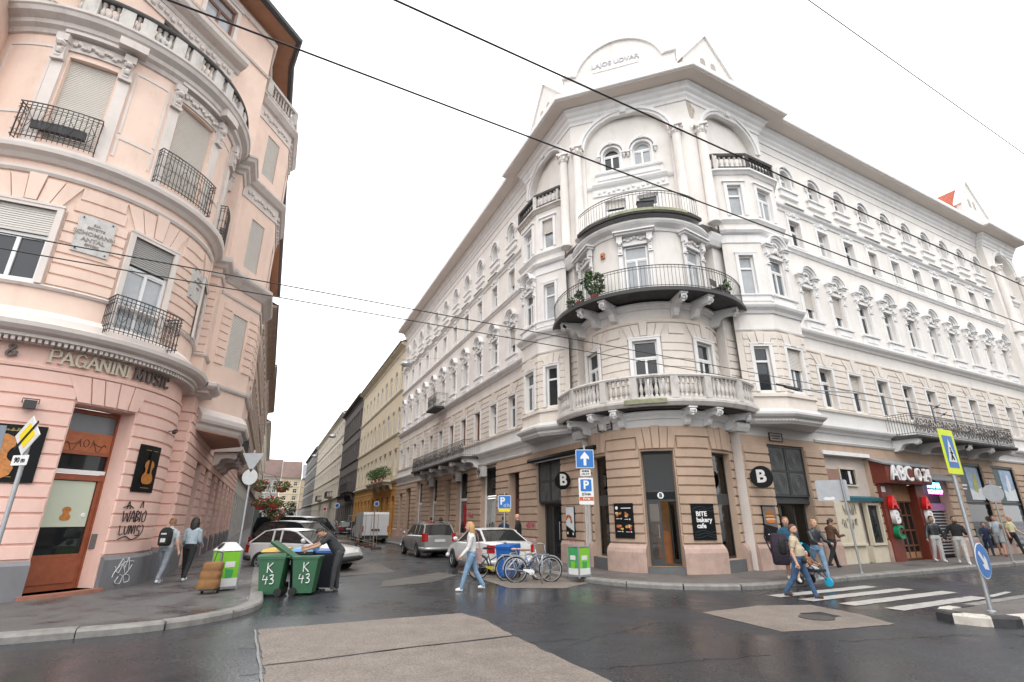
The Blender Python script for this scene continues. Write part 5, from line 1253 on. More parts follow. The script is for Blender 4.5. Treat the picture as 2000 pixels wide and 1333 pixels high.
def far_sign(a, b_, z, r, m1, label):
    p = S(a, b_); M = T(p.x, p.y, .12); o = thing('road_sign', label, 'sign', M, 'distant round signs'); b = MB(); b.tube([(0,0,0),(0,0,z+r)], .03, 6); b.obj('pole', STEEL, o, M); n = 20
    for k, (rr, mm) in enumerate(((r, mat('far_sign_white', (.7,.7,.7), .4)), (r*.7, m1))):
        b = MB(); b.prismy([(rr*math.cos(2*math.pi*i/n), z+rr*math.sin(2*math.pi*i/n)) for i in range(n)], -.05-.012*k, -.04-.012*k); b.obj('disc', mm, o, M)
far_sign(54.5, 9.9, 3.0, .26, mat('far_sign_blue', (.02,.13,.45), .4), 'round blue and white sign before the ochre ground floor'); far_sign(82, 9.2, 3.4, .38, MATS['far_sign_blue'], 'round blue sign before the soot dark house'); far_sign(100, 9.2, 3.2, .38, mat('far_sign_red', (.5,.03,.03), .4), 'round red sign before the long pale house')
# unseen house row added behind the viewer to darken lower floors and glass reflections
OPB = thing('apartment_house', 'unseen buff house row added behind the viewer to shade the lower floors', 'building', T(*Mn(40,10).xy, 0)); fO = Flat(Mn(70, 10).xy, -dR, -nR)
oops = [(4+i*4.0, 5.3+i*4.0, z, z+2.1, .25) for i in range(14) for z in (5.0, 8.4)] + [(3.6+i*4.0, 6.2+i*4.0, .5, 3.6, .3) for i in range(14)]
b = MB(); wall(b, fO, 0, 60, 0, 12, oops); b.obj('wall', mat('buff_stucco', (.40,.34,.28), .85, .1, .6), OPB); b = MB(); fbox(b, fO, 0, 60, -.45, -.3, 0, 11.8); b.obj('window_panes', GL[0], OPB, kind='stuff')
b = MB(); fprof(b, fO, 0, 60, [(0,11.6),(.6,11.8),(.7,12.1),(-8,15),(-8,11.6)]); b.obj('roof', MATS['dark_roof'], OPB)
# ================================================================ shop fronts of the white building
def clear_glass():
    m = bpy.data.materials.new('clear_glass'); m.use_nodes = True; nt = m.node_tree; N = nt.nodes; N.clear()
    o = N.new('ShaderNodeOutputMaterial'); mx = N.new('ShaderNodeMixShader'); t = N.new('ShaderNodeBsdfTransparent'); g = N.new('ShaderNodeBsdfGlossy'); f = N.new('ShaderNodeFresnel')
    f.inputs[0].default_value = 1.6; g.inputs['Roughness'].default_value = .02; t.inputs[0].default_value = (.75,.78,.78,1)
    nt.links.new(f.outputs[0], mx.inputs[0]); nt.links.new(t.outputs[0], mx.inputs[1]); nt.links.new(g.outputs[0], mx.inputs[2]); nt.links.new(mx.outputs[0], o.inputs[0]); return m
CLEAR = clear_glass()
INT = mat('bakery_inner_wall', (.42,.29,.17), .8, .15, 2); OWOOD = mat('orange_counter_wood', (.38,.14,.04), .5, .2, 4); DARKI = mat('dark_interior', (.035,.03,.028), .8, .3, 2)
WARM = lamp('warm_bulb', (1.,.72,.32), 22)
def grid_frame(M, w, h, xs, zs, m, parent, name='shop_frame', t=.07, d=.08):
    b = MB(); b.box(-w/2,-w/2+t,-d/2,d/2,0,h); b.box(w/2-t,w/2,-d/2,d/2,0,h); b.box(-w/2+t,w/2-t,-d/2,d/2,0,t); b.box(-w/2+t,w/2-t,-d/2,d/2,h-t,h)
    for x in xs: b.box(x-t/2,x+t/2,-d/2+.006,d/2-.006,t,h-t)
    for z in zs: b.box(-w/2+t,w/2-t,-d/2+.012,d/2-.012,z-t/2,z+t/2)
    return b.obj(name, m, parent, M)
def pane(M, x0, x1, z0, z1, m, parent, y=.0): b = MB(); b.box(x0,x1,y-.004,y+.004,z0,z1); return b.obj('pane', m, parent, M)
# tower door, tower windows and the room behind them
wd = TR*rad(23.7); M = FT.M(253.35, -.38, .3)
o = grid_frame(M, wd, 3.6, [], [2.02, 2.3], DGREY, WB, 'bakery_door_frame', .075, .1)
b = MB(); b.box(-wd/2+.075,wd/2-.075,-.05,.03,2.05,2.28); b.obj('sign_board', BLACKP, o, M)
b = MB(); b.lathe([(.0,0),(.105,0),(.105,.012),(.0,.013)], 24, X=Matrix.Translation((0,-.055,2.17)) @ Matrix.Rotation(rad(90),4,'X')); b.obj('round_logo', FRAME, o, M)
link('logo_letter', textmesh('B', .17, .004, .006, mats=BLACKP), o, M @ Matrix.Translation((0,-.075,2.17)))
pane(M, -wd/2+.075, wd/2-.075, 2.34, 3.53, GLD, o)
b = MB(); b.box(-wd/2+.075,-wd/2+.14,-.03,.03,.07,1.98); b.box(-.1,-.03,-.03,.03,.07,1.98); b.box(-wd/2+.14,-.1,-.03,.03,.07,.2); b.box(-wd/2+.14,-.1,-.03,.03,1.9,1.98); lf = b.obj('door_leaf', DGREY, o, M)
pane(M, -wd/2+.14, -.1, .2, 1.9, CLEAR, o)
M3 = M @ Matrix.Translation((wd/2-.08,.02,0)) @ Matrix.Rotation(rad(-62),4,'Z')
b = MB(); b.box(-.46,-.38,-.03,.03,.07,1.98); b.box(-.08,0,-.03,.03,.07,1.98); b.box(-.38,-.08,-.03,.03,.07,.2); b.box(-.38,-.08,-.03,.03,1.9,1.98); b.obj('door_leaf', DGREY, o, M3)
pane(M3, -.38, -.08, .2, 1.9, CLEAR, o)
b = MB(); b.tube([(-.14,-.04,.85),(-.14,-.09,.85),(-.14,-.09,1.25),(-.14,-.04,1.25)], .013, 6); b.obj('handle', STEEL, o, M)
b = MB(); fbox(b, FT, 241, 265.7, -.5, .12, .12, .3); b.obj('doorstep', mat('grey_step', (.12,.125,.13), .6, .15, 3), WB)
for uc, wdeg in ((197.75, 25.5), (309.1, 25.8)):
    M = FT.M(uc, -.3, .5); w_ = TR*rad(wdeg); o = grid_frame(M, w_, 3.38, [], [1.72, 2.0], DGREY, WB)
    b = MB(); b.box(-w_/2+.07,w_/2-.07,-.03,.03,1.75,1.97); b.obj('panel', DGREY, o, M)
    pane(M, -w_/2+.07, w_/2-.07, .07, 1.68, CLEAR, o); pane(M, -w_/2+.07, w_/2-.07, 2.04, 3.31, CLEAR, o)
    b = MB(); fbox(b, FT, uc-wdeg/2, uc+wdeg/2, -.3, .1, .12, .48); b.obj('window_plinth', MATS['grey_step'], WB)
b = MB(); wall(b, Arc(TC, 1.1), 160, 350, .3, 4.6); 
b.prism([tuple(TC + FT.nrm(a)*2.5) for a in lin(172, 338, 30)] + [tuple(TC + Bv*1.5)], .28, .305); b.prism([tuple(TC + FT.nrm(a)*2.5) for a in lin(172, 338, 30)] + [tuple(TC + Bv*1.5)], 4.4, 4.45); ii = b.obj('bakery_interior', INT, WB)
b = MB(); wall(b, Arc(TC, 1.5), 244, 300, .3, 1.35); b.obj('counter', OWOOD, ii); b = MB(); wall(b, Arc(TC, 1.7), 300, 325, .3, 1.2); b.obj('counter', OWOOD, ii)
for a, r in ((299,1.85),(306,1.75),(262,1.4),(205,1.7)):
    q = TC + FT.nrm(a)*r; b = MB(); b.blob((q.x,q.y,3.3), .085, seg=10, rings=8); b.tube([(q.x,q.y,3.38),(q.x,q.y,4.4)], .006, 4); b.obj('pendant_lamp', WARM, ii)
# bakery bays on both fronts: ventilation screens over glazing
def vent(fac, u0, u1, z0, z1, n, parent, m):
    w_ = u1-u0; M = fac.M((u0+u1)/2, n, z0); h = z1-z0; o = grid_frame(M, w_, h, [0], [h/2], DGREY, parent, 'ventilation_screen', .04, .06)
    SM = mat('screen_mesh', (.05,.052,.055), .6, .15, 10); FANM = mat('fan_cover', (.085,.088,.09), .6, .05, 5)
    for i, (sx, sz) in enumerate(((-1,0),(1,0),(-1,1),(1,1))):
        x0, x1 = (.02, w_/2-.04) if sx > 0 else (-w_/2+.04, -.02); c0, c1 = (.04, h/2-.02) if sz == 0 else (h/2+.02, h-.04)
        b = MB(); b.box(x0,x1,.0,.02,c0,c1); b.obj('mesh_panel', SM, o, M)
        b = MB(); cx, cz = (x0+x1)/2, (c0+c1)/2; r = min(x1-x0, c1-c0)*.4
        b.box(cx-r*1.2,cx+r*1.2,-.012,-.001,cz-r*1.15,cz+r*1.15)
        for k in (1., .72, .45): b.tube([(cx+r*k*math.cos(t), -.02, cz+r*k*math.sin(t)) for t in lin(0,6.283,20)[:-1]], .012, 4, closed=True)
        b.obj('fan_unit', FANM, o, M)
vent(FR, 5.58, 7.67, 2.5, 4.3, -.1, WB, None); vent(FL, 5.88, 8.02, 2.4, 4.15, -.1, WB, None)
b = MB(); fbox(b, FR, 5.56, 7.69, -.44, -.14, 2.26, 2.62); b.obj('lintel_panel', DGREY, WB)
M = FR.M(6.62, -.4, .25); o = grid_frame(M, 2.13, 2.03, [-.35,.4], [], DGREY, WB)
for x0, x1 in ((-.99,-.39),(-.31,.36),(.44,.99)): pane(M, x0, x1, .07, 1.96, CLEAR, o)
b = MB(); b.box(-1.1,1.1,.7,.75,0,2.1,X=M); b.box(-1.1,1.1,.05,.7,-.02,.0,X=M); b.box(-1.1,1.1,.05,.7,2.05,2.08,X=M); ii = b.obj('bakery_interior', mat('brown_interior', (.10,.065,.045), .8, .2, 2), WB)
for x in (-.55, -.05):
    b = MB(); b.blob((x,.2,1.74), (.075,.075,.095), X=M, seg=10, rings=8); b.tube([(x,.2,1.82),(x,.2,2.05)], .006, 4, X=M); b.obj('pendant_lamp', WARM, ii)
b = MB(); b.box(-.9,.9,.55,.6,.9,.95,X=M)
for i in range(9): b.box(-.8+i*.19,-.7+i*.19,.5,.6,.96,1.05+.1*(i*7 % 3),X=M)
b.obj('shelf', OWOOD, ii)
M = FL.M(6.95, -.4, .12); o = grid_frame(M, 2.1, 2.25, [-.35,.42], [], DGREY, WB, 'grey_door', .12)
for x0, x1 in ((-.93,-.41),(-.29,.36),(.48,.93)): pane(M, x0, x1, .12, 2.13, GLD, o)
b = MB(); b.tube([(.3,-.1,.8),(.3,-.1,1.5)], .015, 6); b.obj('handle', STEEL, o, M)
b = MB(); fbox(b, FL, 5.86, 8.04, -.49, -.15, 2.33, 2.5); b.obj('lintel_panel', DGREY, WB)
# folded awning on the side street
b = MB(); fprof(b, FL, 2.9, 8.4, [(.08,4.16),(.32,4.12),(.34,4.2),(.3,4.3),(.08,4.3)]); o = b.obj('folded_awning', BLACKP, WB)
b = MB(); fprof(b, FL, 3.3, 7.8, [(.12,4.09),(.28,4.06),(.28,4.1),(.12,4.13)]); b.obj('front_bar', STEEL, o)
# side street: brown door, broken shop windows, wall air conditioners
M = FL.M(10.52, -.42, .12); o = grid_frame(M, 1.33, 3.85, [], [2.5], mat('dark_brown_door', (.11,.04,.03), .5, .2, 4), WB, 'wooden_door', .1)
b = MB(); b.box(-.56,.56,-.02,.03,.1,2.45); b.box(-.48,-.05,-.035,-.015,.3,2.3); b.box(.05,.48,-.035,-.015,.3,2.3); b.obj('door_leaf', MATS['dark_brown_door'], o, M); pane(M, -.56, .56, 2.55, 3.75, GLD, o)
SHEET = mat('dusty_plastic_sheet', (.34,.36,.36), .35, .35, 1.8); RED = mat('red_spray', (.55,.03,.04), .6, .1, 8); BLK = mat('black_spray', (.012,.012,.014), .5, .0); LILAC = mat('pink_spray', (.48,.12,.16), .7, .2, 5)
def scrawl(M, x0, x1, z0, z1, n, m, parent, name='graffiti', r=.018, seed=1, y=-.012):
    rnd = random.Random(seed); b = MB()
    for i in range(n):
        cx = x0+(x1-x0)*(i+.5)/n; wd_ = (x1-x0)/n*.75
        ctrl = [(cx+rnd.uniform(-.6,.6)*wd_, rnd.uniform(z0, z1)) for _ in range(5)]
        b.tube([(p[0], y-.0006*i, p[1]) for p in curve_pts(ctrl, 5)], r, 4)
    return b.obj(name, m, parent, M)
ACM = mat('air_conditioner_white', (.55,.54,.52), .5, .1, 5)
def aircon(parent, M, w_=.8):
    b = MB(); b.box(-w_/2,w_/2,-.3,0,0,.55); o = b.obj('air_conditioner', ACM, parent, M)
    b = MB()
    for k in (1., .8, .6, .4, .2): b.tube([(-.1+.22*k*math.cos(t), -.31, .28+.22*k*math.sin(t)) for t in lin(0,6.283,16)[:-1]], .007, 4, closed=True)
    b.obj('fan_grille', DGREY, o, M)
for i, g_ in enumerate((LG[2], LG[3], LG[5], LG[6])):
    uc = (g_[0]+g_[1])/2; w_ = g_[1]-g_[0]; h = g_[3]-g_[2]; M = FL.M(uc, -.3, g_[2]); o = grid_frame(M, w_, h, [], [h*.58], FRAME, WB, 'shop_frame', .1, .12)
    pane(M, -w_/2+.1, w_/2-.1, .1, h*.56, SHEET if i != 1 else GL[1], o); pane(M, -w_/2+.1, w_/2-.1, h*.6, h-.1, GLD, o)
    b = MB(); b.add([(-.5+.15*i,-.02,.1),(.4,-.05,.1),(.85,-.03,.1),(.3,-.02,h*.55),(-.15,-.015,h*.5)], [(0,1,4),(1,2,3),(1,3,4)]); b.obj('hanging_plastic', mat('milky_plastic', (.52,.54,.54), .3, .25, 4), o, M)
    scrawl(M, -.8, .8, .2, 1.1, 7, BLK, o, seed=i+3, y=-.06)
    if i == 1: scrawl(M, -.35, .35, .5, 2.2, 9, RED, o, r=.04, seed=12, y=-.03)
    if i != 3: aircon(WB, FL.M(g_[1]-.45, .02, 3.95))
for k, (u, z) in enumerate(((8.6,1.45),(12.0,1.2),(15.8,1.0),(16.4,1.9))): scrawl(FL.M(u, .06, z), -.45, .45, -.15, .18, 8, LILAC, WB, r=.013, seed=30+k)
scrawl(FL.M(4.95, .06, .7), -.3, .3, -.4, .3, 6, LILAC, WB, r=.014, seed=50)
for g_ in (LG[4], LG[7], LG[8]):
    M = FL.M((g_[0]+g_[1])/2, -.35, g_[2]); w_ = g_[1]-g_[0]; h = g_[3]-g_[2]; o = grid_frame(M, w_, h, [0], [h*.7], MATS['dark_brown_door'], WB, 'wooden_door', .08); pane(M, -w_/2+.08, w_/2-.08, .1, h-.1, GLD, o, .03)
# cream kiosk front
CRM = mat('cream_panel', (.62,.56,.44), .7, .1, 2, dirt=.5, dirtcol=(.35,.29,.2), dscale=1.2); TEAL = mat('teal_canvas', (.015,.12,.15), .7, .1, 5); BRP = mat('brown_tile_panel', (.30,.17,.13), .6, .1, 4)
b = MB(); fbox(b, FR, 8.86, 11.94, -.28, -.2, .12, 4.28); kio = b.obj('kiosk_front', mat('pale_pink_render', (.60,.53,.48), .8, .1, 1.5), WB)
b = MB(); fbox(b, FR, 8.75, 11.95, -.2, .1, 4.15, 4.3); b.obj('ledge', WTRIM, kio)
b = MB(); fbox(b, FR, 8.87, 9.9, -.2, -.12, 2.95, 3.62); b.obj('brown_panel', BRP, kio)
b = MB(); fbox(b, FR, 8.87, 10.45, -.2, .06, .82, 2.35); b.obj('cream_board', CRM, kio); b = MB(); fbox(b, FR, 8.9, 10.5, -.2, .0, .12, .78); b.obj('cream_base', CRM, kio)
b = MB(); fbox(b, FR, 8.85, 10.52, -.2, .1, .76, .84); b.obj('cream_sill', CRM, kio)
b = MB(); fbox(b, FR, 10.9, 11.93, -.2, .02, .12, .72); b.obj('cream_base', CRM, kio)
M = FR.M(11.42, .0, .74); o = grid_frame(M, .95, 1.6, [], [], CRM, kio, 'kiosk_window', .09, .16); pane(M, -.4, .4, .06, 1.54, GLD, o, .03)
b = MB(); fprof(b, FR, 9.7, 12.0, [(-.1,2.44),(.2,2.4),(.22,2.52),(-.1,2.6)]); b.obj('teal_awning', TEAL, kio)
M = FR.M(10.55, -.18, 2.98); o = grid_frame(M, 1.15, .72, [], [], CRM, kio, 'small_window', .06, .1); pane(M, -.52, .52, .06, .66, GLD, o, .02)
b = MB(); b.box(.05,.2,-.03,-.01,.1,.6); b.obj('price_card', FRAME, o, M)
scrawl(FR.M(9.6, .065, .9), -.5, .55, .45, .85, 9, BLK, WB, r=.0055, seed=5); scrawl(FR.M(9.7, .065, .9), -.35, .5, .95, 1.4, 7, BLK, WB, r=.0045, seed=9)
# grocery with red brown portal
RDW = mat('red_brown_paint', (.17,.032,.017), .55, .2, 3, dirt=.3, dirtcol=(.1,.02,.015)); TANW = mat('tan_board', (.36,.19,.10), .7, .15, 3)
b = MB(); fprof(b, FR, 11.95, 15.45, [(.0,3.12),(.55,3.12),(.58,3.2),(.58,3.86),(.0,4.08)]); abc = b.obj('shop_fascia', RDW, WB)
b = MB(); fprof(b, FR, 11.85, 15.5, [(-.05,4.1),(.66,3.84),(.68,3.9),(-.05,4.2)]); b.obj('tin_roof', STEEL, abc)
b = MB(); fbox(b, FR, 12.05, 12.85, -.2, .18, .12, 3.12); b.obj('red_jamb', RDW, abc); b = MB(); fbox(b, FR, 14.75, 15.42, -.2, .18, .12, 3.12); b.obj('red_jamb', RDW, abc)
b = MB(); fbox(b, FR, 12.86, 14.74, -.24, -.1, 2.44, 3.5); b.obj('tan_panel', TANW, abc)
M = FR.M(13.8, -.18, .12); o = grid_frame(M, 1.88, 2.33, [-.45,0,.45], [.55,1.15,1.75], mat('brown_shop_door', (.13,.055,.03), .5, .2, 4), abc, 'shop_door', .07, .08); pane(M, -.87, .87, .3, 2.26, GLD, o, .02)
b = MB(); b.box(-.9,.9,-.02,.02,.0,.3); b.obj('door_base', TANW, o, M)
LW_ = mat('white_sign_letter', (.78,.78,.78), .4, .02)
link('lettering', textmesh('ABC', .86, .05, .006, mats=LW_), abc, FR.M(12.95, .66, 3.5)); link('lettering', textmesh('O-24', .78, .05, .0, mats=LW_, space=1.15), abc, FR.M(14.62, .66, 3.48) @ Matrix.Scale(.62, 4, (1,0,0)))
for u in (12.45, 15.08):
    for s_, z, m_ in (('A', 2.35, mat('red_letter', (.72,.02,.02), .4)), ('B', 1.78, mat('white_letter', (.8,.8,.8), .4)), ('C', 1.2, mat('green_letter', (.0,.22,.09), .4))):
        link('letter', textmesh(s_, .7, .09, .018, mats=m_), abc, FR.M(u, .3, z))
b = MB(); fbox(b, FR, 12.1, 12.35, .18, .2, 2.78, 3.0); b.obj('price_card', FRAME, abc)
# neon shop
b = MB(); fbox(b, FR, 15.75, 17.9, -.4, -.36, .12, 3.7); neon = b.obj('night_shop_back', mat('dark_purple', (.06,.035,.06), .6, .3, 2), WB)
b = MB(); fprof(b, FR, 15.6, 18.0, [(.0,3.62),(.55,3.34),(.57,3.38),(.0,3.72)]); b.obj('tin_awning', STEEL, neon)
b = MB(); b.box(-1.05,1.05,-.03,.03,2.1,2.4); b.obj('lilac_band', mat('lilac_panel', (.34,.16,.32), .6, .1, 3), neon, FR.M(16.83, -.25, 0))
b = MB(); b.box(-1.0,-.35,-.02,.02,.1,2.0); b.obj('lilac_panel', MATS['lilac_panel'], neon, FR.M(16.83, -.28, .1))
b = MB()
for i in range(15): b.box(-.25,1.0,-.03,.0,.15+i*.13,.2+i*.13)
b.obj('grille', STEEL, neon, FR.M(16.83, -.27, .1), kind='stuff')
link('neon_lettering', textmesh('NYITVA', .34, .01, .004, mats=lamp('cyan_neon', (.2,.85,1.), 3.), space=.95, shear=.15), neon, FR.M(16.75, .02, 3.16)); link('neon_lettering', textmesh('NON-STOP', .27, .01, .004, mats=lamp('pink_neon', (1.,.2,.65), 3.), space=.9), neon, FR.M(16.8, .02, 2.88))
# sports shop windows with printed panels
SKY_ = mat('print_sky', (.30,.42,.60), .5, .3, 3); SNOW = mat('print_snow', (.66,.70,.74), .5, .15, 3); SUIT = mat('print_suit', (.42,.40,.06), .5, .2, 5)
for k, g_ in enumerate((RG[4], RG[5], RG[6], RG[7])):
    uc = (g_[0]+g_[1])/2; w_ = g_[1]-g_[0]; h = g_[3]-g_[2]; M = FR.M(uc, -.1, g_[2]); o = grid_frame(M, w_, h, [], [h*.52], BLACKP, WB, 'shop_window', .12, .14)
    pane(M, -w_/2+.12, w_/2-.12, .12, h*.5, GL[1] if k % 2 else GLD, o)
    b = MB(); b.box(-w_/2+.12,w_/2-.12,-.01,.02,h*.54,h-.12); b.obj('print_panel', DGREY if k != 1 else mat('print_dark_green', (.03,.07,.06), .5), o, M)
    if k < 2:
        b = MB(); b.box(-.25,w_/2-.2,-.02,-.01,h*.56,h-.2); b.obj('print_photo', SKY_, o, M)
        b = MB(); b.add([(-.25,-.024,h*.56),(w_/2-.2,-.024,h*.56),(w_/2-.2,-.024,h*.72),(.3,-.024,h*.66),(-.25,-.024,h*.7)], [(0,1,2,3,4)]); b.obj('print_snow', SNOW, o, M)
        b = MB(); b.prismy([(.25,h*.66),(.5,h*.64),(.62,h*.72),(.7,h*.8),(.62,h*.88),(.48,h*.9),(.35,h*.82),(.2,h*.76)], -.03, -.026); b.obj('print_skier', SUIT if k == 0 else SNOW, o, M)
        b = MB(); b.box(-w_/2+.3,-.45,-.02,-.015,h*.72,h*.74); b.box(-w_/2+.3,-.55,-.02,-.015,h*.68,h*.695); b.obj('print_lines', FRAME, o, M)
# posters on the tower piers (hung things)
def poster(fac, u, z, w_, h, n, label, cat='poster'):
    M = fac.M(u, n, z); root = thing('poster', label, cat, M, 'black bakery posters')
    b = MB(); b.box(-w_/2,w_/2,-.02,.04,0,h); b.obj('board', BLACKP, root, M); return root, M
FOOD = [mat('print_orange', (.60,.20,.05), .5, .4, 20), mat('print_cream', (.62,.52,.40), .5, .4, 20), mat('print_brown', (.33,.14,.05), .5, .4, 25), mat('print_yellow', (.6,.38,.05), .5, .3, 20), mat('print_red', (.45,.05,.03), .5, .3, 20)]
r_, M = poster(FT, 225.5, 1.13, .72, 1.1, .07, 'black menu poster with four food pictures on the left door pier')
for i, (x, z) in enumerate(((-.19,.74),(.14,.72),(-.16,.34),(.17,.33))):
    for k in range(5):
        b = MB(); rn = random.Random(i*7+k); b.blob((x+rn.uniform(-.09,.09),-.024,z+rn.uniform(-.05,.06)), (rn.uniform(.04,.08),.006,rn.uniform(.03,.06)), seg=7, rings=4); b.obj('food_print', FOOD[(i+k) % 5], r_, M)
    b = MB(); b.box(x-.1,x+.04,-.024,-.02,z-.14,z-.125); b.box(x+.08,x+.12,-.024,-.02,z-.15,z-.11); b.obj('print_lines', FRAME, r_, M)
b = MB(); b.box(-.08,.3,-.024,-.02,.93,.955); b.lathe([(0,0),(.055,0),(.055,.004),(0,.005)], 16, X=Matrix.Translation((-.25,-.02,.95)) @ Matrix.Rotation(rad(90),4,'X')); b.obj('print_heading', FRAME, r_, M)
r_, M = poster(FT, 281.4, 1.1, .78, 1.1, .07, 'black poster reading BITE bakery cafe right of the door')
for s_, z in (('BITE', .78), ('bakery', .6), ('cafe', .42)): link('lettering', textmesh(s_, .2, .003, .006, 'LEFT', mats=FRAME), r_, M @ Matrix.Translation((-.26, -.024, z)))
b = MB(); WV = mat('print_wave', (.05,.075,.09), .5)
for zz in (.98, .9, .26, .18, .1): b.tube([(x, -.022, zz+.03*math.sin(x*11+zz*9)) for x in lin(-.37,.37,24)], .006, 4)
b.obj('wave_print', WV, r_, M)
r_, M = poster(FL, 5.1, 1.07, .62, 1.12, .08, 'narrow black poster with croissant picture beside the grey door')
b = MB(); b.add([(-.3,-.024,.42),(.3,-.024,.2),(.3,-.024,1.1),(-.3,-.024,1.1)], [(0,1,2,3)]); b.obj('print_plate', SNOW, r_, M)
for i, t in enumerate(lin(0, 2.6, 7)): b = MB(); b.blob((-.1+.2*math.cos(t), -.026, .55+.22*math.sin(t)), (.075,.006,.06), seg=7, rings=4); b.obj('food_print', FOOD[(2, 0, 4)[i % 3]], r_, M)
b = MB(); b.lathe([(0,0),(.05,0),(.05,.004),(0,.005)], 14, X=Matrix.Translation((-.2,-.02,.14)) @ Matrix.Rotation(rad(90),4,'X')); b.lathe([(0,0),(.05,0),(.05,.004),(0,.005)], 14, X=Matrix.Translation((.2,-.02,.12)) @ Matrix.Rotation(rad(90),4,'X')); b.obj('print_dots', FRAME, r_, M)
r_, M = poster(FR, 4.98, 1.02, .68, 1.14, .08, 'black poster with burger picture on the pier by the bakery window')
b = MB(); b.add([(-.33,-.024,.55),(.33,-.024,.42),(.33,-.024,1.11),(-.33,-.024,1.11)], [(0,1,2,3)]); b.obj('print_background', mat('print_slate', (.16,.15,.15), .5, .3, 6), r_, M)
for i, (z, rx, rz, m_) in enumerate(((.92,.24,.12,2),(.8,.26,.03,3),(.76,.25,.04,4),(.7,.26,.04,1),(.63,.24,.07,0))): b = MB(); b.blob((0,-.028-.002*i,z), (rx,.006,rz), seg=12, rings=6); b.obj('food_print', FOOD[m_], r_, M)
b = MB(); b.box(-.22,.0,-.024,-.02,.2,.23); b.obj('print_lines', FRAME, r_, M)
WSB = mat('sign_white_letter', (.75,.75,.74), .5)
# round B signs
def disc_sign(M, label, r=.37):
    o = thing('round_sign', label, 'sign', M, 'round black bakery signs')
    b = MB(); b.lathe([(0,-.06),(r*.97,-.06),(r,-.04),(r,.04),(r*.97,.06),(0,.06)], 40, X=Matrix.Rotation(rad(90),4,'X')); b.obj('disc', BLACKP, o, M, smooth=True, angle=35)
    link('letter', textmesh('B', .58, .006, .02, mats=WSB), o, M @ Matrix.Translation((0,-.068,-.0)) @ Matrix.Rotation(rad(0),4,'Y'))
    b = MB()
    for z in (-.12, .12): b.tube([(-r-.16,0,z),(-r+.02,0,z)], .014, 6)
    b.obj('bracket', IRON, o, M)
p = FR.P(4.45, .42, 0); disc_sign(T(p[0], p[1], 3.1, math.atan2(dR.y, dR.x)-rad(90)+rad(20)), 'round black sign with white letter B by the bakery window')
p = FL.P(5.0, .45, 0); M_ = T(p[0], p[1], 3.16, math.atan2(dL.y, dL.x)-rad(90)); disc_sign(M_ @ Matrix.Scale(-1,4,(1,0,0)) if False else M_, 'round black sign with white letter B over the side street door', .34)
# small street name plates
for fac, u, z, lab in ((FR, 6.1, 4.62, 'street name plate above the ventilation screen'), (FT, 212, 4.9, 'street name plate under the stone balcony')):
    M = fac.M(u, .03, z); o = thing('street_name_plate', lab, 'plate', M, 'street name plates'); b = MB(); b.box(-.36,.36,-.015,.02,-.15,.15); b.obj('plate', mat('plate_pink', (.42,.34,.31), .6, .1, 6), o, M)
    b = MB()
    for x0, x1, z0, z1 in ((-.37,.37,.13,.16),(-.37,.37,-.16,-.13),(-.37,-.34,-.13,.13),(.34,.37,-.13,.13)): b.box(x0,x1,-.03,.02,z0,z1)
    b.obj('frame', IRON, o, M); b = MB(); b.box(-.25,.25,-.018,-.014,.02,.06); b.box(-.2,.2,-.018,-.014,-.07,-.03); b.obj('lettering', DGREY, o, M)
# ================================================================ vehicles (x forward, y left, z up, wheels on z = 0)
TYRE = mat('tyre_rubber', (.018,.018,.018), .8, .1, 20); RIM = mat('alloy_rim', (.45,.46,.47), .35, .05, 8, metal=.7); CHROME = mat('chrome', (.6,.6,.6), .15, 0, metal=1.)
CGL = mat('car_glass', (.018,.022,.024), .04, .3, 1., spec=.9); REDL = mat('red_light_lens', (.42,.012,.012), .15, .1, 10, spec=.8); CLRL = mat('clear_light_lens', (.55,.57,.58), .1, .1, 10, spec=.9); PLATE = mat('number_plate', (.62,.63,.64), .4, .05, 5); BLKP = mat('black_plastic', (.025,.025,.027), .6, .1, 10)
def paint(n, c, metal=0.): return mat(n, c, .28, .04, 2., metal=metal, coat=.7, dirt=.18, dirtcol=(c[0]*.5+.04, c[1]*.5+.04, c[2]*.5+.035), streak=.5, dscale=1.5)
def interp(pts, x):
    if x <= pts[0][0]: return pts[0][1]
    for (a, za), (b, zb) in zip(pts[:-1], pts[1:]):
        if x <= b: t = (x-a)/(b-a); return za+(zb-za)*t
    return pts[-1][1]
def wheel(parent, M, r=.31, w=.2, hub=RIM):
    b = MB(); X = Matrix.Rotation(rad(90), 4, 'X')
    b.lathe([(r*.66,-w/2),(r*.92,-w/2),(r,-w*.36),(r,w*.36),(r*.92,w/2),(r*.66,w/2),(r*.6,w*.3),(r*.6,-w*.3),(r*.66,-w/2)], 24, X=X); o = b.obj('wheel', TYRE, parent, M, smooth=True, angle=40)
    b = MB(); b.lathe([(0,w*.36),(r*.1,w*.4),(r*.14,w*.3),(r*.2,w*.22),(r*.55,w*.26),(r*.62,w*.42),(r*.66,w*.44),(r*.66,-w*.44),(0,-w*.4)], 24, X=X)
    for k in range(6):
        t = k*math.pi/3; b.box(r*.12, r*.58, -.035, .035, w*.2, w*.37, X=X @ Matrix.Rotation(t, 4, 'Z'))
    b.obj('rim', hub, o, M)
    return o
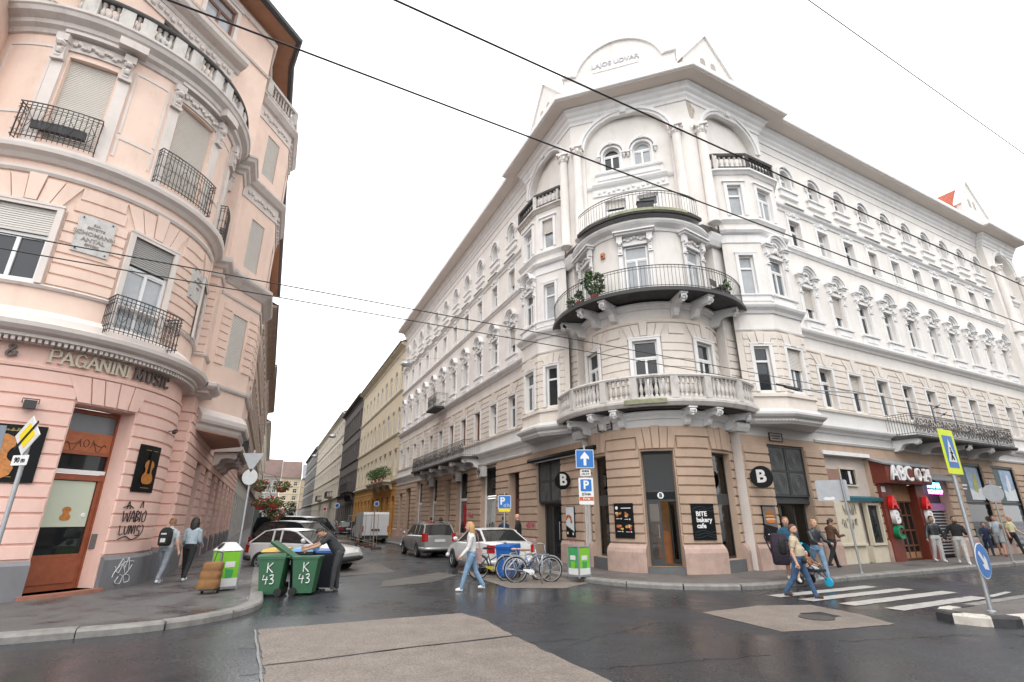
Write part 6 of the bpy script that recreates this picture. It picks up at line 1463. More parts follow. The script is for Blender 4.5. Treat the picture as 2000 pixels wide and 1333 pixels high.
def car(M, label, col, L_, Wd, H, belt, gh, wb, r=.31, zb=.2, cat='car', group='parked cars', pillars=(.0,.36,.68,1.), lights=True, rails=False, wipe=None, hub=RIM, name='parked_car', tail=None, bumper=None, rakeW=.74):
    """belt: upper contour of the lower body (x,z); gh: greenhouse base and roof x positions (rear0, rear1, front1, front0)"""
    root = thing(name, label, cat, M, group); w2 = Wd/2
    xs = lin(-L_/2, L_/2, 26); sec = []
    for x in xs:
        e = abs(x)/(L_/2); tw = 1-.16*max(0, (e-.72)/.28)**2.2; zt = interp(belt, x); z0 = zb + .14*max(0, (e-.8)/.2)**1.5
        w_ = w2*tw
        pts = [(.0,z0),(w_*.86,z0),(w_*.96,z0+.1),(w_,z0+.3*(zt-z0)),(w_*1.0,z0+.62*(zt-z0)),(w_*.965,zt-.05),(w_*.9,zt-.008),(.0,zt+.015)]
        sec.append([(x, y, z) for y, z in pts] + [(x, -y, z) for y, z in pts[-2:0:-1]])
    b = MB(); n = len(sec[0]); vs = [p for s in sec for p in s]; fs = []
    for i in range(len(sec)-1):
        for k in range(n): l = (k+1) % n; fs.append((i*n+k, i*n+l, (i+1)*n+l, (i+1)*n+k))
    fs += [tuple(range(n)), tuple(range((len(sec)-1)*n, len(sec)*n))[::-1]]
    b.add(vs, fs); b.obj('body', col, root, M, smooth=True, angle=38)
    r0, r1, f1, f0 = gh; wbt = w2*.9; wr = w2*rakeW
    def gy(x, z):   # half width of the cabin
        zb_ = interp(belt, x); t = max(0, min(1, (z-zb_)/(H-zb_))); return wbt+(wr-wbt)*t
    zr = H-.05
    b = MB()       # glasshouse
    top = [(r1,zr-.03),(r1+.25,zr),((r1+f1)/2,zr+.01),(f1-.25,zr-.005),(f1,zr-.05)]
    low = [(r0,interp(belt,r0)),(r1+.05,interp(belt,r1)),((r1+f1)/2,interp(belt,(r1+f1)/2)),(f1,interp(belt,f1)),(f0,interp(belt,f0))]
    vs = []
    for (xa, za), (xb, zb_) in zip(low, top):
        for s in (-1, 1): vs += [(xa, s*wbt, za-.02), (xb, s*wr, zb_)]
    fs = []
    for i in range(4):
        for s in (0, 1): fs.append((i*4+s*2, i*4+s*2+1, i*4+4+s*2+1, i*4+4+s*2))
    fs += [(0,1,3,2), (16,17,19,18)]; b.add(vs, fs); g = b.obj('windows', CGL, root, M, smooth=False)
    b = MB()       # roof panel
    rx = [p[0] for p in top]; vs = []; fs = []
    for j, (x, z) in enumerate(top):
        for y, dz in ((-wr-.012,-.025),(-wr*.92,.022),(-wr*.4,.045),(wr*.4,.045),(wr*.92,.022),(wr+.012,-.025)): vs.append((x, y, z+dz*(1 if 0 < j < 4 else .55)))
    for j in range(4):
        for k in range(5): fs.append((j*6+k, j*6+k+1, (j+1)*6+k+1, (j+1)*6+k))
    b.add(vs, fs); b.obj('roof', col, root, M, smooth=True)
    b = MB()
    for s in (-1, 1):
        for t in pillars:
            xb = r1+.0+(f1-r1)*t; xl = (r0 if t == 0 else (f0 if t == 1 else xb)); i = 0
            wd_ = .045 if t in (0, 1) else .038
            za = interp(belt, xl)-.03; ztp = interp([(p[0], p[1]) for p in top], xb)
            b.hexa([(xl-wd_, s*(wbt+.004), za), (xl+wd_, s*(wbt+.004), za), (xl+wd_, s*(wbt-.04), za), (xl-wd_, s*(wbt-.04), za), (xb-wd_, s*(wr+.012), ztp), (xb+wd_, s*(wr+.012), ztp), (xb+wd_, s*(wr-.04), ztp), (xb-wd_, s*(wr-.04), ztp)])
        b.tube([(x, s*(wr+.008), z-.012) for x, z in top], .02, 5)
    b.obj('pillars', col, root, M, kind='stuff')
    xr, xf = -wb/2, wb/2
    for x in (xr, xf):
        for s in (-1, 1):
            X = M @ Matrix.Translation((x+wb*.0, s*(w2-.115), r)) @ (Matrix.Rotation(math.pi, 4, 'Z') if s > 0 else I4)
            b = MB(); b.lathe([(0,.0),(r*1.16,.0),(r*1.16,.012),(0,.013)], 22, X=Matrix.Rotation(rad(90),4,'X'))
            b.obj('wheel_arch', BLKP, root, M @ Matrix.Translation((x, s*(w2+.002) + (.012 if s < 0 else 0), r*1.02)))
            wheel(root, M @ Matrix.Translation((x, s*(w2-.07), r)) @ (Matrix.Rotation(0 if s < 0 else math.pi, 4, 'Z')), r, .2, hub)
    if lights:
        zr_ = interp(belt, -L_/2+.1); zf_ = interp(belt, L_/2-.1)
        for s in (-1, 1):
            t_ = tail or (zr_-.34, zr_-.06, .2)
            b = MB(); y0 = w2*.845-t_[2]; b.prism([(-L_/2-.014,s*y0),(-L_/2-.014,s*w2*.848),(-L_/2+.1,s*w2*.91),(-L_/2+.2,s*w2*.955),(-L_/2+.22,s*w2*.9),(-L_/2+.06,s*y0)], t_[0], t_[1]); b.obj('tail_light', REDL, root, M)
            b = MB(); b.hexa([(L_/2-.26,s*(w2*.985),zf_-.2),(L_/2+.006,s*w2*.5,zf_-.2),(L_/2-.05,s*w2*.5,zf_-.2),(L_/2-.26,s*(w2*.88),zf_-.2),(L_/2-.3,s*(w2*.97),zf_-.04),(L_/2-.03,s*w2*.5,zf_-.04),(L_/2-.06,s*w2*.5,zf_-.04),(L_/2-.3,s*(w2*.88),zf_-.04)]); b.obj('headlight', CLRL, root, M)
            b = MB(); mx_ = f0-.32; b.blob((mx_, s*(w2+.07), interp(belt,mx_)+.1), (.07,.1,.075), seg=8, rings=5); b.box(mx_-.02,mx_+.03,s*(w2-.06),s*(w2+.02),interp(belt,mx_)+.03,interp(belt,mx_)+.07); b.obj('mirror', col, root, M, smooth=True)
        b = MB(); b.box(-L_/2-.022,-L_/2-.004,-.26,.26,.0,.115); b.obj('number_plate', PLATE, root, M @ Matrix.Translation((0,0,zr_-.3)))
        for x, nm in ((-1,'rear_bumper'),(1,'front_bumper')):
            b = MB(); pts = [(x*(L_/2-.35), -w2*1.0), (x*(L_/2-.08), -w2*.9), (x*(L_/2+.03), -w2*.5), (x*(L_/2+.045), 0), (x*(L_/2+.03), w2*.5), (x*(L_/2-.08), w2*.9), (x*(L_/2-.35), w2*1.0)]
            for z in (zb+.2,): b.tube([(p[0], p[1], z) for p in pts], .085, 6)
            b.obj(nm, bumper or col, root, M, smooth=True)
    b = MB()
    for s in (-1, 1):
        for t in pillars[1:-1]:
            x = r1+(f1-r1)*t; zz = interp(belt, x)
            b.box(x-.012,x+.0,s*(w2+.001)-.003,s*(w2+.001)+.003,zb+.18,zz-.06)
    b.obj('door_seams', BLKP, root, M, kind='stuff')
    for s in (-1, 1):
        for t in pillars[1:-1]:
            x = r1+(f1-r1)*t; b = MB(); b.box(x+.06,x+.22,s*w2-.012*s,s*(w2+.022),interp(belt,x)-.17,interp(belt,x)-.13); b.obj('door_handle', bumper or col, root, M)
    if rails:
        for s in (-1, 1):
            b = MB(); b.tube([(r1+.2,s*(wr-.03),H-.02),(r1+.3,s*(wr-.03),H+.045),(f1-.4,s*(wr-.03),H+.045),(f1-.25,s*(wr-.03),H-.03)], .016, 6); b.obj('roof_rail', STEEL, root, M)
    return root
hL = math.atan2(dL.y, dL.x)
SILV = paint('silver_paint', (.42,.425,.42), .5); WHT = paint('white_car_paint', (.72,.72,.72)); BLKC = paint('black_car_paint', (.012,.012,.014)); BRNC = paint('dark_brown_paint', (.045,.035,.032), .2)
def at(a, b, dz=0): p = S(a, b); return T(p.x, p.y, dz, hL)
car(at(27.15, 7.6), 'silver estate car parked with its red tail lights towards the crossing', SILV, 4.6, 1.76, 1.52, [(-2.3,.95),(-2.2,1.0),(-.5,.98),(.9,.95),(1.2,.92),(2.1,.78),(2.3,.62)], (-2.18,-1.82,.45,1.25), 2.7, rails=True, pillars=(0,.28,.6,1), tail=(.72,1.08,.16))
car(at(18.75, 7.55), 'white saloon car parked behind the blue bin', WHT, 4.55, 1.78, 1.43, [(-2.28,.93),(-2.2,1.0),(-1.55,1.02),(-.5,.95),(.9,.93),(1.2,.9),(2.1,.74),(2.28,.6)], (-1.75,-.95,.3,1.15), 2.7, pillars=(0,.5,1), tail=(.68,.92,.1))
# old white hatchback and its dark neighbours, parked aslant on the left
hd = math.radians(-15.5)
car(T(-7.62, 20.15, 0, hd), 'old white boxy hatchback with steel wheels behind the green bins', WHT, 4.0, 1.62, 1.4, [(-2.0,.86),(-1.95,.93),(-.6,.93),(.75,.9),(1.0,.87),(1.9,.74),(2.0,.58)], (-1.85,-1.25,.05,.85), 2.46, r=.285, pillars=(0,.3,.56,1), bumper=BLKP, hub=mat('steel_wheel', (.30,.31,.32), .5, .1, 9, metal=.4), tail=(.58,.85,.28), rakeW=.8)
car(T(-8.75, 22.95, 0, hd-.03), 'black crossover car behind the old white hatchback', BLKC, 4.35, 1.82, 1.66, [(-2.18,1.0),(-2.1,1.08),(-.6,1.06),(.8,1.02),(1.1,.98),(2.0,.84),(2.18,.64)], (-2.0,-1.5,.2,1.1), 2.6, r=.34, pillars=(0,.33,.62,1))
car(T(-10.3, 26.6, 0, hd-.05), 'dark brown van with pale roof behind the black crossover', BRNC, 4.7, 1.85, 1.86, [(-2.35,1.08),(-2.3,1.12),(-.6,1.12),(1.0,1.08),(1.3,1.04),(2.2,.9),(2.35,.66)], (-2.25,-2.1,.75,1.5), 2.9, r=.33, pillars=(0,.35,.7,1), cat='van', rakeW=.82)
# panel van
def panel_van(M, label, col):
    root = thing('delivery_van', label, 'van', M, 'vans'); prof = [(-2.6,.35),(2.5,.35),(2.6,.6),(2.55,.95),(1.9,1.15),(1.25,2.0),(.9,2.15),(-2.5,2.2),(-2.58,2.05)]
    b = MB()
    for s0, s1, k in ((-.97,.97,1.),): b.prismy([(x, z) for x, z in prof], s0, s1)
    b.obj('body', col, root, M)
    b = MB()
    for s in (-1, 1): b.prismy([(1.15,1.25),(1.85,1.2),(1.25,1.9),(.7,1.95),(.6,1.25)], s*.972, s*.978)
    b.obj('side_windows', CGL, root, M, kind='stuff'); b = MB(); b.add([(1.93,-.85,1.17),(1.93,.85,1.17),(1.29,.78,1.97),(1.29,-.78,1.97)], [(0,1,2,3)]); b.obj('windscreen', CGL, root, M @ Matrix.Translation((.02,0,.01)))
    for s in (-1, 1):
        b = MB(); b.box(-2.615,-2.59,min(s*.02,s*.88),max(s*.02,s*.88),.55,2.05); b.obj('rear_door', col, root, M)
        b = MB(); b.box(-2.63,-2.6,min(s*.9,s*.97),max(s*.9,s*.97),.75,1.2); b.obj('tail_light', REDL, root, M)
    b = MB(); b.box(-2.66,-2.6,-.3,.3,.86,.98); b.obj('number_plate', BLKP, root, M); b = MB(); b.box(-2.72,-2.58,-.97,.97,.3,.52); b.obj('rear_bumper', BLKP, root, M)
    for x in (-1.6, 1.65):
        for s in (-1, 1): wheel(root, M @ Matrix.Translation((x, s*.88, .34)) @ (Matrix.Rotation(0 if s < 0 else math.pi, 4, 'Z')), .34, .22)
    return root
panel_van(at(44.4, 7.65), 'white panel van with closed rear doors behind the site fence', paint('van_white', (.70,.71,.72)))
panel_van(at(150, 6.9), 'distant white van at the far end of the side street', MATS['van_white'])
for i, (a, b_, m_, lab) in enumerate(((58,7.6,BLKC,'black car parked beyond the white panel van'),(74,7.6,SILV,'grey car parked before the soot dark house'),(95,7.6,BRNC,'dark car parked before the long pale house'))):
    car(at(a, b_), lab, m_, 4.3, 1.75, 1.48, [(-2.15,.95),(-2.1,1.0),(-.5,.98),(.8,.95),(1.9,.78),(2.15,.6)], (-2.0,-1.6,.3,1.1), 2.6, pillars=(0,.35,.65,1))
# ---------------------------------------------------------------- motorcycles down the street
def motorbike(M, label, colm):
    o = thing('motorcycle', label, 'motorcycle', M, 'motorcycles parked in the side street')
    for x in (-.7, .7):
        b = MB(); b.tube([(x+.3*math.cos(t), 0, .32+.3*math.sin(t)) for t in lin(0,6.283,18)[:-1]], .06, 6, closed=True); b.obj('wheel', TYRE, o, M)
    b = MB(); b.tube([(.7,0,.32),(.42,0,.95)], .04, 6); b.tube([(-.7,0,.32),(0,0,.45),(.42,0,.9)], .05, 6); b.obj('frame', DGREY, o, M)
    b = MB(); b.blob((.18,0,.82), (.3,.16,.16), seg=10, rings=6); b.blob((.55,0,.88), (.16,.17,.2), seg=8, rings=5); b.obj('fuel_tank', colm, o, M, smooth=True)
    b = MB(); b.blob((-.35,0,.78), (.42,.13,.08), seg=10, rings=5); b.obj('seat', BLKP, o, M, smooth=True); b = MB(); b.blob((.0,0,.48), (.3,.17,.2), seg=8, rings=5); b.obj('engine', STEEL, o, M)
    b = MB(); b.tube([(.42,-.38,1.05),(.45,0,1.0),(.42,.38,1.05)], .018, 6); b.obj('handlebar', BLKP, o, M); b = MB(); b.blob((-.75,0,.95), (.2,.2,.16), seg=8, rings=5); b.obj('top_box', BLKP, o, M)
for i, (a, b_, r_, m_, l) in enumerate(((36,2.6,1.25,BLKC,'black motorcycle nearest the parked brown van'),(38.2,3.4,1.35,paint('red_bike_paint',(.3,.02,.02)),'red motorcycle among the parked bikes'),(39.5,2.2,1.2,BLKC,'black scooter with top box behind the red motorcycle'),(42,3.2,1.3,SILV,'silver motorcycle farthest in the row'))):
    p = S(a, b_); motorbike(T(p.x, p.y, 0, hL-r_), l, m_)
# ================================================================ street furniture
def bin_(M, label, col, lid, openlid=0., mark=None, group='wheeled bins', name='wheeled_bin'):
    o = thing(name, label, 'bin', M, group); b = MB()
    def ring(x0, x1, y, z): return [(x0,-y,z),(x1,-y,z),(x1,y,z),(x0,y,z)]
    b.hexa(ring(-.26,.24,.235,.06)+ring(-.36,.33,.285,.97)); b.obj('body', col, o, M)
    b = MB(); b.hexa(ring(-.385,.345,.30,.93)+ring(-.385,.345,.30,.985)); b.obj('rim', col, o, M)
    b = MB(); LM = M @ Matrix.Translation((.34,0,.99)) @ Matrix.Rotation(openlid, 4, 'Y')
    b.hexa([(-.75,-.3,0),(.02,-.3,0),(.02,.3,0),(-.75,.3,0),(-.72,-.27,.06),(.0,-.28,.09),(.0,.28,.09),(-.72,.27,.06)]); b.obj('lid', lid, o, LM)
    b = MB(); b.tube([(.34,-.24,.98),(.43,-.24,.99),(.43,.24,.99),(.34,.24,.98)], .018, 6); b.obj('handle', col, o, M)
    for s in (-1, 1):
        b = MB(); b.lathe([(0,-.03),(.1,-.03),(.105,-.015),(.105,.015),(.1,.03),(0,.03)], 18, X=Matrix.Translation((.24,s*.27,.105)) @ Matrix.Rotation(rad(90),4,'X')); b.lathe([(0,-.034),(.05,-.034),(.05,.034),(0,.034)], 12, X=Matrix.Translation((.24,s*.27,.105)) @ Matrix.Rotation(rad(90),4,'X')); b.obj('wheel', TYRE, o, M, smooth=True, angle=40)
    b = MB()
    for x in (-.2, .12): b.hexa([(x,-.262,.3),(x+.012,-.262,.3),(x+.012,-.25,.3),(x,-.25,.3),(x-.03,-.284,.9),(x-.018,-.284,.9),(x-.018,-.27,.9),(x-.03,-.27,.9)])
    if mark:
        b = MB(); WPT = mat('white_brush_paint', (.74,.75,.74), .6, .1, 20)
        K = [[(-.06,.24),(-.06,0)],[(.07,.24),(-.05,.12),(.08,0)]]
        four = [[(-.13,-.06),(-.16,-.18),(-.02,-.17)],[(-.05,-.1),(-.07,-.29)]]; three = [[(.02,-.08),(.1,-.06),(.1,-.13),(.05,-.16),(.12,-.19),(.11,-.27),(.03,-.28)]]
        X = M @ Matrix.Translation((-.03,-.283 if mark > 0 else -.283,.6)) @ Matrix.Rotation(rad(3.2),4,'X')
        for p in K + four: b.tube([(x, -.0, z) for x, z in p], .014, 6)
        for p in three: b.tube([(x, -.0, z) for x, z in curve_pts(p, 4)], .014, 6)
        b.obj('painted_number', WPT, o, X if mark > 0 else X @ Matrix.Scale(1, 4))
    return o
GRN = mat('green_plastic', (.030,.115,.055), .45, .12, 4, dirt=.3, dirtcol=(.05,.07,.05)); BLU = mat('blue_plastic', (.015,.12,.42), .4, .1, 4, dirt=.25, dirtcol=(.05,.08,.16)); YEL = mat('yellow_plastic', (.62,.40,.06), .45, .1, 4); DKP = mat('dark_bin_plastic', (.02,.022,.03), .5, .1, 4); LBL = mat('light_blue_plastic', (.10,.30,.55), .45, .1, 4)
bin_(T(-5.78, 13.5, 0, rad(6), .88), 'green wheeled bin painted K 43 nearer the kerb', GRN, GRN, .0, 1)
b2 = bin_(T(-5.08, 13.72, 0, rad(186), .88), 'green wheeled bin painted K 43 with raised lid beside the stooping man', GRN, GRN, rad(148), None)
# the number on the side that faces the road
b = MB(); X = T(-5.08, 13.72, 0, rad(6), .88) @ Matrix.Translation((.05,-.283,.6)) @ Matrix.Rotation(rad(3.2),4,'X')
for p in ([(-.06,.24),(-.06,0)],[(.07,.24),(-.05,.12),(.08,0)],[(-.13,-.06),(-.16,-.18),(-.02,-.17)],[(-.05,-.1),(-.07,-.29)]): b.tube([(x,0,z) for x, z in p], .014, 6)
b.tube([(x,0,z) for x, z in curve_pts([(.02,-.08),(.1,-.06),(.1,-.13),(.05,-.16),(.12,-.19),(.11,-.27),(.03,-.28)],4)], .014, 6); b.obj('painted_number', MATS['white_brush_paint'], b2, X)
bin_(T(-6.1, 14.3, 0, rad(95), .95), 'dark wheeled bin with yellow lid behind the green bins', DKP, YEL)
bin_(T(-5.45, 14.5, 0, rad(96), .95), 'dark wheeled bin with light blue lid behind the green bins', DKP, LBL)
bin_(T(-4.95, 14.75, 0, rad(90), .9), 'blue lidded wheeled bin behind the stooping man', DKP, BLU)
bin_(T(-.12, 17.35, 0, rad(60), .92), 'bright blue wheeled bin beside the parked bicycles', BLU, BLU)
# advertising litter bins
LIME = mat('lime_green_panel', (.20,.52,.03), .5, .1, 4); EMER = mat('emerald_panel', (.05,.32,.10), .5, .15, 5); WPN = mat('white_panel', (.68,.69,.68), .5, .05, 4)
def ad_bin(M, label, second, roof=True):
    o = thing('litter_bin', label, 'litter bin', M, 'advertising litter bins'); b = MB()
    for x in (-.27, .27):
        for y in (-.24, .24): b.box(x-.025,x+.025,y-.025,y+.025,0,.98)
    b.box(-.28,.28,-.25,.25,.04,.1); b.obj('frame', STEEL, o, M)
    for k, (m_, X) in enumerate(((LIME, I4), (second, Matrix.Rotation(rad(90),4,'Z')), (LIME, Matrix.Rotation(rad(180),4,'Z')), (second, Matrix.Rotation(rad(270),4,'Z')))):
        w_, d_ = (.25,.262) if k % 2 == 0 else (.22,.292)
        b = MB(); b.box(-w_,w_,-d_,-d_+.012,.1,.94,X=X); b.obj('panel', m_, o, M)
        b = MB(); b.box(-w_,w_,-d_-.004,-d_,.1,.3,X=X); b.obj('panel_print', WPN, o, M); b = MB(); b.box(-w_*.6,w_*.5,-d_-.005,-d_,.56,.7,X=X); b.obj('panel_print', WPN, o, M)
        b = MB(); b.prismy([(-w_*.4,.3),(w_*.3,.3),(w_*.45,.5),(-w_*.5,.52)], -d_-.006, -d_, X=X); b.obj('panel_print', EMER if m_ is LIME else LIME, o, M)
    if not roof:
        b = MB(); b.box(-.285,.285,-.26,.26,.96,.99); b.obj('lid', STEEL, o, M); return
    b = MB(); b.hexa([(-.3,-.28,.96),(.3,-.28,.96),(.3,.28,.96),(-.3,.28,.96),(-.14,-.12,1.16),(.14,-.12,1.16),(.14,.12,1.16),(-.14,.12,1.16)]); b.obj('roof', WPN, o, M)
    b = MB(); b.lathe([(0,0),(.1,0),(.1,.02),(0,.021)], 16, X=M @ Matrix.Translation((.0,-.2,1.075)) @ Matrix.Rotation(rad(40),4,'X')); b.obj('opening', BLKP, o)
ad_bin(T(-7.0, 13.55, .12, rad(-42), .92), 'lime green litter bin with white roof on the left pavement', LIME)
o2 = T(1.98, 16.3, .12, rad(40), .86); ad_bin(o2, 'green and white litter bin beside the sign pole by the bakery', EMER, False)
# shopping trolley with brown sack, leaning bags
SACK = mat('brown_sack_cloth', (.24,.12,.045), .85, .25, 8, .5, 40); CARTM = T(-6.95, 12.85, .12, rad(10), .84)
o = thing('shopping_trolley', 'brown fabric shopping trolley standing before the lime litter bin', 'trolley', CARTM); b = MB()
prof = [(.25,.13),(.27,.2),(.25,.35),(.235,.37),(.25,.4),(.245,.55),(.225,.58),(.24,.61),(.235,.76),(.19,.8),(.0,.81)]
vs = []; fs = []; sg = 16
for r_, z in prof:
    for k in range(sg):
        t = 2*math.pi*k/sg; c_, s_ = math.cos(t), math.sin(t); q = .55
        vs.append((r_*math.copysign(abs(c_)**q, c_)*1.05 - z*.0 + .1*(z-.4), r_*.72*math.copysign(abs(s_)**q, s_), z))
for i in range(len(prof)-1):
    for k in range(sg): fs.append((i*sg+k, i*sg+(k+1) % sg, (i+1)*sg+(k+1) % sg, (i+1)*sg+k))
b.add(vs, fs); b.obj('bag', SACK, o, CARTM, smooth=True)
b = MB(); b.tube([(-.14,.22,.08),(-.1,.24,.5),(-.02,.24,1.0),(.0,.2,1.04),(.12,.2,1.04),(.14,.24,1.0),(.14,.24,.5),(.12,.22,.08)], .012, 6); b.box(-.2,.2,-.16,.2,.09,.12); b.obj('frame', DGREY, o, CARTM)
for x in (-.2, .2):
    b = MB(); b.lathe([(0,-.02),(.08,-.02),(.08,.02),(0,.02)], 14, X=Matrix.Translation((x,.16,.08)) @ Matrix.Rotation(rad(90),4,'Y')); b.obj('wheel', TYRE, o, CARTM)
# ---------------------------------------------------------------- signs on poles
BLUES = mat('sign_blue', (.012,.16,.50), .35, .05, 6); YELS = mat('sign_yellow', (.80,.62,.0), .4, .05, 6); FLU = mat('fluorescent_yellow', (.72,.85,.0), .4, .03, 6); BACKS = mat('sign_back_grey', (.42,.44,.46), .45, .1, 5, metal=.3); WS = mat('sign_white', (.76,.77,.77), .4, .04, 6); ORG = mat('sign_orange', (.60,.13,.03), .4)
def pole(name, label, x, y, h, z0=.12, r=.032, lean=(0,0)):
    M = T(x, y, z0); o = thing(name, label, 'sign', M, 'signs on poles'); b = MB(); b.tube([(0,0,0),(lean[0],lean[1],h)], r, 10); b.lathe([(r*1.8,0),(r*1.8,.03),(r,.05)], 10); b.obj('pole', STEEL, o, M, smooth=True, angle=40); return o, M
def face(M, ang, z, y=-.05): return M @ Matrix.Translation((0,0,z)) @ Matrix.Rotation(ang, 4, 'Z') @ Matrix.Translation((0,y,0))
def rrect(w_, h, r=.04, n=4):
    pts = []
    for cx, cz, a in ((w_/2-r,h/2-r,0),(-w_/2+r,h/2-r,90),(-w_/2+r,-h/2+r,180),(w_/2-r,-h/2+r,270)):
        pts += [(cx+r*math.cos(rad(a+90*i/n)), cz+r*math.sin(rad(a+90*i/n))) for i in range(n+1)]
    return pts
def plate(o, M, pts, m, y0=-.008, name='plate'): b = MB(); b.prismy(pts, y0, y0+.007); return b.obj(name, m, o, M)
def ptxt(o, M, s, size, m, x=0, z=0, y=-.012, bold=.004, al='CENTER'): return link('lettering', textmesh(s, size, .002, bold, al, mats=m), o, M @ Matrix.Translation((x, y, z)))
# one-way arrow, plate and parking sign
o, M = pole('road_sign', 'pole with blue one way arrow and parking signs by the bakery', 2.42, 17.3, 3.95)
F_ = face(M, 0, 3.5); plate(o, F_, rrect(.6,.6,.03), WS, -.004); plate(o, F_, rrect(.56,.56,.03), BLUES, -.009); plate(o, F_, [(-.045,-.22),(.045,-.22),(.045,.02),(.14,-.02),(.14,.06),(0,.23),(-.14,.06),(-.14,-.02),(-.045,.02)], WS, -.014, 'arrow')
F_ = face(M, 0, 3.05); plate(o, F_, rrect(.34,.2,.02), WS); ptxt(o, F_, 'KIVÉVE', .075, BLACKP, z=.045); ptxt(o, F_, '6-10, 14-17', .055, BLACKP, z=-.04)
F_ = face(M, 0, 2.47); plate(o, F_, rrect(.48,.84,.03), WS, -.004); plate(o, F_ @ Matrix.Translation((0,0,.18)), rrect(.36,.38,.03), BLUES, -.009); ptxt(o, F_, 'P', .36, WS, z=.18, y=-.014, bold=.012)
plate(o, F_ @ Matrix.Translation((0,0,-.24)), rrect(.46,.12,.01), ORG, -.009); ptxt(o, F_, 'ZÓNA', .1, DGREY, z=-.1); ptxt(o, F_, 'P zóna', .08, WS, z=-.24, y=-.014)
# parking for cycles
o, M = pole('road_sign', 'pole with blue cycle parking sign before the brown door', -.3, 21.3, 2.6)
F_ = face(M, 0, 2.24); plate(o, F_, rrect(.52,.52,.03), WS, -.004); plate(o, F_, rrect(.48,.48,.03), BLUES, -.009); ptxt(o, F_, 'P', .38, WS, x=-.08, z=.03, y=-.014, bold=.012)
b = MB()
for cx in (.02, .16): b.tube([(cx+.045*math.cos(t), -.016, -.14+.045*math.sin(t)) for t in lin(0,6.283,12)[:-1]], .008, 4, closed=True)
b.tube([(.02,-.016,-.14),(.07,-.016,-.07),(.13,-.016,-.07),(.16,-.016,-.14)], .008, 4); b.obj('cycle_symbol', WS, o, F_); plate(o, face(M, 0, 1.94), rrect(.46,.12,.02), YELS)
# back of a sign by the kiosk
o, M = pole('road_sign', 'grey back of a rectangular sign on a pole before the cream kiosk', 10.85, 17.25, 2.95, lean=(-.05,0))
F_ = face(M, AR-rad(92), 2.5, .045); plate(o, F_ @ Matrix.Translation((-.35,0,0)), rrect(.9,.66,.04), BACKS, 0); plate(o, F_ @ Matrix.Translation((-.35,0,-.25)), [(-.3,0),(-.22,.05),(-.1,.03),(.0,.06),(.05,0),(0,-.05),(-.25,-.05)], WS, -.004, 'sticker')
# crossing sign and keep right disc on the island
o, M = pole('road_sign', 'leaning pole with yellow crossing sign and blue keep right disc on the island', 8.6, 10.2, 3.3, .15, .038)
F_ = face(M, rad(30), 2.84); plate(o, F_, rrect(.62,.86,.01), FLU, -.004); plate(o, F_, rrect(.42,.62,.01), BLUES, -.009); plate(o, F_, [(0,.24),(.17,-.2),(-.17,-.2)], WS, -.013, 'triangle')
b = MB(); b.blob((.0,-.016,.06), (.03,.004,.03)); b.tube([(0,-.017,.03),(-.01,-.017,-.06),(-.06,-.017,-.16)], .012, 4); b.tube([(-.01,-.017,-.06),(.05,-.017,-.16)], .012, 4); b.tube([(-.05,-.017,-.03),(0,-.017,.01),(.05,-.017,-.04)], .009, 4); b.obj('walker_symbol', BLACKP, o, F_)
F_ = face(M, rad(32), .86); circ = lambda r: [(r*math.cos(t), r*math.sin(t)) for t in lin(0, 2*math.pi, 36)[:-1]]
plate(o, F_ @ Matrix.Translation((.1,0,0)), circ(.31), WS, -.004); plate(o, F_ @ Matrix.Translation((.1,0,0)), circ(.29), BLUES, -.009)
ar = [(-.045,.2),(.035,.2),(.035,-.04),(.11,.03),(.11,-.08),(-.005,-.22),(-.12,-.08),(-.12,.03),(-.045,-.04)]
plate(o, F_ @ Matrix.Translation((.1,0,0)) @ Matrix.Rotation(rad(-42),4,'Y'), ar, WS, -.014, 'arrow')
# pole at the picture's right edge
o, M = pole('road_sign', 'round sign seen from behind on a pole before the sports shop', 19.6, 21.6, 3.1); plate(o, face(M, rad(-25), 2.6), circ(.34), BACKS, 0)
# priority diamond at the left edge
o, M = pole('road_sign', 'yellow priority diamond with 90 m plate on the pole beside the pink shop', -8.33, 8.85, 3.2, .12, .035)
F_ = face(M, rad(-20), 2.98); dm = lambda r: [(0,r),(r,0),(0,-r),(-r,0)]
plate(o, F_, dm(.34), WS, -.004); plate(o, F_, dm(.32), mat('sign_rim', (.7,.7,.7), .4), -.007); plate(o, F_, dm(.22), YELS, -.011)
plate(o, F_, [(-.25,-.06),(-.2,-.11),(.25,.06),(.2,.11)][::1], BLACKP, -.015, 'cancel_bar') if False else None
b = MB(); b.box(-.32,.32,-.02,-.014,-.022,.022,X=Matrix.Rotation(rad(-45),4,'Y')); b.obj('cancel_bar', BLACKP, o, F_)
F_ = face(M, rad(-14), 2.56); plate(o, F_, rrect(.36,.17,.02), WS); ptxt(o, F_, '90 m', .12, BLACKP, bold=.003)
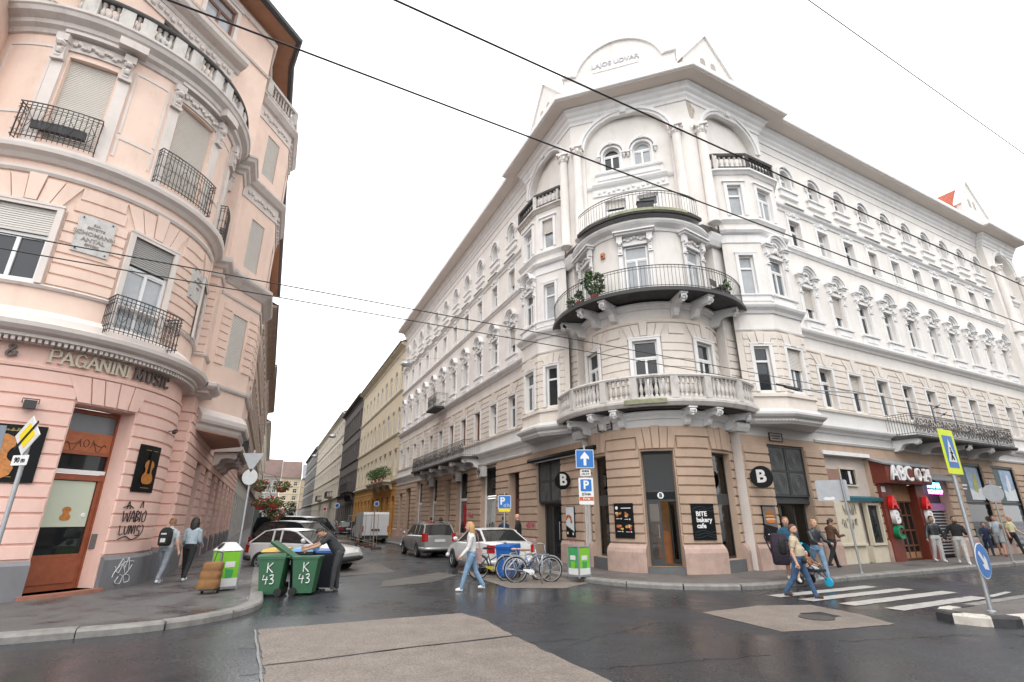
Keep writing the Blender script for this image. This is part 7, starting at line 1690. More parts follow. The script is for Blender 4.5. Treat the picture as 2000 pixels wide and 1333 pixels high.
# sign backs and flower baskets on the left pavement
px, py = -7.85, 15.75
o, M = pole('road_sign', 'grey backs of a triangle and a disc sign on the flower basket pole', px, py, 3.6)
plate(o, face(M, rad(0), 3.25, -.05), [(-.33,.25),(.33,.25),(0,-.32)], BACKS, 0); plate(o, face(M, rad(0), 2.8, -.05), circ(.23), mat('sign_back_white', (.58,.60,.61), .45, .1, 5), 0)
LEAF = [mat('leaf_dark', (.035,.085,.02), .7, .3, 10), mat('leaf_light', (.07,.15,.03), .7, .3, 10)]; PETAL = mat('red_petals', (.55,.03,.03), .6, .3, 10); PETP = mat('pink_petals', (.60,.14,.22), .6, .3, 10); TERRA = mat('terracotta_pot', (.36,.06,.03), .7, .1, 8)
def leafball(mb, c, r, n, size, rnd, m=0, sq=1., flip=None):
    for i in range(n):
        t = rnd.uniform(0, 2*math.pi); u = rnd.uniform(-1, 1); rr = r*rnd.uniform(.55, 1.)**.6; s = math.sqrt(1-u*u)
        p = Vector((c[0]+rr*s*math.cos(t), c[1]+rr*s*math.sin(t), c[2]+rr*u*sq)); a = Vector((rnd.uniform(-1,1), rnd.uniform(-1,1), rnd.uniform(-1,.6))).normalized(); b_ = a.cross(Vector((rnd.uniform(-1,1), rnd.uniform(-1,1), rnd.uniform(-1,1)))).normalized(); k = size*rnd.uniform(.6,1.3)
        mb.add([p, p+a*k*.5+b_*k*.28, p+a*k, p+a*k*.5-b_*k*.28], [(0,1,2,3)], m)
for i, (dx, dy, z, lab) in enumerate(((-.34,.2,2.05,'upper left'),(.34,-.1,2.1,'upper right'),(-.36,.0,2.62,'top left'),(.4,.15,2.6,'top right'),(.3,.2,1.72,'lowest'))):
    rnd = random.Random(60+i); Mb = T(px+dx*.85-.12, py+1.6+dy, z+.08, 0, .8); q = thing('flower_basket', 'red flower basket, '+lab+' one of five by the pink building', 'flower basket', Mb, 'hanging flower baskets')
    b = MB(); b.lathe([(.05,-.16),(.16,-.12),(.23,.0),(.24,.03),(.0,.03)], 14); b.obj('pot', TERRA, q, Mb)
    b = MB(); leafball(b, (0,0,.1), .34, 240, .11, rnd, sq=.6); b.obj('leaves', LEAF[i % 2], q, Mb); b = MB(); leafball(b, (0,0,.14), .36, 90, .09, rnd, sq=.6); b.obj('blossoms', PETAL if i != 3 else PETP, q, Mb)
    b = MB(); b.tube([(0,0,.03),(-dx*.5,-dy*.5-.3,.5),(-dx,-dy-1.9,.6)], .01, 4); b.obj('hook', IRON, q, Mb)
# scaffold net screen on the left pavement
NET = mat('green_safety_net', (.03,.10,.075), .8, .3, 20, alpha=.72); p0 = S(27.5,-.7); 
o = thing('safety_screen', 'dark green net screen standing along the left pavement', 'screen', T(p0.x, p0.y, .12)); b = MB(); f_ = Flat(S(0,-.55).xy, dL, nP)
for i in range(8): fbox(b, f_, 26+i*2.2, 28.17+i*2.2, -.01, .01, .2, 2.3)
b.obj('net', NET, o, I4, kind='stuff'); b = MB()
for i in range(9): b.tube([f_.P(26+i*2.2, 0, .12), f_.P(26+i*2.2, 0, 2.4)], .025, 6)
b.obj('posts', STEEL, o, I4, kind='stuff')
# site fence at the white van
o = thing('site_fence', 'low metal site fence with feet around the white van', 'fence', T(*S(40,5.9).xy, 0)); f_ = Flat(S(0,6.2).xy, dL, nL); WOODB = mat('raw_plank', (.30,.20,.12), .8, .2, 6)
for i in range(7):
    a = 33.2+i*2.2; b = MB(); b.tube([f_.P(a,0,.05), f_.P(a,0,2.0)], .02, 6); b.obj('fence_post', STEEL, o, I4); b = MB(); fbox(b, f_, a-.12, a+.12, -.3, .3, 0, .12); b.obj('foot', mat('rubber_foot', (.10,.06,.04), .8, .2, 8), o, I4)
b = MB(); b.tube([f_.P(33.2,0,1.95), f_.P(46.4,0,1.95)], .015, 5); b.tube([f_.P(33.2,0,.3), f_.P(46.4,0,.3)], .015, 5)
b.obj('mesh', STEEL, o, I4, kind='stuff'); b = MB(); b.hexa([f_.P(33.4,.15,0), f_.P(33.55,.15,0), f_.P(33.55,.1,0), f_.P(33.4,.1,0), f_.P(34.2,.1,2.3), f_.P(34.35,.1,2.3), f_.P(34.35,.05,2.3), f_.P(34.2,.05,2.3)]); b.obj('leaning_plank', WOODB, o, I4)
# ---------------------------------------------------------------- bicycles and racks
def bicycle(M, label, fm, guard=None, saddle=None, basket=False):
    o = thing('bicycle', label, 'bicycle', M, 'bicycles at the corner racks'); R_ = .335
    for x in (-.52, .52):
        b = MB(); b.tube([(x+R_*math.cos(t), 0, R_+R_*math.sin(t)) for t in lin(0,6.2832,30)[:-1]], .019, 6, closed=True); w_ = b.obj('wheel', TYRE, o, M, smooth=True)
        b = MB(); b.tube([(x+(R_-.03)*math.cos(t), 0, R_+(R_-.03)*math.sin(t)) for t in lin(0,6.2832,30)[:-1]], .011, 4, closed=True); b.tube([(x,-.04,R_),(x,.04,R_)], .02, 6); b.obj('rim', CHROME, w_, M)
        b = MB()
        for k in range(14): t = k*2*math.pi/14; b.tube([(x,0,R_),(x+(R_-.03)*math.cos(t),0,R_+(R_-.03)*math.sin(t))], .0022, 3, cap=False)
        b.obj('spokes', CHROME, w_, M, kind='stuff')
        b = MB(); b.tube([(x+(R_+.04)*math.cos(t), 0, R_+(R_+.04)*math.sin(t)) for t in lin(.3 if x > 0 else .6, 2.7 if x > 0 else 3.1, 14)], .02, 5); b.obj('mudguard', STEEL, o, M)
    b = MB(); bbx, bbz = -.07, .28; seat = (-.22,0,.72); head = (.38,0,.78); hl = (.41,0,.66)
    for p, q in (((bbx,0,bbz),(-.2,0,.66)), ((bbx,0,bbz),hl), ((-.17,0,.5),head), ((-.2,0,.64),(-.52,.05,R_)), ((-.2,0,.64),(-.52,-.05,R_)), ((bbx,0,bbz),(-.52,.05,R_)), ((bbx,0,bbz),(-.52,-.05,R_)), ((.36,0,.86),hl), (hl,(.52,.045,R_)), (hl,(.52,-.045,R_))): b.tube([p, q], .017, 8)
    b.obj('frame', fm, o, M, smooth=True)
    b = MB(); b.tube([(-.2,0,.66),(-.24,0,.84)], .013, 6); b.tube([(.36,0,.86),(.34,0,1.0)], .013, 6); b.tube([(.2,-.27,1.03),(.3,-.24,1.04),(.37,-.06,1.0),(.37,.06,1.0),(.3,.24,1.04),(.2,.27,1.03)], .012, 6); b.obj('handlebar', CHROME, o, M)
    b = MB(); b.blob((-.3,0,.87), (.1,.08,.04), seg=10, rings=5); b.blob((-.16,0,.87), (.12,.035,.03), seg=8, rings=5); b.obj('saddle', saddle or BLKP, o, M, smooth=True)
    b = MB(); b.tube([(bbx,-.08,bbz),(bbx+.12,-.09,bbz-.11)], .01, 5); b.tube([(bbx,.08,bbz),(bbx-.12,.09,bbz+.11)], .01, 5); b.box(bbx+.08,bbx+.16,-.17,-.09,bbz-.125,bbz-.1); b.box(bbx-.16,bbx-.08,.09,.17,bbz+.1,bbz+.125); b.lathe([(0,-.01),(.09,-.01),(.09,.01),(0,.01)], 18, X=Matrix.Translation((bbx,-.055,bbz)) @ Matrix.Rotation(rad(90),4,'X')); b.obj('crankset', CHROME, o, M)
    b = MB(); b.prismy([(bbx+.09,bbz+.03),(bbx+.08,bbz-.05),(bbx+.03,bbz-.06),(-.3,R_-.02),(-.32,R_+.03),(bbx,bbz+.07)], -.075, -.065); b.obj('chain_guard', guard or BLKP, o, M)
    b = MB(); b.tube([(-.5,-.06,.72),(-.3,-.06,.72)], .008, 4); b.tube([(-.7,.06,.72),(-.25,.06,.72),(-.25,-.06,.72),(-.7,-.06,.72)], .008, 4, closed=True); b.tube([(-.65,.06,.72),(-.53,.06,R_)], .006, 4); b.tube([(-.65,-.06,.72),(-.53,-.06,R_)], .006, 4); b.obj('carrier', STEEL, o, M)
bicycle(T(.62, 16.2, .0, rad(10)), 'silver blue city bicycle with white chain guard leaning at the front rack', mat('blue_grey_frame', (.12,.17,.30), .4, .05, 5), WS, mat('tan_saddle', (.30,.17,.09), .6))
bicycle(T(.35, 16.62, .0, rad(13)), 'white framed bicycle behind the silver blue one', mat('white_frame', (.6,.6,.62), .4), None, mat('pink_saddle', (.5,.32,.3), .6))
bicycle(T(-.55, 17.2, .0, rad(24)), 'black bicycle with yellow tyres left of the blue bin', mat('black_yellow_frame', (.03,.03,.03), .4), mat('yellow_guard', (.5,.42,.04), .5))
for i, (x, y, lab) in enumerate(((.98,16.05,'nearest the kerb'),(.52,16.5,'in the middle'),(.05,16.95,'beside the blue bin'))):
    M = T(x, y, 0, rad(65)); o = thing('cycle_rack', 'grey tube cycle rack '+lab, 'cycle rack', M, 'cycle racks'); b = MB()
    b.tube([(-.3,0,0),(-.3,0,.62)] + [(-.3+.12-.12*math.cos(t), 0, .62+.12*math.sin(t)) for t in lin(0, math.pi/2, 5)] + [(.3-.12+.12*math.sin(t), 0, .62+.12*math.cos(t)) for t in lin(0, math.pi/2, 5)] + [(.3,0,0)], .025, 8); b.obj('hoop', STEEL, o, M, smooth=True)
    b = MB(); b.tube([(-.3,0,.36),(.3,0,.36)], .015, 6); b.obj('crossbar', STEEL, o, M)
# ---------------------------------------------------------------- balcony plants and chairs
def plant(x, y, z, label, r=.3, h=.55, pot=True, n=420, m=None, group='balcony plants'):
    M = T(x, y, z); o = thing('potted_plant', label, 'plant', M, group); rnd = random.Random(int(abs(x*100+y*10)))
    b = MB(); b.lathe([(.1,0),(.15,.24),(.16,.26),(0,.25)], 12); b.obj('pot', TERRA, o, M)
    b = MB(); b.tube([(0,0,.2),(.02,.01,.25+h*.6)], .012, 5)
    for k in range(5): t = k*1.3; b.tube([(0,0,.3),(r*.6*math.cos(t), r*.6*math.sin(t), .3+h*.7)], .008, 4)
    b.obj('stem', mat('plant_stem', (.12,.09,.04), .8), o, M)
    b = MB(); leafball(b, (0,0,.28+h*.55), r, n//2, .15, rnd, sq=h/r*.55); b.obj('leaves', LEAF[0], o, M); b = MB(); leafball(b, (.04,-.05,.32+h*.6), r*.95, n//2, .14, rnd, sq=h/r*.55); b.obj('young_leaves', LEAF[1], o, M)
q = TC + FT.nrm(222)*3.35; plant(q.x, q.y, 9.46, 'big leafy green plant on the iron balcony of the tower', .42, .85)
for i, (a, h, lab) in enumerate(((197,.12,'small red potted plant at the left end of the iron balcony'),(208,.2,'red flower pot beside the big plant on the iron balcony'),(318,.3,'potted plant at the right end of the iron balcony'))):
    q = TC + FT.nrm(a)*3.35; plant(q.x, q.y, 9.46, lab, .13+.2*h, .2+h, n=90)
q = TC + FT.nrm(312)*3.3; M = T(q.x, q.y, 9.46, rad(40)); o = thing('garden_chair', 'dark folding chair on the iron balcony beside the right window', 'chair', M)
def chair(o, M, m):
    b = MB()
    b.box(-.2,.2,-.2,.2,.42,.45); b.obj('seat', m, o, M); b = MB(); b.box(-.2,.2,.19,.21,.62,.88); b.tube([(-.2,.2,.42),(-.2,.24,.9)], .012, 5); b.tube([(.2,.2,.42),(.2,.24,.9)], .012, 5); b.obj('backrest', m, o, M)
    for x in (-.19, .19):
        for y in (-.19, .19): b = MB(); b.tube([(x,y,0),(x,y,.43)], .013, 5); b.obj('leg', m, o, M)
chair(o, M, IRON)
p = FPL.P(27.9, .65, 0); M = T(p[0], p[1], 4.95, rad(-60)); o = thing('garden_chair', 'black chair on the pink building side balcony', 'chair', M); chair(o, M, IRON)
q = TC + FT.nrm(262)*2.95; M = T(q.x, q.y, 13.0, rad(262+90)); o = thing('planter_box', 'dark planter box on the top iron balcony', 'planter', M); b = MB(); b.box(-.3,.3,-.1,.1,.12,.36); b.obj('box', BLKP, o, M); b = MB()
b.box(-.34,.34,-.13,.13,.36,.4); b.obj('rim', BLKP, o, M)
p = yf.P(4, .8, 0)
for i in range(4):
    u = 2.5+i*2.1; p = yf.P(u, .85, 0); plant(p[0], p[1], 5.3, ['leafy shrub nearest the white building on the yellow house balcony','second leafy shrub on the yellow house balcony','third leafy shrub on the yellow house balcony','farthest leafy shrub on the yellow house balcony'][i], .75, 1.0, n=500, group='shrubs on the yellow house balcony')
# alarm box, shop lamps, door bell on the walls
q = FT.M(222, .03, 11.65); o = thing('alarm_box', 'small orange alarm box on the tower wall above the balcony', 'alarm', q); b = MB(); b.box(-.09,.09,-.07,.0,-.12,.12); b.obj('case', mat('alarm_orange', (.5,.24,.12), .5), o, q); b = MB(); b.blob((0,-.08,-.03), .05); b.obj('siren', REDL, o, q)
q = FP.M(314, .05, 4.15); o = thing('wall_lamp', 'black floodlight above the large violin poster', 'lamp', q); b = MB(); b.box(-.11,.11,-.22,-.06,-.1,.08); b.obj('housing', IRON, o, q); b = MB(); b.tube([(-.14,0,.05),(-.14,-.12,.12),(.14,-.12,.12),(.14,0,.05)], .012, 5); b.obj('bracket', IRON, o, q)
q = FP.M(374.5, .05, 4.1); o = thing('wall_lamp', 'black spotlight above the narrow violin poster', 'lamp', q); b = MB(); b.tube([(0,0,0),(-.1,-.25,.04),(-.3,-.3,.04)], .012, 5); b.obj('arm', IRON, o, q); b = MB(); b.lathe([(.03,-.1),(.06,-.05),(.06,.06),(0,.07)], 10, X=Matrix.Translation((0,-.16,.0)) @ Matrix.Rotation(rad(60),4,'Y')); b.obj('head', IRON, o, q)
q = FP.M(351.5, -.3, 1.05) @ Matrix.Rotation(rad(-78),4,'Z'); o = thing('letter_box', 'grey metal intercom box on the door reveal', 'letter box', q); b = MB(); b.box(-.09,.09,-.07,.0,0,.34); b.obj('case', mat('grey_metal_box', (.22,.20,.19), .5, .1, 8, metal=.4), o, q); b = MB(); b.box(-.05,.04,-.04,.0,.36,.55); b.obj('intercom', STEEL, o, q); b = MB(); b.box(-.05,.05,-.02,.0,.58,.68); b.obj('red_notice', mat('red_notice', (.55,.04,.03), .5), o, q)
# violin posters on the pink tower
def vposter(u, z, w_, h, label, scale, vb):
    k = FP.k; q = FP.M(u, .07, z); o = thing('poster', label, 'poster', q, 'violin posters'); b = MB(); fbox(b, FP, u-w_/2*k, u+w_/2*k, .05, .085, z, z+h); b.obj('board', BLACKP, o, I4)
    b = MB(); violin(b, q @ Matrix.Translation((vb[0], -.035, vb[1])), scale); b.obj('violin_print', VIO, o, I4)
    b = MB(); X = q @ Matrix.Translation((vb[0], -.043, vb[1])); ft_ = min(.6*scale, h-vb[1]-.05); b.prismy([(-.018*scale*2,.18*scale),(.018*scale*2,.18*scale),(.012*scale*2,ft_),(-.012*scale*2,ft_)], -.006, 0, X=X); b.obj('fingerboard_print', BLACKP if scale < 1.6 else mat('fingerboard_grey', (.22,.26,.32), .4), o, I4)
    b = MB(); b.box(-w_*.3,w_*.3,-.03,-.026,h-.14,h-.125,X=q); b.box(-w_*.2,w_*.2,-.03,-.026,.1,.115,X=q); b.obj('print_lines', mat('gold_print', (.32,.24,.08), .5), o, I4)
    return o, q
o, q = vposter(363, 2.4, .84, 1.2, 'narrow black poster with a violin right of the shop door', 1.5, (0,.2))
o, q = vposter(311.0, 2.48, 1.2, 1.22, 'large black poster with a golden violin left of the shop door', 2.3, (-.12,.06))
link('lettering', textmesh('Kun & Pál', .1, .002, .001, mats=MATS['gold_print'], shear=.2), o, q @ Matrix.Translation((.02,-.03,1.1)))
# raised shop letters
CREAML = mat('cream_letters', (.62,.56,.45), .5, .1, 8, dirt=.3, dirtcol=(.3,.25,.2)); DKL = mat('dark_letters', (.13,.11,.10), .5)
SER = {'P': [[(0,0),(0,1)],[(0,1),(.45,1),(.6,.86),(.6,.62),(.45,.5),(0,.5)]], 'A': [[(-.05,0),(.35,1),(.75,0)],[(.12,.36),(.58,.36)]], 'G': [[(.68,.82),(.52,.97),(.3,1),(.1,.84),(.03,.5),(.1,.16),(.3,0),(.52,.03),(.66,.14),(.66,.42),(.42,.42)]], 'N': [[(0,0),(0,1),(.66,0),(.66,1)]], 'I': [[(.12,0),(.12,1)]], 'M': [[(0,0),(.04,1),(.42,.1),(.8,1),(.84,0)]], 'U': [[(0,1),(0,.22),(.16,.02),(.44,.02),(.6,.22),(.6,1)]], 'S': [[(.5,.84),(.36,1),(.14,1),(.02,.82),(.08,.62),(.42,.42),(.5,.2),(.38,0),(.14,0),(.0,.16)]], 'C': [[(.62,.82),(.48,.97),(.28,1),(.08,.84),(.02,.5),(.08,.16),(.28,0),(.48,.03),(.62,.18)]], '&': [[(.7,.1),(.15,.72),(.2,.95),(.4,.95),(.45,.75),(.05,.3),(.12,.03),(.4,.03),(.66,.4)]]}
WID = {'P': .72, 'A': .86, 'G': .86, 'N': .84, 'I': .4, 'M': 1.02, 'U': .78, 'S': .66, 'C': .78, '&': .9}
SERIF = {'P': [(0,0),(0,1)], 'A': [(-.05,0),(.75,0)], 'N': [(0,0),(0,1),(.66,1)], 'I': [(.12,0),(.12,1)], 'M': [(0,0),(.84,0),(.04,1),(.8,1)], 'U': [(0,1),(.6,1)], 'G': [(.6,.42)], 'S': [], 'C': [], '&': []}
SG = thing('shop_lettering', 'raised serif letters PAGANINI MUSIC over the music shop door', 'lettering', FP.M(338, .0, 5.2)); 
def serif_word(word, phi, z, h, m, parent, sp=1.0):
    k = FP.k
    for ch in word:
        if ch == ' ': phi += .42*h*k*sp; continue
        b = MB(); t = .075
        for st in SER[ch]:
            pts = curve_pts(st, 3) if ch in 'GSC&' or (ch in 'PU' and len(st) > 3) else st
            for (x0, z0), (x1, z1) in zip(pts[:-1], pts[1:]):
                d = Vector((x1-x0, z1-z0)); L_ = d.length
                if L_ < 1e-5: continue
                n = Vector((-d.y, d.x))/L_; tk = t*(1.25 if abs(d.y) > abs(d.x)*1.2 else .7); e = d/L_*tk*.5
                q = [(x0-e.x+n.x*tk, z0-e.y+n.y*tk), (x0-e.x-n.x*tk, z0-e.y-n.y*tk), (x1+e.x-n.x*tk, z1+e.y-n.y*tk), (x1+e.x+n.x*tk, z1+e.y+n.y*tk)]
                wedge(b, FP, [(phi+a*h*k*.92, z+c*h) for a, c in q], .03, .085)
        for (x, zz) in SERIF[ch]: wedge(b, FP, [(phi+a*h*k*.92, z+c*h) for a, c in ((x-.2,zz-.045),(x+.2,zz-.045),(x+.2,zz+.045),(x-.2,zz+.045))], .03, .082)
        b.obj('letter', m, parent); phi += WID[ch]*h*k*sp*.97
    return phi
e_ = serif_word('PAGANINI', 315.6, 5.18, .29, CREAML, SG, 1.02); serif_word('MUSIC', e_+2.0, 5.19, .28, DKL, SG, 1.26)
s2 = thing('shop_lettering', 'dark ampersand left over before the shop name', 'lettering', FP.M(304, 0, 5.2)); serif_word('&', 303.3, 5.2, .27, DKL, s2)
# graffiti on the pink tower
def graff(name, label, u, z, polys, r, m, n=.065):
    q = FP.M(u, n, z); o = thing(name, label, 'graffiti', q); 
    for p in polys: b = MB(); b.tube([(x*.0+FP.P(u+x*FP.k, n, 0)[0]*0 + x, 0, zz) for x, zz in p], r, 5); b.obj('stroke', m, o, q)
gp = [[(-.5,.62),(-.44,.3),(-.34,.55),(-.26,.3),(-.2,.62)],[(-.16,.3),(-.06,.64),(.04,.3)],[(-.12,.42),(.02,.42)],[(.1,.3),(.1,.62),(.22,.56),(.12,.47),(.24,.4),(.1,.3)],[(.3,.62),(.3,.3)],[(.52,.62),(.4,.5),(.42,.32),(.54,.32),(.56,.54),(.5,.64)],
      [(-.52,.2),(-.48,-.06),(-.34,-.04)],[(-.3,.18),(-.26,-.04),(-.16,-.02),(-.12,.2)],[(-.08,-.06),(-.04,.2),(.06,-.04),(.1,.2)],[(.18,.2),(.18,-.06)],[(.44,.16),(.3,.18),(.28,.06),(.4,.02),(.38,-.1),(.24,-.1)],[(-.5,-.2),(-.2,-.12),(.1,-.22),(.35,-.16),(.52,-.05),(.56,.14),(.48,.2)],[(-.55,.72),(-.3,.78),(-.1,.7)],[(.2,.72),(.3,.92),(.34,.72)],[(-.4,.68),(-.34,.9),(-.26,.68)]]
graff('graffiti', 'black spray graffiti tag under the narrow violin poster', 361.5, 1.42, [curve_pts([(x*.82, z*.82) for x, z in p], 4) for p in gp], .013, BLK)
gp2 = [[(-.3,.05),(-.1,.4),(0,.1),(.12,.42),(.2,.08)],[(-.35,.2),(-.2,.0),(-.05,.25),(.1,-.05),(.3,.2)],[(-.15,-.1),(-.25,-.25),(-.05,-.3),(0,-.1),(-.12,-.05)],[(.1,-.28),(.05,-.08),(.25,-.1),(.3,-.26),(.12,-.3)],[(-.4,-.1),(-.3,.1),(.0,.3),(.35,.3)]]
graff('graffiti', 'white line graffiti on the grey plinth beside the door', 361, .48, [curve_pts([(x*.9, z*.8) for x, z in p], 4) for p in gp2], .009, mat('white_spray', (.7,.7,.72), .6), .135)
# ---------------------------------------------------------------- overhead wires and hanging lamps
WIRE = mat('black_wire', (.015,.015,.017), .5)
def wirerun(label, d, z, c0, c1, r, sag=0.12, z1=None):
    M = T(*Mn(c0, d).xy, z); o = thing('overhead_wire', label, 'wire', M, 'overhead wires'); b = MB(); P = [Mn(c0+(c1-c0)*t, d, z+((z1 or z)-z)*t-sag*4*t*(1-t)) for t in lin(0,1,30)]; b.tube([tuple(p) for p in P], r, 5); b.obj('strand', WIRE, o, I4)
wirerun('thick overhead wire crossing the tower of the white building lowest', -4.41, 6.2, -26, 70, .0105, .0); wirerun('thick overhead wire passing the top of the white building', -3.45, 6.2, -26, 70, .0105, .0)
wirerun('thin overhead wire in the upper right sky', -1.70, 6.2, -26, 70, .0045, .0)
wirerun('upper thin wire crossing the pink building windows', -9.0, 5.6, -26, 60, .0105, .0); wirerun('lower thin wire crossing the pink building windows', -9.6, 5.6, -26, 60, .0105, .0)
M = T(*Mn(15.0,-9.0).xy, 5.6); o = thing('wire_clamp', 'black section insulator hanging in the tram wires before the oriel', 'wire fitting', M); b = MB()
b.tube([tuple(Mn(14.2,-9.6,5.62)-Vector((*M.translation,))), tuple(Mn(15.3,-9.6,5.6)-Vector((*M.translation,)))], .035, 6); b.tube([tuple(Mn(14.5,-9.55,5.58)-Vector((*M.translation,))), tuple(Mn(15.2,-9.6,5.56)-Vector((*M.translation,)))], .05, 6); b.obj('insulator', WIRE, o, M); b = MB(); b.tube([tuple(Mn(15.3,-9.6,5.6)-Vector((*M.translation,))), tuple(Mn(18.8,-9.3,5.75)-Vector((*M.translation,)))], .022, 6); b.obj('rod', STEEL, o, M)
for c_, d_, lab in ((22.3,-9.0,'small cross clamp on the tram wire left of its twin'),(24.2,-9.6,'small cross clamp on the tram wire right of its twin')):
    M = T(*Mn(c_, d_).xy, 5.6); o = thing('wire_clamp', lab, 'wire fitting', M, 'wire clamps'); b = MB(); b.tube([(-.22,-.1,-.08),(.22,.1,.1)], .018, 5); b.tube([(-.2,.1,.1),(.2,-.1,-.1)], .018, 5); b.obj('bar', mat('rusty_fitting', (.16,.09,.06), .7), o, M); b = MB(); b.blob((0,0,0), .05); b.obj('clamp', WIRE, o, M)
LMP = mat('lamp_shell', (.40,.43,.45), .35, .05, 6, metal=.5)
for a, b_, z, lab in ((36.5,7.95,12.6,'domed street lamp hanging nearest over the side street'),(62,5.6,10.6,'second domed street lamp hanging over the side street'),(82,5.2,10.4,'farthest domed street lamp hanging over the side street')):
    p = S(a, b_); M = T(p.x, p.y, z); o = thing('hanging_lamp', lab, 'street lamp', M, 'lamps hanging over the side street'); b = MB(); b.lathe([(.04,.34),(.1,.3),(.3,.22),(.42,.06),(.43,.0),(.4,-.02),(.0,-.02)], 18); b.obj('shade', LMP, o, M, smooth=True, angle=40); b = MB(); b.lathe([(.38,-.02),(.34,-.1),(.0,-.14)], 16); b.obj('diffuser', mat('lamp_glass', (.5,.52,.5), .2, .1, 6), o, M)
    b = MB(); q0 = S(a, BP, z+.9)-Vector((p.x, p.y, z)); q1 = S(a, 10.86, z+.9)-Vector((p.x, p.y, z)); b.tube([tuple(q0), (0,0,.38), tuple(q1)], .008, 4); b.obj('span_wire', WIRE, o, M)
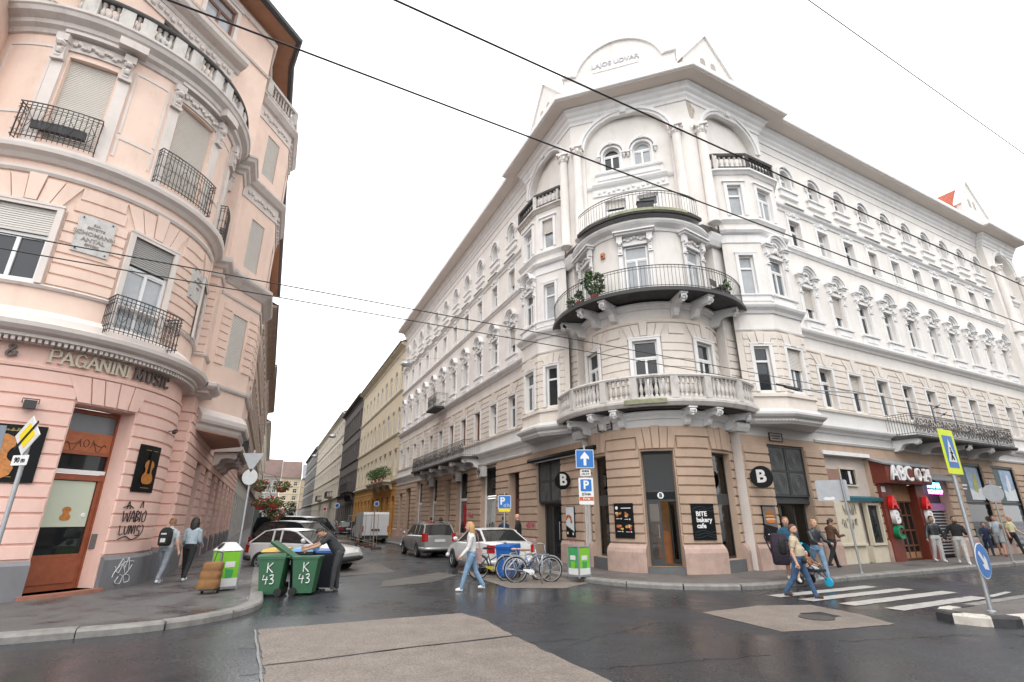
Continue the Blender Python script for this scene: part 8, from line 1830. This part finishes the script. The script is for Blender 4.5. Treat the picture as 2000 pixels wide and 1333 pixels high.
# ================================================================ people (x right, y facing, z up before turning)
import numpy as np
def person(x, y, z0, ang, H, label, top, bottom, shoes, skin=None, hair=None, lean=0., twist=0., legs=((18,8),(-18,22)), arms=((20,25,8),(-20,25,8)), sleeve='long', shorts=False, hairstyle='short', fat=1., headturn=0., headnod=0., wide=1., beard=False, loose=1., name='person', stoop=0., hem=.0):
    """legs: (thigh pitch, knee bend) left, right; arms: (pitch, elbow bend, spread) left, right"""
    M = T(x, y, z0, ang-rad(90)); root = thing(name, label, 'person', M, None)
    sk = skin or SKIN[0]; hr = hair or HAIRM['brown']
    R = lambda a: Matrix.Rotation(rad(a), 3, 'X')
    h = H; V3 = Vector
    mats = [sk, top, bottom, shoes]; SKN, TOP, BOT, SHO = 0, 1, 2, 3
    bones = []; mb = MB()
    def limb(p, q, r0, r1, m, seg=10, n=3):
        pts = [p.lerp(q, t) for t in lin(0, 1, n)]; mb.tube(pts, [r0+(r1-r0)*t for t in lin(0, 1, n)], seg); bones.append((p, q, r0, r1, m))
    hipz = .515*h
    # leg forward kinematics; feet are set on the ground afterwards
    legpts = []
    for s, (th, kn) in zip((-1, 1), legs):
        hip = V3((s*.052*h*wide, 0, hipz)); kd = R(th) @ V3((0, 0, -1)); knee = hip + kd*.245*h
        ad = R(th-kn) @ V3((0, 0, -1)); ank = knee + ad*.235*h; legpts.append([hip, knee, ank])
    low = min(l[2].z for l in legpts); dz = .042*h-low
    for l in legpts:
        for i in range(3): l[i] = l[i] + V3((0, 0, dz))
    pel = V3((0, 0, hipz+dz)); Rl = R(-lean)
    def tor(x_, y_, z_): return pel + Rl @ V3((x_*h, y_*h, z_*h))
    f = fat; lo = loose
    secs = [(-.03,.082,.066,BOT),(.02,.092*f**.4,.072*f,BOT),(.085,.088*f**.6,.066*f*1.05,TOP),(.15,.092*f**.5,.068*f,TOP),(.215,.103,.070*f**.4,TOP),(.27,.108,.062,TOP),(.305,.085,.05,TOP),(.325,.04,.04,SKN)]
    vs = []; fs = []; sg = 16
    for k, (zz, rx, ry, m_) in enumerate(secs):
        yo = .012*(f-1)*4 if .03 < zz < .2 else 0
        for i in range(sg):
            t = 2*math.pi*i/sg; vs.append(tor(rx*wide*lo*math.cos(t), ry*lo*math.sin(t)+yo, zz))
    for k in range(len(secs)-1):
        for i in range(sg): fs.append((k*sg+i, k*sg+(i+1) % sg, (k+1)*sg+(i+1) % sg, (k+1)*sg+i))
    fs += [tuple(range(sg))[::-1], tuple(range((len(secs)-1)*sg, len(secs)*sg))]; mb.add(vs, fs)
    for sx in (-.045, 0, .045):
        bones.append((tor(sx,0,-.03), tor(sx,0,.035+hem), .07*h*f, .07*h*f, BOT)); bones.append((tor(sx,0,.07+hem), tor(sx,0,.3), .068*h*f, .06*h, TOP))
    Rh = Rl @ Matrix.Rotation(rad(headturn), 3, 'Z') @ R(-headnod)
    nb = tor(0,.0,.30); nt_ = tor(0,.012,.352); limb(nb, nt_, .034*h, .032*h, SKN)
    hc = nt_ + Rh @ V3((0,.012*h,.062*h))
    def hd(x_, y_, z_): return hc + Rh @ V3((x_*h, y_*h, z_*h))
    vs = []; fs = []; rg = [(-.068,.018,.022,.012),(-.06,.03,.034,.012),(-.035,.041,.05,.006),(0,.0455,.056,.0),(.03,.044,.056,-.003),(.05,.034,.044,-.004),(.063,.014,.018,-.004)]
    for zz, rx, ry, yo in rg:
        for i in range(14): t = 2*math.pi*i/14; vs.append(hd(rx*math.cos(t), ry*math.sin(t)+yo, zz))
    for k in range(len(rg)-1):
        for i in range(14): fs.append((k*14+i, k*14+(i+1) % 14, (k+1)*14+(i+1) % 14, (k+1)*14+i))
    fs += [tuple(range(14))[::-1], tuple(range((len(rg)-1)*14, len(rg)*14))]; mb.add(vs, fs)
    bones.append((hd(0,0,-.05), hd(0,0,.05), .05*h, .05*h, SKN))
    mb.tube([hd(0,.052,.008), hd(0,.066,-.016), hd(0,.052,-.022)], [.006*h,.0095*h,.007*h], 6)
    for s in (-1, 1): mb.blob(tuple(hd(s*.046,-.004,-.006)), (.008*h,.012*h,.016*h))
    # legs
    for s, l in zip((-1, 1), legpts):
        hip, knee, ank = l; w_ = lo**.5
        cut = BOT if not shorts else SKN
        limb(hip + V3((0,0,.01*h)), knee, .062*h*w_*f**.3, .041*h*w_, BOT, n=4) if not shorts else (limb(hip, hip.lerp(knee,.8), .064*h, .056*h, BOT, n=3), limb(hip.lerp(knee,.7), knee, .042*h, .034*h, SKN))
        limb(knee, ank, (.041 if not shorts else .035)*h*w_, (.031 if not shorts else .02)*h*w_, cut, n=4)
        if not shorts: pass
        toe = ank + V3((s*.008*h, .085*h, -.022*h)); heel = ank + V3((0,-.022*h,-.02*h))
        limb(heel, ank.lerp(toe,.6)+V3((0,0,-.002*h)), .024*h, .026*h, SHO, n=2); limb(ank.lerp(toe,.5)+V3((0,0,-.006*h)), toe, .026*h, .019*h, SHO, n=3); limb(ank, ank+V3((0,.02*h,-.02*h)), .026*h, .028*h, SHO, n=2)
    # arms with hands
    wrists = []
    for s, (pt, eb, sp) in zip((-1, 1), arms):
        sh = tor(s*.105*wide, 0, .272); Ra = Rl @ Matrix.Rotation(rad(s*-sp), 3, 'Y') if False else Matrix.Rotation(rad(-s*sp), 3, 'Y')
        ud = Ra @ (R(pt) @ V3((0,0,-1))); el = sh + ud*.172*h
        fd = Ra @ (R(pt+eb) @ V3((0,0,-1))); wr = el + fd*.145*h
        inn = tor(s*.06, 0, .262)
        limb(inn, sh, .042*h, .040*h, TOP, n=2)
        if sleeve == 'long': limb(sh, el, .037*h*lo, .031*h*lo, TOP); limb(el, wr, .031*h*lo, .024*h*lo, TOP)
        else: limb(sh, sh.lerp(el,.62), .039*h, .036*h, TOP, n=2); limb(sh.lerp(el,.5), el, .028*h, .025*h, SKN); limb(el, wr, .025*h, .017*h, SKN)
        fw = fd.normalized(); side = Ra @ V3((1,0,0)); pal = wr + fw*.045*h
        limb(wr, pal, .019*h, .021*h, SKN, n=2)
        up_ = fw.cross(side).normalized()
        for k, (o_, ln_) in enumerate(((-.018,.036),(-.006,.043),(.006,.041),(.018,.032))):
            a = pal + up_*o_*h - fw*.004*h; b_ = a + fw*ln_*.55*h - side*(s*.006*h); c_ = b_ + fw*ln_*.4*h - side*(s*.016*h); mb.tube([a, b_, c_], [.0065*h,.006*h,.005*h], 6); bones.append((a, c_, .006*h, .006*h, SKN))
        a = wr + fw*.02*h + up_*.016*h; b_ = a + up_*.02*h + fw*.02*h; mb.tube([a, b_, b_ + fw*.018*h], [.008*h,.007*h,.0055*h], 6); bones.append((a, b_, .007*h, .006*h, SKN))
        wrists.append(pal)
    # fuse into one continuous skin
    me = mb.mesh('person_body', mats); ob = bpy.data.objects.new('tmp', me); COL.link(ob)
    md = ob.modifiers.new('r', 'REMESH'); md.mode = 'VOXEL'; md.voxel_size = .0105*(h/1.7 if h > 1.2 else .8); md.use_smooth_shade = True
    sm = ob.modifiers.new('s', 'SMOOTH'); sm.factor = .5; sm.iterations = 2
    dg = bpy.context.evaluated_depsgraph_get(); dg.update(); m2 = bpy.data.meshes.new_from_object(ob.evaluated_get(dg)); bpy.data.objects.remove(ob); bpy.data.meshes.remove(me)
    m2.name = 'person_body'; m2.materials.clear()
    for k in mats: m2.materials.append(k)
    nf = len(m2.polygons); ce = np.empty(nf*3, dtype=np.float32); m2.polygons.foreach_get('center', ce); ce = ce.reshape(-1, 3)
    best = np.full(nf, 1e9, dtype=np.float32); idx = np.zeros(nf, dtype=np.int32)
    for p, q, r0, r1, m_ in bones:
        p_ = np.array(p, dtype=np.float32); d = np.array(q, dtype=np.float32)-p_; L2 = float(d @ d) or 1e-6
        t = np.clip(((ce-p_) @ d)/L2, 0, 1); dist = np.linalg.norm(ce-(p_+t[:, None]*d), axis=1)-(r0+(r1-r0)*t)
        k = dist < best; best[k] = dist[k]; idx[k] = m_
    m2.polygons.foreach_set('material_index', idx); m2.polygons.foreach_set('use_smooth', np.ones(nf, dtype=bool)); m2.update()
    link('body', m2, root, M)
    # hair, face
    b = MB(); rnd = random.Random(int(abs(x*31+y*17)*10))
    if hairstyle != 'bald':
        vs = []; fs = []; rg2 = [(-.02,.05,.052,-.02),(.0,.0515,.056,-.013),(.03,.051,.061,-.008),(.052,.041,.051,-.006),(.07,.02,.026,-.005)]
        for zz, rx, ry, yo in rg2:
            for i in range(14):
                t = 2*math.pi*i/14; yy = ry*math.sin(t)+yo; front = max(0, math.sin(t)) if zz < .035 else 0
                vs.append(hd(rx*math.cos(t)*(1-.1*front), yy-front*.03*(1 if zz < .02 else .5), zz+rnd.uniform(-.002,.003)))
        for k in range(len(rg2)-1):
            for i in range(14): fs.append((k*14+i, k*14+(i+1) % 14, (k+1)*14+(i+1) % 14, (k+1)*14+i))
        fs.append(tuple(range((len(rg2)-1)*14, len(rg2)*14))); b.add(vs, fs)
    if hairstyle == 'long':
        for i in range(16):
            t = math.pi*(1.0+i/15); px_, py_ = .047*math.cos(t), .05*math.sin(t)-.012
            b.tube([hd(px_,py_,.03), hd(px_*1.12,py_*1.1,-.03), hd(px_*1.2,py_*1.1-.008,-.1), hd(px_*1.05+rnd.uniform(-.006,.006),py_*1.0-.016,-.165-rnd.uniform(0,.04))], [.014*h,.016*h,.015*h,.005*h], 6)
    if hairstyle == 'bun': b.blob(tuple(hd(0,-.055,.05)), .024*h, seg=8, rings=6)
    if hairstyle == 'ponytail':
        for i in range(5): b.tube([hd(0,-.055,.03), hd((i-2)*.006,-.085,.0), hd((i-2)*.008,-.08,-.08-rnd.uniform(0,.03))], [.014*h,.015*h,.004*h], 6)
    if beard: 
        for i in range(9): t = math.pi*(i/8); b.blob(tuple(hd(.036*math.cos(t), .03+.018*math.sin(t), -.047-.01*math.sin(t))), (.014*h,.012*h,.016*h))
    if b.v: b.obj('hair', hr, root, M, smooth=True)
    b = MB()
    for s in (-1, 1): b.blob(tuple(hd(s*.018,.0535,.004)), (.0055*h,.003*h,.0035*h)); b.tube([hd(s*.01,.055,.017), hd(s*.028,.05,.018)], .0025*h, 4)
    b.tube([hd(-.013,.0535,-.035), hd(0,.0565,-.036), hd(.013,.0535,-.035)], .003*h, 4); b.obj('face_features', mat('face_dark', (.10,.045,.035), .6), root, M, kind='stuff')
    return root, M, [M @ w_ for w_ in wrists], lambda a_, b_, c_: M @ tor(a_, b_, c_)
SKIN = [mat('skin_light', (.56,.33,.24), .55, .06, 12), mat('skin_tan', (.42,.24,.16), .55, .06, 12)]
HAIRM = dict(brown=mat('brown_hair', (.10,.05,.025), .6, .3, 30), blond=mat('blond_hair', (.46,.28,.12), .55, .25, 30), dark=mat('dark_hair', (.02,.015,.013), .5, .2, 30), ginger=mat('light_brown_hair', (.26,.13,.06), .55, .25, 30))
cl_ = lambda n, c, v=.2: mat(n, c, .9, v, 9, .9, 16)
JEANS = cl_('blue_jeans', (.055,.11,.21), .3); JEANL = cl_('light_jeans', (.20,.32,.46), .25); WHITEC = cl_('white_cotton', (.66,.66,.65)); BLACKC = cl_('black_cotton', (.018,.018,.02)); BEIGE = cl_('beige_tshirt', (.52,.43,.31)); GREYC = cl_('charcoal_work_shirt', (.035,.037,.042)); GREYJ = cl_('grey_jeans', (.20,.22,.25), .25); NAVY = cl_('navy_cloth', (.03,.05,.10)); TEALC = cl_('teal_shirt', (.02,.09,.16)); BROWNC = cl_('brown_coat', (.11,.055,.035)); PALEB = cl_('pale_blue_shirt', (.40,.48,.54)); YELC = cl_('pale_yellow_shirt', (.62,.58,.36)); WSHOE = cl_('white_sneaker', (.70,.70,.70)); BSHOE = cl_('brown_shoe', (.07,.04,.03)); OFFW = cl_('off_white_trousers', (.55,.54,.53)); LEATH = mat('dark_leather', (.03,.035,.04), .4, .2, 8); PGREYC = cl_('pale_grey_top', (.46,.50,.53)); REDC = cl_('red_coat', (.30,.03,.03)); KHAKI = cl_('grey_shorts', (.32,.34,.36)); PINKSH = cl_('dark_red_shoes', (.25,.05,.05))
def facing(dx, dy): return math.atan2(dy, dx)
# walking woman in the middle of the side street
_, M, wr, tor = person(-1.05, 14.35, 0, facing(-1,-.12), 1.70, 'blond woman in white top and light jeans walking across the side street', WHITEC, JEANL, WSHOE, hair=HAIRM['blond'], hairstyle='long', legs=((20,4),(-16,16)), arms=((14,30,6),(-8,20,8)), lean=3, loose=1.02)
p = tor(.13,-.06,.06); Mb = T(p.x, p.y, p.z-.05, facing(-1,-.12)-rad(90)); o = thing('tote_bag', 'pink striped tote bag hanging from the walking woman shoulder', 'bag', Mb); TOTE = mat('striped_tote', (.46,.30,.28), .85, .5, 25)
b = MB(); b.hexa([(-.05,-.17,-.28),(.05,-.17,-.28),(.05,.17,-.28),(-.05,.17,-.28),(-.035,-.19,.1),(.035,-.19,.1),(.035,.19,.1),(-.035,.19,.1)]); b.obj('bag', TOTE, o, Mb); b = MB(); b.tube([(0,-.12,.1),(-.07,-.06,.42),(-.1,0,.5),(-.07,.06,.42),(0,.12,.1)], .012, 5); b.obj('strap', TOTE, o, Mb)
# the man at the bins
person(-4.45, 14.25, 0, facing(-1,-.35), 1.76, 'stooping man in dark work clothes reaching into the green bins', GREYC, cl_('dark_grey_trousers', (.05,.052,.057)), cl_('grey_sneaker', (.22,.21,.20)), skin=SKIN[1], hair=HAIRM['dark'], lean=42, headnod=22, headturn=25, legs=((14,10),(4,8)), arms=((52,22,4),(58,18,6)), sleeve='short', fat=1.15)
# two young women on the left pavement
_, M, wr, tor = person(-9.3, 14.75, .12, facing(-.15,1), 1.66, 'young woman with black backpack and grey jeans walking away by the pink building', PGREYC, GREYJ, WSHOE, hair=HAIRM['ginger'], hairstyle='bun', legs=((16,4),(-20,14)), arms=((10,30,10),(-10,25,14)), sleeve='short', lean=4, loose=1.08, hem=-.03)
def backpack(tor, ang, label, m, s=1., print_=False, y=-.125):
    p = tor(0, y, .19); Mb = T(p.x, p.y, p.z, ang-rad(90), s); o = thing('backpack', label, 'backpack', Mb, 'backpacks'); b = MB()
    vs = []; fs = []; pr = [(-.23,.11,.05),(-.2,.15,.085),(0,.16,.1),(.12,.15,.09),(.2,.11,.06),(.23,.05,.03)]; sg = 14
    for z, rx, ry in pr:
        for k in range(sg):
            t = 2*math.pi*k/sg; c_, s_ = math.cos(t), math.sin(t); vs.append((rx*math.copysign(abs(c_)**.6, c_), ry*math.copysign(abs(s_)**.6, s_), z))
    for i in range(len(pr)-1):
        for k in range(sg): fs.append((i*sg+k, i*sg+(k+1) % sg, (i+1)*sg+(k+1) % sg, (i+1)*sg+k))
    fs += [tuple(range(sg))[::-1], tuple(range((len(pr)-1)*sg, len(pr)*sg))]; b.add(vs, fs); b.obj('bag', m, o, Mb, smooth=True, angle=60)
    b = MB(); b.box(-.11,.11,-.125,-.08,-.19,.0); b.obj('pocket', m, o, Mb)
    for sx in (-1, 1): b = MB(); b.tube([(sx*.09,.07,.16),(sx*.1,.16,.17),(sx*.1,.24,.08),(sx*.11,.22,-.08),(sx*.11,.08,-.16)], .016, 5); b.obj('strap', m, o, Mb)
    if print_: b = MB(); b.box(-.06,.06,-.128,-.124,-.14,-.04); b.box(-.08,.05,-.103,-.098,.05,.09); b.obj('print', WHITEC, o, Mb)
backpack(tor, facing(-.15,1), 'black backpack with white print worn by the young woman', BLACKC, 1.0, True)
person(-9.02, 15.35, .12, facing(-.2,1), 1.68, 'young woman in black trousers beside the one with the backpack', PALEB, BLACKC, WSHOE, hair=HAIRM['dark'], hairstyle='long', legs=((14,4),(-16,12)), arms=((5,40,6),(10,50,4)), lean=2, headturn=25)
# people on the far pavement of the side street
person(.25, 21.55, .12, facing(-1,.2), 1.80, 'bald man in black t-shirt and jeans standing by the brown door', BLACKC, JEANS, BSHOE, skin=SKIN[0], hairstyle='bald', legs=((4,2),(-3,4)), arms=((12,30,6),(-4,20,6)), sleeve='short', fat=1.12, headturn=-8)
for a, b_, tp, lab, hs in ((33.5,9.6,REDC,'pedestrian in red coat behind the silver estate car','short'),(32.4,9.9,NAVY,'pedestrian in dark coat beside the one in red','long')):
    p = S(a, b_); person(p.x, p.y, .12, facing(dL.x, dL.y), 1.7, lab, tp, BLACKC, BLACKC, hairstyle=hs, hair=HAIRM['dark'], legs=((14,4),(-14,12)))
p = S(22.6, 9.9); person(p.x, p.y, .12, facing(dL.x, dL.y), 1.74, 'pedestrian in dark cap behind the white saloon car', NAVY, BLACKC, BLACKC, hair=HAIRM['dark'])
# group at the crossing
_, M, wr, tor = person(6.75, 13.05, 0, facing(.9,-.5), 1.65, 'bearded man in beige t-shirt and jeans stepping onto the crossing', BEIGE, JEANS, BSHOE, skin=SKIN[0], hair=HAIRM['brown'], legs=((22,6),(-20,14)), arms=((6,22,9),(-14,30,10)), sleeve='short', fat=1.42, beard=True, lean=-2, headturn=-38)
backpack(tor, facing(.9,-.5), 'black backpack worn by the bearded man', BLACKC, .85, y=-.16)
p = tor(.06,.09,.0); Mb = T(p.x, p.y, p.z, facing(.9,-.5)-rad(90)); o = thing('belt_bag', 'black belt bag at the bearded man waist', 'bag', Mb); b = MB(); b.blob((0.05,.0,0), (.13,.06,.07), seg=10, rings=6); b.obj('pouch', BLACKC, o, Mb, smooth=True); b = MB(); b.box(-.02,.12,.05,.062,-.01,.01); b.obj('zip', STEEL, o, Mb)
_, M, wr, tor = person(7.72, 15.25, .12, facing(-.3,-.95), 1.68, 'man in teal shirt and shorts carrying a dark bag behind the bearded man', TEALC, BLACKC, WSHOE, skin=SKIN[0], hair=HAIRM['ginger'], legs=((14,6),(-14,12)), arms=((5,25,8),(10,40,8)), sleeve='short', shorts=True)
Mb = T(7.38, 15.12, .95, facing(-.3,-.95)-rad(90)); o = thing('delivery_bag', 'large dark purple delivery bag slung beside the man in teal shirt', 'bag', Mb); DUF = cl_('dark_purple_cloth', (.03,.02,.035)); b = MB(); vs = []; fs = []; pr = [(-.4,.17,.11),(-.37,.2,.14),(0,.215,.155),(.36,.19,.14),(.41,.16,.1)]; sg = 20
for z, rx, ry in pr:
    for k in range(sg): t = 2*math.pi*k/sg; c_, s_ = math.cos(t), math.sin(t); vs.append((rx*math.copysign(abs(c_)**.35, c_), ry*math.copysign(abs(s_)**.35, s_), z))
for i in range(4):
    for k in range(sg): fs.append((i*sg+k, i*sg+(k+1) % sg, (i+1)*sg+(k+1) % sg, (i+1)*sg+k))
fs += [tuple(range(sg))[::-1], tuple(range(4*sg, 5*sg))]; b.add(vs, fs); b.obj('bag', DUF, o, Mb, smooth=True, angle=50); b = MB(); b.tube([(.15,0,.42),(.3,.05,.62),(.34,0,.3),(.18,0,-.2)], .02, 5); b.obj('strap', DUF, o, Mb)
_, M, wr, tor = person(8.75, 15.75, .12, facing(.1,-1), 1.62, 'woman in black jacket and pale jeans pushing the stroller', LEATH, JEANL, cl_('purple_sneaker', (.16,.12,.20)), skin=SKIN[0], hair=HAIRM['blond'], hairstyle='bun', legs=((16,6),(-24,14)), arms=((30,45,4),(30,45,4)), lean=4)
# stroller with toddler
sa = facing(.45,-.9); Ms = T(8.15, 14.98, .06, sa-rad(90)); o = thing('stroller', 'black stroller with teal hood and blue front wheel at the kerb', 'stroller', Ms); b = MB()
TQ = mat('turquoise_plastic', (.02,.35,.55), .4, .05, 5)
b.tube([(-.2,-.3,.08),(-.2,.05,.5),(-.2,-.38,1.02),(.2,-.38,1.02),(.2,.05,.5),(.2,-.3,.08)], .014, 6); b.tube([(-.2,.05,.5),(0,.36,.12)], .014, 6); b.tube([(.2,.05,.5),(0,.36,.12)], .014, 6); b.tube([(-.2,-.3,.08),(.2,-.3,.08)], .012, 6); b.obj('frame', BLKP, o, Ms)
b = MB(); b.hexa([(-.18,-.2,.3),(.18,-.2,.3),(.18,.22,.34),(-.18,.22,.34),(-.18,-.2,.42),(.18,-.2,.42),(.18,.22,.4),(-.18,.22,.4)]); b.hexa([(-.18,-.28,.42),(.18,-.28,.42),(.18,-.2,.4),(-.18,-.2,.4),(-.17,-.4,.9),(.17,-.4,.9),(.17,-.33,.9),(-.17,-.33,.9)]); b.obj('seat', BLACKC, o, Ms)
b = MB(); b.lathe([(.3,.0),(.28,.12),(.2,.22),(.05,.28)], 14, X=Matrix.Translation((0,-.26,.78)) @ Matrix.Rotation(rad(-25),4,'X'), a0=math.pi, a1=2*math.pi); b.obj('hood', TQ, o, Ms, smooth=True)
for x_, y_, r_, m_ in ((-.24,-.3,.12,TYRE),(.24,-.3,.12,TYRE),(0,.36,.11,TQ)):
    b = MB(); b.lathe([(0,-.03),(r_*.55,-.03),(r_,-.025),(r_,.025),(r_*.55,.03),(0,.03)], 18, X=Matrix.Translation((x_,y_,r_)) @ Matrix.Rotation(rad(90),4,'Y')); b.obj('wheel', m_, o, Ms)
p = Ms @ Vector((0,-.1,.16)); person(p.x, p.y, p.z, sa, .86, 'toddler in pale hat and patterned jacket sitting in the stroller', cl_('patterned_jacket', (.30,.13,.06), .6), PALEB, WSHOE, legs=((80,70),(80,70)), arms=((40,40,10),(40,40,10)), lean=-12, hair=cl_('pale_hat', (.55,.60,.68)), loose=1.1, hairstyle='short')
person(11.3, 19.3, .12, facing(.9,.3), 1.66, 'woman in brown coat and black leggings walking past the kiosk', BROWNC, BLACKC, BLACKC, hair=HAIRM['dark'], hairstyle='ponytail', legs=((16,4),(-24,10)), arms=((30,95,6),(20,80,6)), lean=6, headnod=18)
person(16.9, 21.75, .12, facing(-.1,-1), 1.72, 'man in dark leather jacket and white trousers left of the pair', LEATH, OFFW, WSHOE, skin=SKIN[1], hair=HAIRM['dark'], legs=((6,4),(-8,10)), arms=((-4,12,24),(4,20,22)), loose=1.12)
person(17.0, 20.75, .12, facing(-.45,-.9), 1.72, 'man in black jacket and white trousers right of the pair', BLACKC, OFFW, WSHOE, skin=SKIN[1], hair=HAIRM['dark'], legs=((14,6),(-14,10)), arms=((20,80,14),(-10,30,30)), loose=1.12, beard=True)
person(22.3, 25.6, .12, facing(-.5,-.8), 1.45, 'boy in navy clothes in front of the sports shop', NAVY, NAVY, BLACKC, hair=HAIRM['dark'], legs=((14,6),(-14,10)), arms=((20,70,6),(20,70,6)))
person(22.35, 25.0, .12, facing(-.7,-.7), 1.78, 'man in pale blue shirt and shorts raising his hands beside the boy', PALEB, KHAKI, PINKSH, hair=HAIRM['dark'], sleeve='short', shorts=True, legs=((12,8),(-12,14)), arms=((40,95,6),(40,95,6)), headnod=14)
person(24.5, 26.6, .12, facing(.3,-.95), 1.76, 'man in pale yellow shirt with dark trousers at the sports shop', YELC, BLACKC, BLACKC, skin=SKIN[0], hairstyle='bald', sleeve='short', legs=((16,6),(-22,12)), arms=((14,40,10),(-12,30,10)))
